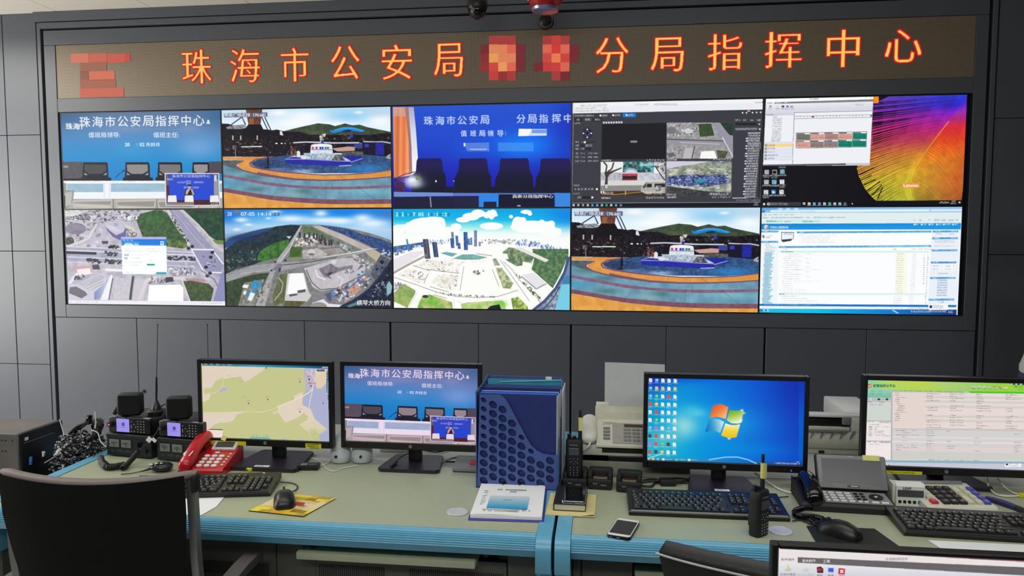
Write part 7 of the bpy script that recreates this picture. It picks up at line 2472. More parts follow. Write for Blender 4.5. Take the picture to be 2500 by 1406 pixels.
for k in range(14):
    y_, x_ = r.randint(14, 31), r.randint(0, 54)
    mp[y_:y_ + 4, x_:x_ + 9] = [(226, 206, 156), (180, 176, 130), (206, 190, 110), (196, 180, 140)][r.randint(4)]
mp[18:27, 30:46] = (176, 54, 36)
mp[26:32, 18:34] = (196, 120, 80)
me = bpy.data.meshes.new('printed_cloth')
vs, fs = [], []
for j in range(49):
    for i in range(65):
        v_ = 1 - j / 48
        vs.append((.001 + .176 * i / 64 + .0205 * v_, .001 + .156 * v_, .0024))
for j in range(48):
    for i in range(64):
        fs.append((j * 65 + i, (j + 1) * 65 + i, (j + 1) * 65 + i + 1, j * 65 + i + 1))
me.from_pydata(vs, [], fs)
at = me.color_attributes.new('picture', 'BYTE_COLOR', 'CORNER')
cc = np.ones((48 * 64, 4, 4), np.float32)
cc[:, :, :3] = (mp / 255.0).reshape(-1, 1, 3)
at.data.foreach_set('color_srgb', cc.ravel())
me.materials.append(mat_attr('printed surface', emissive=False))
o = bpy.data.objects.new('printed_cloth', me)
COL.objects.link(o)
o.parent = t
obj('mat_print', B().marks(TR((.125, .088, .0027)), .034, .015, 3, 2).marks(TR((.176, .11, .0027), (0, 0, 1.4)), .06, .004, 12, 6), M_paper, t)

gx, gy = G(2057, 1302, DZT)
mo2 = mouse('black mouse on the plain black mouse pad', (3.878, -2.112, DZT + .003), rad(48), 1.06)
l = lambda x, y, z: tuple(mo2.matrix_basis.inverted() @ Vector((x, y, DZT + z)))
obj('cable', B().tube([l(3.84, -2.075, .01), l(3.82, -2.05, .004), l(3.80, -2.02, .004), l(3.79, -1.99, .004)], .0019, 6), M_blackm, mo2)
t = tag(obj('mouse_pad', B().prism([(3.806, -2.06), (3.80, -2.262 + .06), (4.012, -2.262 + .06), (3.985, -2.058)], 'z', DZT, DZT + .0028), M_blackm), 'plain black mouse pad at the front edge of the right desk', 'mouse pad')
t = tag(obj('paper_sheet', B().prism([(2.094, -2.036), (1.96, -2.06), (1.965, -2.19), (2.104, -2.19), (2.1125, -2.12)], 'z', DZT + .0003, DZT + .0012), M_paper), 'white paper sheet between the mesh chair and the yellow mouse mat', 'paper')
t = tag(obj('paper_sheet', B().prism([(4.098, -2.118), (4.112, -2.188), (4.42, -2.188), (4.42, -2.118)], 'z', DZT + .0003, DZT + .0012), M_paper), 'white paper strip lying before the keyboard at the right picture edge', 'paper')

# ================================================================ small things round the first two monitors
gx, gy = G(752, 1146, DZT)
t = thing('usb_hub', 'small black box hub on the desk between the first two monitors', 'usb hub', (gx, gy, DZT), rad(8))
obj('body', B().span(-.036, .036, -.012, .03, 0, .016, .002), M_black, t)
obj('top_print', B().span(-.026, -.004, -.002, .018, .016, .0164).span(.004, .026, .004, .008, .016, .0164), M_grey, t)
gx, gy = G(617, 1148, DZT)
t = thing('usb_stick', 'yellow tagged usb connector lying before the map monitor base', 'usb connector', (gx, gy, DZT), rad(-30))
obj('plug', B().span(-.008, .008, -.02, 0, .001, .011, .001), M_ygl, t)
obj('socket', B().span(-.005, .005, -.0206, -.0199, .004, .008), M_black, t)
obj('tag', B().box((-.012, .018, .006), (.02, .02, .0012), (.2, .2, .2)), M_post, t)
obj('cable', B().tube([(0, 0, .006), (.004, .02, .005), (.0, .05, .004), (.02, .09, .004)], .0022, 6), M_grey, t)


def white_speaker(loc, lab, rz):
    t = thing('desktop_speaker', lab, 'speaker', loc, rz, 'white desktop speakers')
    rings = []
    for z, rr, dy in ((0, .028, 0), (.004, .034, 0), (.03, .036, .002), (.06, .031, .004), (.085, .023, .006), (.1, .017, .008), (.106, .011, .008), (.108, .003, .008)):
        rings.append([(rr * 1.05 * math.cos(a), rr * .95 * math.sin(a) + dy, z) for a in [2 * PI * k / 24 for k in range(24)]])
    obj('cabinet', B().loft(rings), mat('pale blue white plastic', (196, 202, 206), 0.35, var=.03), t, 60)
    obj('dial', B().cyl((.002, -.034, .028), (.002, -.04, .028), .0045), M_blackm, t)
    obj('foot', B().cyl((0, 0, -.0002), (0, 0, .004), .029), M_blackm, t)
    return t


gx, gy = G(826, 1131, DZT)
white_speaker((gx, gy + .022, DZT), 'white cone shaped speaker behind the gap between the first two monitors', rad(-8))
gx, gy = G(879, 1131, DZT)
white_speaker((gx, gy + .022, DZT), 'white cone shaped speaker partly behind the meeting room monitor', rad(8))
t = thing('white_cable', 'thin white speaker cable looping over the desk beside the white speakers', 'cable', (*G(800, 1135, DZT), DZT))
o = t.location
g3 = lambda px, py, z=.003: (G(px, py, DZT + z)[0] - o.x, G(px, py, DZT + z)[1] - o.y, z)
obj('cord', B().tube([g3(745, 1113), g3(770, 1120), g3(788, 1132), g3(796, 1143), g3(815, 1150), g3(840, 1142), g3(872, 1136)], .0016, 6, 4), M_white, t)
obj('cord', B().tube([g3(782, 1136), g3(800, 1130), g3(812, 1118), g3(828, 1112, .012), g3(842, 1114, .014), g3(846, 1124, .01)], .0016, 6, 4), M_white, t)
t = thing('black_cable', 'black cable hanging over the foot of the meeting room monitor', 'cable', (2.50, -1.70, DZT + .0125))
g4 = lambda px, py, z: (G(px, py, DZT + z)[0] - 2.5, G(px, py, DZT + z)[1] + 1.70, max(.002, z - .0125))
obj('cord', B().tube([g4(997, 1106, .04), g4(980, 1115, .03), g4(966, 1128, .02), g4(955, 1139, .016)], .002, 6), M_blackm, t)
obj('connector', B().tube([g4(968, 1127, .019), g4(954, 1139, .0165)], .005, 8, 0), M_purple, t)
t = thing('black_cable', 'black and grey cables lying behind the meeting room monitor foot', 'cable', (2.72, -1.60, DZT))
obj('cord', B().tube([(-.08, .0, .004), (-.02, -.02, .005), (.03, -.02, .006), (.09, -.015, .005)], .0035, 6), M_blackm, t)
obj('cord', B().tube([(-.05, -.05, .004), (-.02, -.02, .01), (.02, .0, .016), (.06, -.01, .008)], .0035, 6), M_grey, t)
t = thing('power_strip', 'white box lying behind the meeting room monitor on the rear shelf', 'power strip', (2.475, -1.50, DZT))
obj('shell', B().span(-.05, .05, -.02, .03, 0, .03, .004), M_white, t)
obj('cord', B().tube([(.05, 0, .012), (.1, .01, .006), (.16, -.01, .005), (.2, .02, .005)], .003, 6), M_blackm, t)
gx, gy = G(1140, 1142, DZT)
t = thing('desk_telephone_base', 'flat dark grey box with sloping front left of the blue file box', 'device', (2.80, -1.665, DZT))
obj('body', B().prism([(-.052, .004), (-.052, .012), (.04, .03), (.05, .028), (.05, .004)], 'x', -.06, .044), M_grey, t)
obj('underside', B().span(-.058, .042, -.048, .046, 0, .005), M_black, t)
obj('red_cover', B().box((.02, -.008, .0235), (.05, .03, .006), (.2, 0, 0), .001), mat('dull red', (172, 62, 52), .5), t)

# ================================================================ blue file box with folders
M_holder = mat('blue plastic file box', (66, 88, 148), 0.42)
M_navyf = mat('navy folder', (34, 46, 110), 0.45)
M_bluef = mat('bright blue folder', (40, 104, 214), 0.4)
t = thing('file_box', 'blue plastic file box with rows of round holes and scooped front', 'file box', (2.85, -1.86, DZT))


def holed(name, outer, holes, thick, m, parent, M):
    c = bpy.data.curves.new('outline', 'CURVE')
    c.dimensions, c.fill_mode, c.extrude = '2D', 'BOTH', thick / 2
    for pts in [outer] + holes:
        s = c.splines.new('POLY')
        s.points.add(len(pts) - 1)
        for p, v in zip(s.points, pts):
            p.co = (v[0], v[1], 0, 1)
        s.use_cyclic_u = True
    o = bpy.data.objects.new('outline', c)
    me = bpy.data.meshes.new_from_object(o)
    bpy.data.objects.remove(o)
    bpy.data.curves.remove(c)
    me.name = name
    me.transform(M)
    me.materials.append(m)
    o = bpy.data.objects.new(name, me)
    COL.objects.link(o)
    o.parent = parent
    return o


def WL(px, py):
    x, z = W(px, py, -1.86)
    return x - 2.85, z - DZT


outl = [WL(*p) for p in ((1171, 963), (1218, 964), (1226, 967), (1233, 973), (1240, 983), (1262, 1024), (1284, 1066), (1296, 1086), (1310, 1100), (1326, 1108), (1345, 1111), (1362, 1111.5))]
outl += [(outl[-1][0] + .001, .002), (.0, .002)]
holes = []


def inside(x, z, P):
    r_ = False
    for i in range(len(P)):
        (ax_, az_), (bx_, bz_) = P[i], P[(i + 1) % len(P)]
        if (az_ > z) != (bz_ > z) and x < (bx_ - ax_) * (z - az_) / (bz_ - az_) + ax_:
            r_ = not r_
    return r_


for i in range(8):
    for j in range(12):
        x, z = .0215 + i * .0301, .0115 + j * .0289 - (.0145 if i % 2 else 0) + .012
        for R_ in (.0125, .0085):
            ring = [(x + R_ * 1.0 * math.cos(a) - .003 * math.sin(a), z + R_ * math.sin(a)) for a in [2 * PI * k / 22 for k in range(22)]]
            if all(inside(p[0] + .004 * math.cos(a) , p[1] + .004 * math.sin(a), outl) for p, a in zip(ring, [2 * PI * k / 22 for k in range(22)])):
                holes.append(ring)
                break
holed('front_panel', outl, holes, .003, M_holder, t, TR((0, .0015, 0)) @ FRONT)
obj('side_panel', B().prism([(0, .002), (.262, .002), (.262, .31), (.25, .318), (.0, .306)], 'x', -.004, -.001), M_holder, t)
obj('side_panel', B().prism([(0, .002), (.262, .002), (.262, .30), (.2, .30), (.02, .12), (.0, .115)], 'x', .257, .260), M_holder, t)
obj('back_panel', B().span(-.004, .26, .26, .263, .002, .312), M_holder, t)
obj('bottom_panel', B().span(-.004, .26, 0, .263, 0, .004), M_holder, t)
obj('divider', B().span(0, .257, .088, .0905, .004, .29), M_holder, t)
obj('divider', B().span(0, .257, .174, .1765, .004, .30), M_holder, t)
obj('rim', B().span(-.0055, -.0005, 0, .262, .305, .309), M_silver, t)
M_cream = mat('cream card', (196, 194, 168), .6)
M_tealf = mat('translucent teal folder', (84, 184, 204), .3)
M_pg = mat('pale grey pages', (186, 192, 194), .7)
fold = [('navy document folder filling the scooped front of the blue file box', M_navyf, .012, .019, .250, .302),
        ('bright blue folder with thin edge, first behind the navy folder', M_bluef, .034, .040, .252, .300),
        ('bright blue folder in the front half of the file box, beside the cream card', M_bluef, .056, .061, .254, .301),
        ('cream card folder in the middle of the blue file box', M_cream, .076, .080, .254, .298),
        ('dark blue folder behind the cream card in the file box', M_navyf, .108, .116, .256, .303),
        ('bright blue folder at the back of the file box with white tab', M_bluef, .232, .241, .254, .306)]
for lab, m_, y0, y1, w, hgt in fold:
    f = thing('document_folder', lab, 'folder', (2.855, -1.86 + y0, DZT + .0045), 0, 'folders in the blue file box')
    d = y1 - y0
    obj('cover', B().span(0, w - .004, 0, .0012, 0, hgt - .004, .0005, 1).span(0, w - .004, d - .0012, d, 0, hgt - .004, .0005, 1).span(0, .0012, 0, d, 0, hgt - .004), m_, f)
    obj('pages', B().span(.003, w - .001, .0014, d - .0014, .001, hgt - .008), M_pg, f)
    if 'white tab' in lab:
        obj('index_tab', B().span(.195, .216, -.0005, .0005, hgt - .014, hgt + .008), M_paper, f)
f = thing('document_folder', 'translucent teal folder leaning across the top of the file box', 'folder', (2.856, -1.86 + .192, DZT + .0045), 0, 'folders in the blue file box')
obj('cover', B().poly([(.0, .0, .28), (.25, .018, .27), (.25, .03, .306), (.0, -.006, .312)]).poly([(0, .0, .0), (.25, .018, .0), (.25, .018, .27), (.0, .0, .28)]).thick(.0008), M_tealf, f)
obj('flap_edge', B().tube([(.04, -.004, .301), (.25, .012, .309)], .0014, 5, 0), mat('pale teal edge', (150, 206, 214), .4), f)
f = tag(obj('paper_stack', B().span(3.1125, 3.1175, -1.75, -1.61, DZT, DZT + .295), M_pg), 'upright pale paper stack squeezed against the right side of the file box', 'paper')

# ================================================================ paper pad in front of the file box
t = thing('document_pad', 'blue clipboard with a stack of white printed pages and clip', 'document', (*G(1142, 1270, DZT), DZT), rad(2.2))
obj('board', B().span(0, .215, 0, .272, 0, .003, .001, 1), mat('violet blue board', (60, 56, 160), .45), t)
obj('pages', B().span(.006, .209, .008, .268, .003, .014, .001, 1), M_paper, t)
obj('printed_page', B().surf(lambda a, b: (.005 + .203 * a, .009 + .260 * b, .0146 + .0012 * math.sin(a * 5) * (1 - b)), 16, 8), M_paper, t)
cp = np.zeros((24, 32, 3))
for j in range(24):
    f_ = j / 23
    cp[j] = np.array((196, 206, 214)) * (1 - f_ ** 1.3) + np.array((40, 146, 196)) * f_ ** 1.3
me = bpy.data.meshes.new('cover_picture')
vs = [(.046 + .118 * i / 32, .16 - .105 * j / 24 , .0162) for j in range(25) for i in range(33)]
fs = [(j * 33 + i, (j + 1) * 33 + i, (j + 1) * 33 + i + 1, j * 33 + i + 1) for j in range(24) for i in range(32)]
me.from_pydata(vs, [], fs)
at = me.color_attributes.new('picture', 'BYTE_COLOR', 'CORNER')
cc = np.ones((24 * 32, 4, 4), np.float32)
cc[:, :, :3] = (cp / 255.0).reshape(-1, 1, 3)
at.data.foreach_set('color_srgb', cc.ravel())
me.materials.append(mat_attr('printed surface', emissive=False))
o = bpy.data.objects.new('cover_picture', me)
COL.objects.link(o)
o.parent = t
pr = B()
pr.marks(TR((.108, .215, .0164)), .09, .008, 11, 4)
pr.marks(TR((.106, .198, .0164)), .036, .007, 5, 2)
pr.marks(TR((.105, .125, .0168)), .03, .004, 7)
for k in range(9):
    pr.marks(TR((.030, .2 - k * .014, .0164)), .012, .004, 3, k)
pr.marks(TR((.105, .046, .0164)), .14, .0045, 22, 3)
pr.marks(TR((.09, .036, .0164)), .10, .0045, 16, 5)
obj('print', pr, mat('grey print', (120, 124, 130), .8), t)
obj('clip', B().span(.072, .078, .262, .276, .003, .019).span(.125, .131, .262, .276, .003, .019).tube([(.075, .274, .018), (.1, .284, .02), (.128, .274, .018)], .0012, 6), M_blackm, t)

t = thing('note_papers', 'pale yellow papers with curled corner under the black notebook', 'paper', (3.083, -2.068, DZT), rad(-1))
obj('sheets', B().prism([(0, 0), (.142, 0), (.142, .185), (0, .185)], 'z', .0017, .0032).surf(lambda a, b: (.002 + .138 * a, .002 + .18 * b, .0035 + .007 * max(0, a - .72) * max(0, .25 - b) * 12), 18, 12), mat('pale yellow paper', (206, 192, 136), .75), t)
t = thing('notebook', 'black notebook with cream page edges lying on yellow papers', 'notebook', (3.104, -2.035, DZT + .004), rad(-1))
obj('cover', B().span(0, .094, 0, .165, 0, .002, .0005, 1).span(0, .094, 0, .165, .018, .020, .0005, 1).span(0, .003, 0, .165, .001, .019), M_black, t)
obj('pages', B().span(.003, .092, .002, .163, .002, .018), M_cream, t)


def phone(name, lab, loc, rz, w, l_, th, case_m, face_m, glass_m, m_top=.013):
    t = thing(name, lab, 'phone', loc, rz, 'mobile phones')
    pts = []
    rr = .009
    for cx_, cy_, a0 in ((w / 2 - rr, l_ / 2 - rr, 0), (-w / 2 + rr, l_ / 2 - rr, 90), (-w / 2 + rr, -l_ / 2 + rr, 180), (w / 2 - rr, -l_ / 2 + rr, 270)):
        for k in range(6):
            a = rad(a0 + 18 * k)
            pts.append((cx_ + rr * math.cos(a), cy_ + rr * math.sin(a)))
    s = lambda f, z: [(p[0] * f, p[1] * (1 - (1 - f) * w / l_), z) for p in pts]
    obj('case', B().loft([s(.96, 0), s(1, .0015), s(1, th - .001), s(.985, th)]), case_m, t)
    obj('face', B().loft([s(.965, th - .0005), s(.965, th + .0004)]), face_m, t)
    obj('screen', B().span(-w / 2 + .0035, w / 2 - .0035, -l_ / 2 + m_top, l_ / 2 - m_top, th + .0001, th + .0008), glass_m, t)
    return t


M_glass = mat('dark phone glass', (14, 15, 18), 0.06)
ph = phone('smartphone', 'black phone with silver rim on the black notebook', (3.164, -1.972, DZT + .0243), rad(-1), .069, .128, .009, M_chrome, M_black, M_glass, .006)
obj('port', B().box((0, -.0642, .004), (.008, .001, .002)), M_black, ph)
ph = phone('smartphone', 'white faced phone in a black case near the desk edge', (3.3035, -2.152, DZT), rad(-15), .064, .124, .0095, M_black, M_white, M_glass, .015)
obj('port', B().box((0, -.0622, .0045), (.009, .001, .0025)), M_silver, ph)
obj('speaker_slot', B().box((-.02, -.0622, .0045), (.008, .001, .0015)), M_grey, ph)

# ================================================================ chargers and hand radios
def dock(lab, loc, rz):
    t = thing('charging_dock', lab, 'charger', loc, rz, 'radio chargers')
    obj('shell', B().span(-.039, .039, -.04, .04, 0, .022, .006).span(-.039, .039, .012, .04, .01, .054, .008).span(-.039, -.024, -.03, .03, .012, .05, .007).span(.024, .039, -.03, .03, .012, .05, .007).span(-.039, .039, -.04, -.028, .01, .034, .005), M_blackm, t)
    obj('contact_plate', B().box((0, -.005, .024), (.044, .02, .004), (.5, 0, 0)), mat('dull steel', (110, 108, 100), .4, .6), t)
    obj('contacts', B().box((0, .002, .031), (.03, .004, .004)), mat('copper contacts', (120, 70, 44), .4, .7), t)
    obj('print', B().marks(TR((-.014, -.0405, .02)) @ FRONT, .014, .004, 5).marks(TR((.012, -.0405, .016)) @ FRONT, .018, .004, 6), M_grey, t)
    return t


def hand_radio(lab, loc, rz, tape=True):
    t = thing('hand_radio', lab, 'radio', loc, rz, 'hand held radios')
    prof = [(0, .92), (.004, .98), (.05, 1), (.1, 1.02), (.118, .98), (.122, .9)]
    obj('body', B().loft([[(.027 * f * math.copysign(abs(math.cos(a)) ** .5, math.cos(a)), .018 * f * math.copysign(abs(math.sin(a)) ** .5, math.sin(a)), z) for a in [2 * PI * k / 24 + .13 for k in range(24)]] for z, f in prof]), M_blackm, t)
    obj('screen', B().span(-.016, .016, -.0195, -.0178, .074, .097, .001, 1), mat('grey green lcd', (70, 76, 78), .2), t)
    obj('brand_text', B().txt('MOTOROLA', TR((0, -.0192, .107)) @ FRONT, .003, .026), M_leg, t)
    kp = B()
    for j in range(4):
        for i in range(3):
            kp.box((-.011 + i * .011, -.0186, .034 - j * .008), (.002, .001, .002))
    for x, z in ((0, .062), (-.012, .062), (.012, .062), (-.006, .054), (.006, .054), (0, .046), (-.012, .05), (.012, .05)):
        kp.box((x, -.0186, z), (.0022, .001, .0014))
    obj('keypad_print', kp, M_leg, t)
    obj('volume_knob', B().cyl((-.016, .002, .12), (-.016, .002, .137), .0065), M_black, t)
    obj('channel_knob', B().cyl((0, .002, .12), (0, .002, .131), .006), M_black, t)
    a = obj('antenna', B().cyl((.018, .004, .12), (.018, .004, .15), .0062).cyl((.018, .004, .15), (.018, .004, .215), .005, .0042), M_blackm, t)
    if tape:
        obj('tape_label', B().cyl((.018, .004, .148), (.018, .004, .192), .0058, None, 14).span(.014, .034 - .008, -.0035, -.003, .15, .19), M_post, a)
    obj('belt_clip', B().span(-.012, .012, .019, .026, .02, .095, .002), M_black, t)
    return t


for x, y, a, lab in ((3.160, -1.798, -2, 'black charging dock holding a hand radio, nearest the blue file box'), (3.240, -1.794, -3, 'empty black charging dock, first right of the docked radio'), (3.331, -1.812, -5, 'empty black charging dock, second right of the docked radio')):
    dock(lab, (x, y, DZT), rad(a))
hand_radio('black hand radio standing in a charging dock beside the file box', (3.156, -1.80, DZT + .030), rad(-2))
r2 = hand_radio('black hand radio with yellow taped antenna standing alone before the keyboard', (3.663, -2.131, DZT), rad(44))

# ================================================================ fax machine on a box, printer
M_box = mat('grey green box', (116, 118, 106), 0.55)
t = thing('equipment_box', 'low grey green box under the fax machine', 'box', (3.365, -1.70, DZT))
obj('shell', B().span(-.20, .168, 0, .30, 0, .052, .003), M_box, t)
obj('plinth', B().span(-.19, .16, .004, .29, .0, .052), M_gap, t)
t = thing('fax_machine', 'ivory fax machine with keypad and handset behind the wallpaper monitor', 'fax machine', (3.365, -1.695, DZT + .0525))
obj('lower_body', B().span(-.195, .17, .01, .29, .012, .05, .008), M_ivory, t)
obj('foot_bar', B().span(-.10, .165, .0, .02, -.0, .014), M_black, t)
obj('dark_slot', B().span(-.12, .17, .004, .02, .028, .046), M_gap, t)
obj('control_deck', B().prism([(.0, .045), (.0, .052), (.13, .100), (.16, .102), (.16, .045)], 'x', -.14, .17), M_ivory, t)
sf = math.atan2(.048, .13)
DK = TR((0, 0, .052), (sf, 0, 0))
obj('panel_plate', B().box((.04, .070, .0014), (.25, .118, .003), (0, 0, 0), .001).move(DK), mat('warm grey panel', (160, 158, 150), .45), t)
obj('display', B().box((.05, .112, .0034), (.19, .016, .002)).move(DK), mat('maroon display', (70, 48, 46), .2), t)
kk = B()
for j in range(4):
    for i in range(6):
        kk.box((-.036 + i * .030, .027 + j * .0205, .004), (.024, .0095, .005), (0, 0, 0), .0012, 1)
    kk.box((-.105, .036 + j * .0195, .004), (.023, .0085, .005), (0, 0, 0), .0012, 1)
obj('keypad', kk.move(DK), M_grey, t)
kd = B()
for n, s in enumerate('123456789*0#'):
    kd.txt(s, DK @ TR((-.036 + (n % 3) * .030, .0885 - (n // 3) * .0205, .0067)), .006)
kd.marks(DK @ TR((-.098, .12, .0032)), .045, .005, 9).marks(DK @ TR((.05, .012, .0034)), .04, .005, 7)
obj('key_print', kd, M_leg, t)
obj('name_label', B().box((-.095, .132, .0034), (.045, .010, .002)).move(DK), M_cream, t)
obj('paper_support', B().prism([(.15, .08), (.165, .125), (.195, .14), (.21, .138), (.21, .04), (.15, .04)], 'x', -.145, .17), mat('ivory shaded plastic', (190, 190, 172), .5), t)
obj('support_corner', B().box((-.12, .20, .146), (.045, .006, .016), (-.2, 0, 0), .002), M_ivory, t)
obj('handset_rest', B().span(-.198, -.14, .03, .2, .04, .072, .008), M_ivory, t)
hh = []
for y, z, w, hgt in ((-.004, .062, .012, .008), (.004, .07, .026, .018), (.03, .088, .029, .021), (.075, .114, .026, .018), (.115, .137, .027, .019), (.145, .153, .029, .021), (.165, .158, .024, .018), (.172, .158, .01, .008)):
    hh.append([(-.165 + w * math.cos(a), y, .066 + (z - .062) * .36 + hgt * math.sin(a)) for a in [2 * PI * k / 18 for k in range(18)]])
hs_ = obj('handset', B().loft(hh), mat('ivory white handset', (214, 214, 202), .4), t, 60, 1)
obj('cord', B().tube([(-.16, .0, .062), (-.165, -.008, .05), (-.18, -.006, .035), (-.19, .01, .02)], .004, 8), M_ivory, hs_)
(xa, zb_), (xb, zt_) = W(1476, 990, -1.50), W(1625, 892, -1.50)
tag(obj('paper_sheet', B().surf(lambda a, b: (xa + (xb - xa) * a, -1.50 + .03 * b + .004 * math.sin(a * 3), zb_ - .01 + (zt_ + .012 - zb_) * b - .004 * a), 10, 6).thick(.004), M_paper), 'white paper standing in the feed of the fax machine', 'paper')

py_ = -1.36
(px0, pz1), (px1, _z) = W(1930, 1006, py_), W(2128, 1006, py_)
pz1 = W(1973, 1005, py_)[1] - DZT
t = thing('printer', 'white laser printer with dark output slot between the two right monitors', 'printer', ((px0 + px1) / 2, py_, DZT), 0)
w_ = (px1 - px0) / 2 + .06
zc = lambda y: W(2040, y, py_)[1] - DZT
obj('lower_body', B().span(-w_, w_, .012, .2, .0, zc(1100), .004), mat('grey white plastic', (176, 178, 166), .5), t)
obj('front_bulge', B().prism([(.02, zc(1100)), (.0, zc(1088)), (-.006, zc(1066)), (.0, zc(1056)), (.03, zc(1052)), (.03, zc(1100))], 'x', -w_, w_), M_ivory, t, 40)
obj('upper_body', B().span(-w_, w_, .03, .05, zc(1090), zc(1020)).span(-w_, w_, .0, .05, zc(1020), zc(1013), .004).span(W(2078, 1040, py_)[0] - t.location.x, w_, .0, .34, zc(1056), zc(1014), .004), M_white, t)
obj('output_slot', B().span(-w_ + .01, W(2077, 1030, py_)[0] - t.location.x, .028, .0295, zc(1052), zc(1019)), M_gap, t)
obj('scanner_lid_edge', B().span(-w_ + .02, W(2070, 1040, py_)[0] - t.location.x, .004, .027, zc(1040), zc(1024), .003), M_black, t)
obj('slot_end', B().box((W(2066, 1028, py_)[0] - t.location.x, .002, zc(1028)), (.028, .02, .024), (0, 0, 0), .003), M_grey, t)
obj('front_bar', B().span(-w_ + .01, W(2074, 1046, py_)[0] - t.location.x, -.004, .03, zc(1051), zc(1042), .002), M_ivory, t)
tr = B()
for i in range(5):
    x = W(1976 + i * 24, 1055, py_)[0] - t.location.x
    tr.prism([(x, zc(1068)), (x + .004, zc(1068)), (x + .022, zc(1050)), (x + .016, zc(1050))], 'y', -.012, .0)
tr.span(-w_ + .01, W(2068, 1050, py_)[0] - t.location.x, -.01, .04, zc(1054), zc(1049))
obj('tray_ribs', tr, M_grey, t)
obj('badge', B().span(W(2001, 1100, py_)[0] - t.location.x, W(2015, 1100, py_)[0] - t.location.x, .0105, .0125, zc(1110), zc(1103)), M_black, t)

# ================================================================ video telephone, cord, meter, calculator at the right
t = thing('video_telephone', 'dark grey telephone with large tilted screen and black handset', 'telephone', (3.827, -1.937, DZT), rad(-2.5))
obj('base', B().prism([(0, 0), (.165, 0), (.165, .052), (.12, .046), (.006, .024), (0, .016)], 'x', 0, .258), M_blackm, t, 30)
kz = lambda y: .024 + (y - .006) * (.022 / .114)
sk = math.atan2(.022, .114)
obj('keypad_plate', B().prism([(.066, .010), (.252, .010), (.245, .075), (.062, .075)], 'z', 0, .0022).move(TR((0, .0, .0235), (sk, 0, 0))), M_grey, t)
kk, kn = B(), B()
KM = lambda x, y, z=.0034: TR((0, 0, .0235), (sk, 0, 0)) @ TR((x, y, z))
for j in range(4):
    y = .018 + j * .0145
    for i in range(3):
        kk.loft([[KM(.096 + i * .0225 - j * .0012, y) @ Vector((sx * .008, sy * .0034, zz)) for sx, sy in ((-1, -1), (1, -1), (1, 1), (-1, 1))] for zz in (-.002, .0016)])
    kk.loft([[KM(.076 - j * .001, y) @ Vector((sx * .005, sy * .0032, zz)) for sx, sy in ((-1, -1), (1, -1), (1, 1), (-1, 1))] for zz in (-.002, .0016)])
    for i in range(2):
        (kk if j == 0 else kn).loft([[KM(.164 + i * .0165 - j * .0012, y) @ Vector((sx * .0052, sy * .003, zz)) for sx, sy in ((-1, -1), (1, -1), (1, 1), (-1, 1))] for zz in (-.002, .0016)])
for x in (.205, .231):
    kk.loft([[KM(x, .0175) @ Vector((sx * .0095, sy * .004, zz)) for sx, sy in ((-1, -1), (1, -1), (1, 1), (-1, 1))] for zz in (-.002, .0016)])
obj('keypad', kk, M_white, t)
obj('soft_keypad', kn, M_black, t)
nv = B()
nv.loft([[KM(.2145, .048) @ Vector((.0195 * math.cos(a), .0155 * math.sin(a), zz)) for a in [2 * PI * k / 28 for k in range(28)]] for zz in (-.002, .0014)])
obj('navigation_ring', nv, M_black, t)
obj('navigation_button', B().sph((0, 0, 0), (.006, .005, .003), 8).move(KM(.2145, .048, .005)), M_silver, t)
SM = TR((.162, .083, .05), (rad(90 - 28), 0, 0))
obj('screen_back', B().box((0, .045, -.014), (.204, .106, .018), (0, 0, 0), .006).move(SM), M_blackm, t)
obj('screen_frame', B().box((0, .045, -.003), (.196, .1, .008), (0, 0, 0), .0035).move(SM), M_grey, t)
obj('screen', B().box((0, .048, .0012), (.17, .072, .001)).move(SM), mat('unlit grey screen', (58, 60, 64), .3), t)
obj('brand_plate', B().box((0, .003, .001), (.034, .007, .002)).move(SM), M_black, t)
obj('brand_text', B().marks(SM @ TR((.003, .003, .0024)), .02, .0035, 5).marks(SM @ TR((0, .092, .002)), .016, .0025, 6), M_leg, t)
obj('sticky_note', B().box((.058, .09, .0018), (.048, .016, .0006)).move(SM), M_post, t)
hs = []
for y, z, w, hgt in ((-.006, .028, .014, .012), (.0, .036, .025, .02), (.024, .05, .026, .02), (.06, .063, .021, .016), (.1, .066, .022, .016), (.13, .066, .026, .017), (.148, .06, .02, .013)):
    hs.append([(.036 + w * math.cos(a), y, z + hgt * math.sin(a)) for a in [2 * PI * k / 18 for k in range(18)]])
obj('handset', B().loft(hs), M_blackg, t, 60, 1)
obj('handset_cradle', B().prism([(0, .012), (.15, .012), (.15, .05), (.11, .05), (.01, .026)], 'x', .008, .064), M_black, t)
obj('side_lip', B().span(-.002, .012, .135, .15, .056, .06).span(.06, .085, .135, .15, .056, .06), M_grey, t)
t = thing('coiled_cord', 'heap of black coiled telephone cord before the video telephone', 'cord', (3.82, -1.99, DZT))
cq = lambda px, py, z: (G(px, py, DZT + z)[0] - 3.82, G(px, py, DZT + z)[1] + 1.99, z)
obj('coil', B().coil([cq(1984, 1240, .02), cq(1962, 1240, .016), cq(1941, 1247, .014), cq(1942, 1258, .012), cq(1962, 1262, .010), cq(1990, 1262, .010), cq(2012, 1268, .010), cq(2008, 1281, .009), cq(1990, 1276, .009), cq(1976, 1266, .016)], .0068, .0024, 54), M_blackg, t)
obj('lead', B().tube([cq(1935, 1272, .004), cq(1960, 1268, .004), cq(1985, 1278, .004), cq(2000, 1287, .004)], .0018, 6), M_blackm, t)

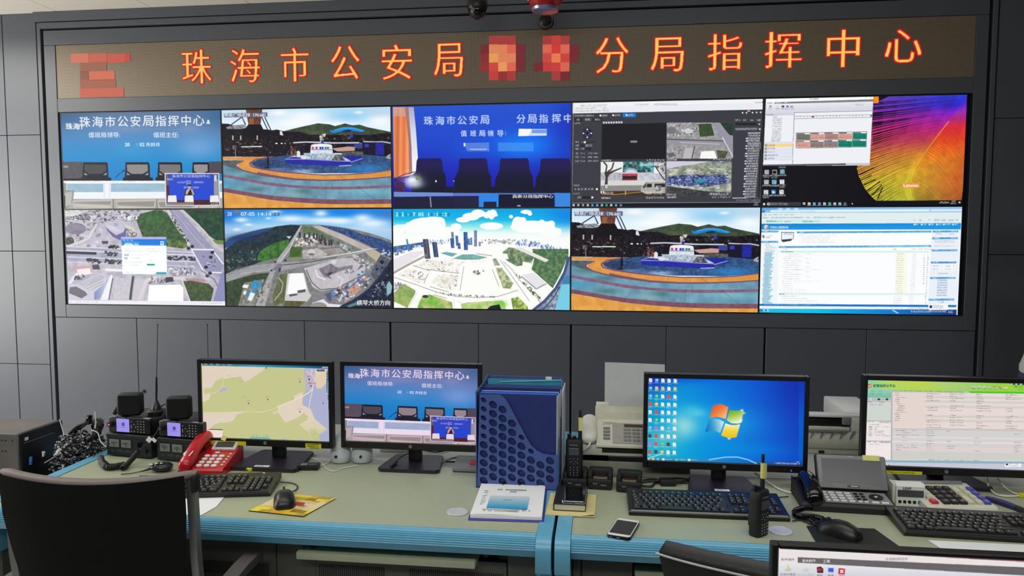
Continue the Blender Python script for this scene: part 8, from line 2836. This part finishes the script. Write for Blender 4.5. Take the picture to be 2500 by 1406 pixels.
t = thing('alarm_clock', 'small white LEAP device with dark display and five buttons beside calculator', 'device', (4.157, -1.862, DZT), rad(-2))
obj('housing', B().prism([(0, 0), (.048, 0), (.048, .052), (.04, .064), (.014, .066), (.004, .058), (0, .01)], 'x', -.042, .038), M_white, t, 30)
obj('side_wedge', B().span(-.05, -.04, .01, .05, 0, .064, .004), M_ivory, t)
obj('display', B().box((-.002, .0025, .0375), (.072, .003, .02), (-.08, 0, 0)), mat('grey lcd', (72, 76, 76), .25), t)
bt = B()
for i in range(4):
    bt.cyl((-.032 + i * .0135, -.002, .013), (-.032 + i * .0135, .002, .013), .0046, None, 16)
obj('buttons', bt, M_black, t)
obj('blue_button', B().cyl((.024, -.002, .013), (.024, .002, .013), .0065, None, 18), mat('sky blue button', (66, 136, 166), .4), t)
obj('brand_text', B().txt('LEAP', TR((-.012, .0012, .0535), (rad(83), 0, 0)), .007, .023, .02), M_ink, t)

t = thing('calculator', 'large ivory desk calculator with black number keys', 'calculator', (4.284, -1.90, DZT), rad(5))
cz_ = lambda y: .012 + y * .19
obj('body', B().prism([(0, 0), (.17, .006), (.17, .032), (.165, .034), (.004, .016), (0, .01)], 'x', -.1, .1), M_ivory, t, 30)
obj('display', B().box((0, .16, .036), (.17, .012, .008), (.4, 0, 0), .002), M_grey, t)
sc_ = math.atan2(.018, .16)
CM = lambda x, y: TR((x, y, .0165 + y * .11), (sc_, 0, 0))


def ck(b, x, y, w, h):
    M_ = CM(x, y)
    b.loft([[M_ @ Vector((sx * w / 2 * f, sy * h / 2 * f, zz)) for sx, sy in ((-1, -1), (1, -1), (1, 1), (-1, 1))] for f, zz in ((1, -.004), (.95, .005), (.8, .0075))])


bk, iv, rd_, vi, lg = B(), B(), B(), B(), B()
for j in range(4):
    for i in range(3):
        ck(bk, -.034 + i * .024, .03 + j * .029, .0205, .022)
        lg.txt('0.≡123456789'[j * 3 + i], CM(-.034 + i * .024, .03 + j * .029) @ TR((0, 0, .0078)), .006)
ck(rd_, -.068, .03, .02, .02)
ck(iv, -.068, .059, .02, .02)
ck(iv, -.068, .086, .02, .018)
ck(vi, -.069, .115, .021, .02)
ck(iv, .036, .05, .02, .062)
ck(iv, .036, .106, .02, .03)
for j in range(4):
    ck(iv, .061, .03 + j * .029, .018, .024)
    ck(vi, .084, .03 + j * .028, .018, .02)
obj('number_keypad', bk, mat('dark brown key', (44, 42, 38), .45), t)
obj('function_keypad', iv, M_cream, t)
obj('red_key', rd_, mat('crimson key', (190, 50, 70), .4), t)
obj('violet_keypad', vi, mat('violet key', (82, 84, 166), .4), t)
obj('key_print', lg, M_leg, t)

gx, gy = G(2457, 1238, DZT)
t = thing('ballpoint_pen', 'dark blue folded pen tool lying right of the calculator', 'pen', (gx, gy, DZT), rad(-60))
obj('barrel', B().tube([(-.062, 0, .008), (0, .002, .009), (.045, -.002, .008)], lambda u_: .006 + .003 * math.sin(u_ * PI), 10), mat('deep blue plastic', (42, 42, 104), .4), t)
obj('grip', B().tube([(.03, -.002, .009), (.058, -.004, .008), (.07, -.004, .006)], .0085, 10), M_black, t)
t = thing('white_cable', 'white cables with yellow tag behind the calculator under the form monitor', 'cable', (4.47, -1.70, DZT))
wq = lambda px, py, z=.004: (G(px, py, DZT + z)[0] - 4.47, G(px, py, DZT + z)[1] + 1.70, z)
obj('cord', B().tube([wq(2410, 1166, .03), wq(2413, 1185, .012), wq(2428, 1204), wq(2455, 1211), wq(2492, 1210)], .0026, 8, 5), M_white, t)
obj('cord', B().tube([wq(2435, 1168, .03), wq(2455, 1190, .01), wq(2475, 1203), wq(2500, 1208)], .0026, 8, 5), M_white, t)
obj('tag', B().box(wq(2495, 1209, .006), (.02, .014, .012), (0, 0, .2), .001), M_ygl, t)
t = thing('white_cable', 'white network cable running behind the lone hand radio', 'cable', (3.72, -1.86, DZT))
wq = lambda px, py, z=.004: (G(px, py, DZT + z)[0] - 3.72, G(px, py, DZT + z)[1] + 1.86, z)
obj('cord', B().tube([wq(1842, 1154, .02), wq(1862, 1168), wq(1880, 1180), wq(1905, 1195), wq(1932, 1203)], .003, 8, 5), M_white, t)
t = thing('black_cable', 'black cables by the wallpaper monitor base and keyboard', 'cable', (3.72, -1.86, DZT))
obj('cord', B().tube([wq(1778, 1177), wq(1820, 1205), wq(1880, 1214), wq(1925, 1212)], .0018, 6, 4), M_blackm, t)
obj('cord', B().tube([wq(1690, 1166), wq(1715, 1160), wq(1740, 1162), wq(1760, 1154)], .0018, 6, 4), M_blackm, t)
t = thing('black_cable', 'tangle of black cables right of the empty charging docks', 'cable', (3.45, -1.80, DZT))
wq = lambda px, py, z=.005: (G(px, py, DZT + z)[0] - 3.45, G(px, py, DZT + z)[1] + 1.80, z)
for k, P_ in enumerate(([(1560, 1185), (1590, 1187), (1602, 1178), (1640, 1176), (1678, 1178)], [(1570, 1172), (1600, 1170), (1640, 1180), (1680, 1172)], [(1566, 1178), (1620, 1172), (1650, 1167), (1684, 1170)])):
    obj('cord', B().tube([wq(*p, .005 + .004 * k) for p in P_], .0035, 6, 4), M_blackm, t)
obj('adapter', B().box(wq(1630, 1176, .011), (.05, .03, .02), (0, 0, .1), .003), M_blackm, t)
gx, gy = G(2198, 1243, DZT)
t = tag(obj('sticky_note', B().box((0, 0, .0012), (.032, .02, .0008), (.05, -.05, .2)), M_post), 'small yellow note under the white LEAP device', 'note')
t.location = (gx - .006, gy + .004, DZT)

# ================================================================ chairs
M_mesh = mat('black mesh fabric', (7, 7, 8), .85)
M_rail = mat('grey brown plastic', (112, 102, 98), .6)
M_post = mat('satin grey metal', (120, 122, 118), .4, .5)


def star_base(t, z=.40):
    b = B()
    for k in range(5):
        a = rad(20 + 72 * k)
        b.tube([(.03 * math.cos(a), .03 * math.sin(a), .12), (.16 * math.cos(a), .16 * math.sin(a), .10), (.3 * math.cos(a), .3 * math.sin(a), .075)], lambda u_: .022 - .008 * u_, 8)
    obj('star_base', b, M_blackm, t)
    for k in range(5):
        a = rad(20 + 72 * k)
        x, y = .3 * math.cos(a), .3 * math.sin(a)
        obj('caster', B().cyl((x - .02, y, .03), (x + .02, y, .03), .03).cyl((x, y, .05), (x, y, .08), .008), M_rubber, t)
    obj('gas_column', B().cyl((0, 0, .1), (0, 0, z), .028), M_chrome, t)


t = thing('office_chair', 'black mesh back office chair at the lower left corner', 'chair', (1.99, -2.272, 0), rad(5), 'office chairs')
star_base(t)
obj('seat', B().span(-.24, .24, -.14, .26, .41, .48, .03, 3), M_mesh, t)


def bk(a, z):                       # backrest surface: a -1..1 across, z height
    w = .23 if z > .86 else .23 - (.86 - z) * .12
    y = -.262 + .042 * a * a + (.97 - z) * .06
    return w * a + max(0, .86 - z) * .05, y


obj('back_mesh', B().surf(lambda u_, v_: (bk(u_ * 2 - 1, .44 + .52 * v_)[0] * (1 if v_ > .62 else .9 + .1 * v_ / .62), bk(u_ * 2 - 1, .44 + .52 * v_)[1] - .021, .44 + .52 * v_ + .012 * ((u_ * 2 - 1) ** 2)), 24, 20).thick(.004), M_mesh, t)  # top raised before the rail, its black standing in for the rail's shaded front
rl = []
for k in range(25):
    a = -1.07 + 2.14 * k / 24
    x, y = .23 * a, -.254 + .042 * a * a
    z = .955 + .010 * a * a
    e = .6 if k in (0, 24) else 1
    rl.append([(x, y + .016 * e * math.cos(q_), z + .0105 * e * math.copysign(abs(math.sin(q_)) ** .7, math.sin(q_))) for q_ in [2 * PI * i / 14 for i in range(14)]])
obj('head_rail', B().loft(rl), M_rail, t, 50)
for s in (-1, 1):
    obj('rail_end', B().span(s * .243 - .008, s * .243 + .008, -.226, -.196, .922, .966, .007), M_mesh, t)
    pb = B()
    pb.loft([[(s * .231 + dx, y + dy, z) for dx, dy in ((-.009, -.009), (.009, -.009), (.009, .016), (-.009, .016))] for y, z in ((-.207, .955), (-.196, .75), (-.17, .56), (-.10, .44))])
    obj('back_post', pb, M_post, t)
    ab = B().loft([[(s * .285 + dx, y, z + dz) for dx, dz in ((-.021, -.012), (.021, -.012), (.021, .012), (-.021, .012))] for y, z in ((-.16, .652), (-.05, .655), (.03, .650), (.055, .638))])
    obj('armrest', ab, mat('dark grey brown armrest', (74, 68, 66), .6), t, 30)
    obj('arm_support', B().tube([(s * .28, -.03, .645), (s * .285, -.04, .56), (s * .26, -.03, .47), (s * .2, 0, .44)], .014, 8), M_blackm, t)

c0, c1 = Vector((3.352, -2.632)), Vector((3.553, -2.744))
ang = math.atan2(c1.y - c0.y, c1.x - c0.x)
t = thing('office_chair', 'black leather chair back with silver piping beside the near monitor', 'chair', (c0.x, c0.y, 0), ang, 'office chairs')
M_lea = mat('black leather', (20, 20, 21), .42, bump=.25, scale=120)
prof_ = [(.0, .906), (.012, .914), (.05, .915), (.12, .917), (.25, .924), (.4, .938), (.47, .942), (.5, .934)]
rg = []
for x, z in prof_:
    th = .026 if x < .005 or x > .495 else .036
    sh = .0 if x > .005 else .012
    rg.append([(x + max(0, .93 - zz) * .28 * max(0, 1 - x * 4), y, zz) for y, zz in ((0, .35), (0, z - .012), (.004, z), (.022, z + .010 - sh), (th - .008, z + .008 - sh), (th, z - .006), (th + .012, .8), (th + .02, .35))])
obj('backrest', B().loft(rg), M_lea, t, 45)
obj('piping', B().tube([(.003, -.003, .903), (.06, -.004, .902), (.15, -.005, .905), (.3, -.005, .914), (.48, -.003, .928)], .0026, 6), M_silver, t)
obj('seat', B().span(.0, .5, .06, .55, .40, .5, .04, 3), M_lea, t)
pb = B()
for k in range(5):
    a = rad(20 + 72 * k)
    pb.tube([(.25, .3, .12), (.25 + .16 * math.cos(a), .3 + .16 * math.sin(a), .09), (.25 + .3 * math.cos(a), .3 + .3 * math.sin(a), .03)], lambda u_: .024 - .006 * u_, 8)
    pb.cyl((.25 + .3 * math.cos(a) - .018, .3 + .3 * math.sin(a), .028), (.25 + .3 * math.cos(a) + .018, .3 + .3 * math.sin(a), .028), .028)
obj('pedestal', pb.cyl((.25, .3, .1), (.25, .3, .41), .028), M_blackm, t)

# ================================================================ person behind the desks, mostly outside the picture
M_skin = mat('skin', (196, 150, 124), .55)
M_shirt = mat('pale mint shirt', (196, 206, 192), .8)
M_denim = mat('dark blue denim', (50, 60, 92), .85, var=.2, scale=90)
M_hair = mat('black hair', (18, 16, 15), .6)
PY = -0.72
PX = W(2486, 905, PY)[0] + .178
P_ = thing('person', 'person in pale shirt and jeans standing at the right picture edge', 'person', (PX, PY, 0), rad(90))


def ring(cx_, cy_, z, rx_, ry_, n=20):
    return [(cx_ + rx_ * math.cos(2 * PI * k / n), cy_ + ry_ * math.sin(2 * PI * k / n), z) for k in range(n)]


v, e, rad_ = [], [], []


def node(p, r_, par=None):
    v.append(p)
    rad_.append(r_)
    if par is not None:
        e.append((par, len(v) - 1))
    return len(v) - 1


pel = node((0, 0, .93), .115)
ch1 = node((0, .0, 1.12), .105, pel)
ch2 = node((0, .0, 1.32), .12, ch1)
nk = node((0, 0, 1.46), .055, ch2)
hd0 = node((0, -.01, 1.53), .05, nk)
hd1 = node((0, -.015, 1.60), .085, hd0)
hd2 = node((0, -.01, 1.68), .08, hd1)
for s in (-1, 1):
    sh = node((s * .155, -.03, 1.38), .05, ch2)
    el = node((s * .2, -.06, 1.11), .04, sh)
    wr = node((s * .205, -.17, .95), .027, el)
    hp = node((s * .205, -.20, .91), .026, wr)
    for k, (dx, L_) in enumerate(((-.02, .055), (-.007, .065), (.007, .062), (.02, .05))):
        f1 = node((s * .212 + dx, -.225, .868), .0095, hp)
        node((s * .212 + dx, -.225, .868 - L_ * .7), .008, f1)
    th_ = node((s * .19, -.21, .89), .01, hp)
    node((s * .185, -.225, .86), .009, th_)
    hi = node((s * .09, 0, .86), .085, pel)
    kn_ = node((s * .10, -.01, .48), .055, hi)
    an = node((s * .105, .02, .09), .038, kn_)
    node((s * .11, -.10, .03), .03, an)
me = bpy.data.meshes.new('body')
me.from_pydata(v, e, [])
bo = bpy.data.objects.new('body', me)
COL.objects.link(bo)
bo.parent = P_
sm = bo.modifiers.new('skin', 'SKIN')
for i, q_ in enumerate(me.skin_vertices[0].data):
    q_.radius = (rad_[i], rad_[i])
    q_.use_root = i == 0
ss_ = bo.modifiers.new('sub', 'SUBSURF')
ss_.levels = ss_.render_levels = 2
me.materials.append(M_skin)
obj('shirt', B().loft([ring(0, 0, z, rx_, ry_) for z, rx_, ry_ in ((.955, .19, .145), (.98, .188, .146), (1.02, .18, .13), (1.12, .165, .105), (1.3, .185, .118), (1.4, .19, .115), (1.45, .11, .085), (1.475, .075, .07))], cap=False), M_shirt, P_)
for s in (-1, 1):
    sl_ = B()
    sl_.tube([(s * .14, -.03, 1.40), (s * .17, -.06, 1.33), (s * .185, -.09, 1.22)], lambda u_: .06 - .006 * u_, 14)
    obj('sleeve', sl_, M_shirt, P_)
obj('jeans', B().loft([ring(0, 0, z, rx_, ry_) for z, rx_, ry_ in ((.80, .185, .15), (.88, .19, .158), (.94, .18, .150), (.98, .165, .13))], cap=False), M_denim, P_)
for s in (-1, 1):
    obj('trouser_leg', B().loft([ring(s * .097 + s * (.86 - z) * .012, 0, z, w_, w_) for z, w_ in ((.86, .098), (.6, .082), (.45, .075), (.1, .064))], cap=False), M_denim, P_)
    obj('shoe', B().loft([ring(s * .11, -.04, z, w_, l_) for z, w_, l_ in ((.002, .046, .13), (.03, .048, .13), (.06, .044, .10), (.085, .04, .05))]), M_black, P_)
obj('hair', B().loft([ring(0, -.002, z, rx_, ry_) for z, rx_, ry_ in ((1.60, .086, .096), (1.66, .094, .104), (1.72, .085, .092), (1.755, .05, .055), (1.765, .01, .01))]), M_hair, P_)
obj('face', B().sph((-.03, -.092, 1.625), (.008, .005, .005), 6).sph((.03, -.092, 1.625), (.008, .005, .005), 6).sph((0, -.1, 1.56), (.02, .006, .004), 6), M_hair, P_)
obj('nose', B().sph((0, -.102, 1.595), (.011, .016, .02), 8), M_skin, P_)
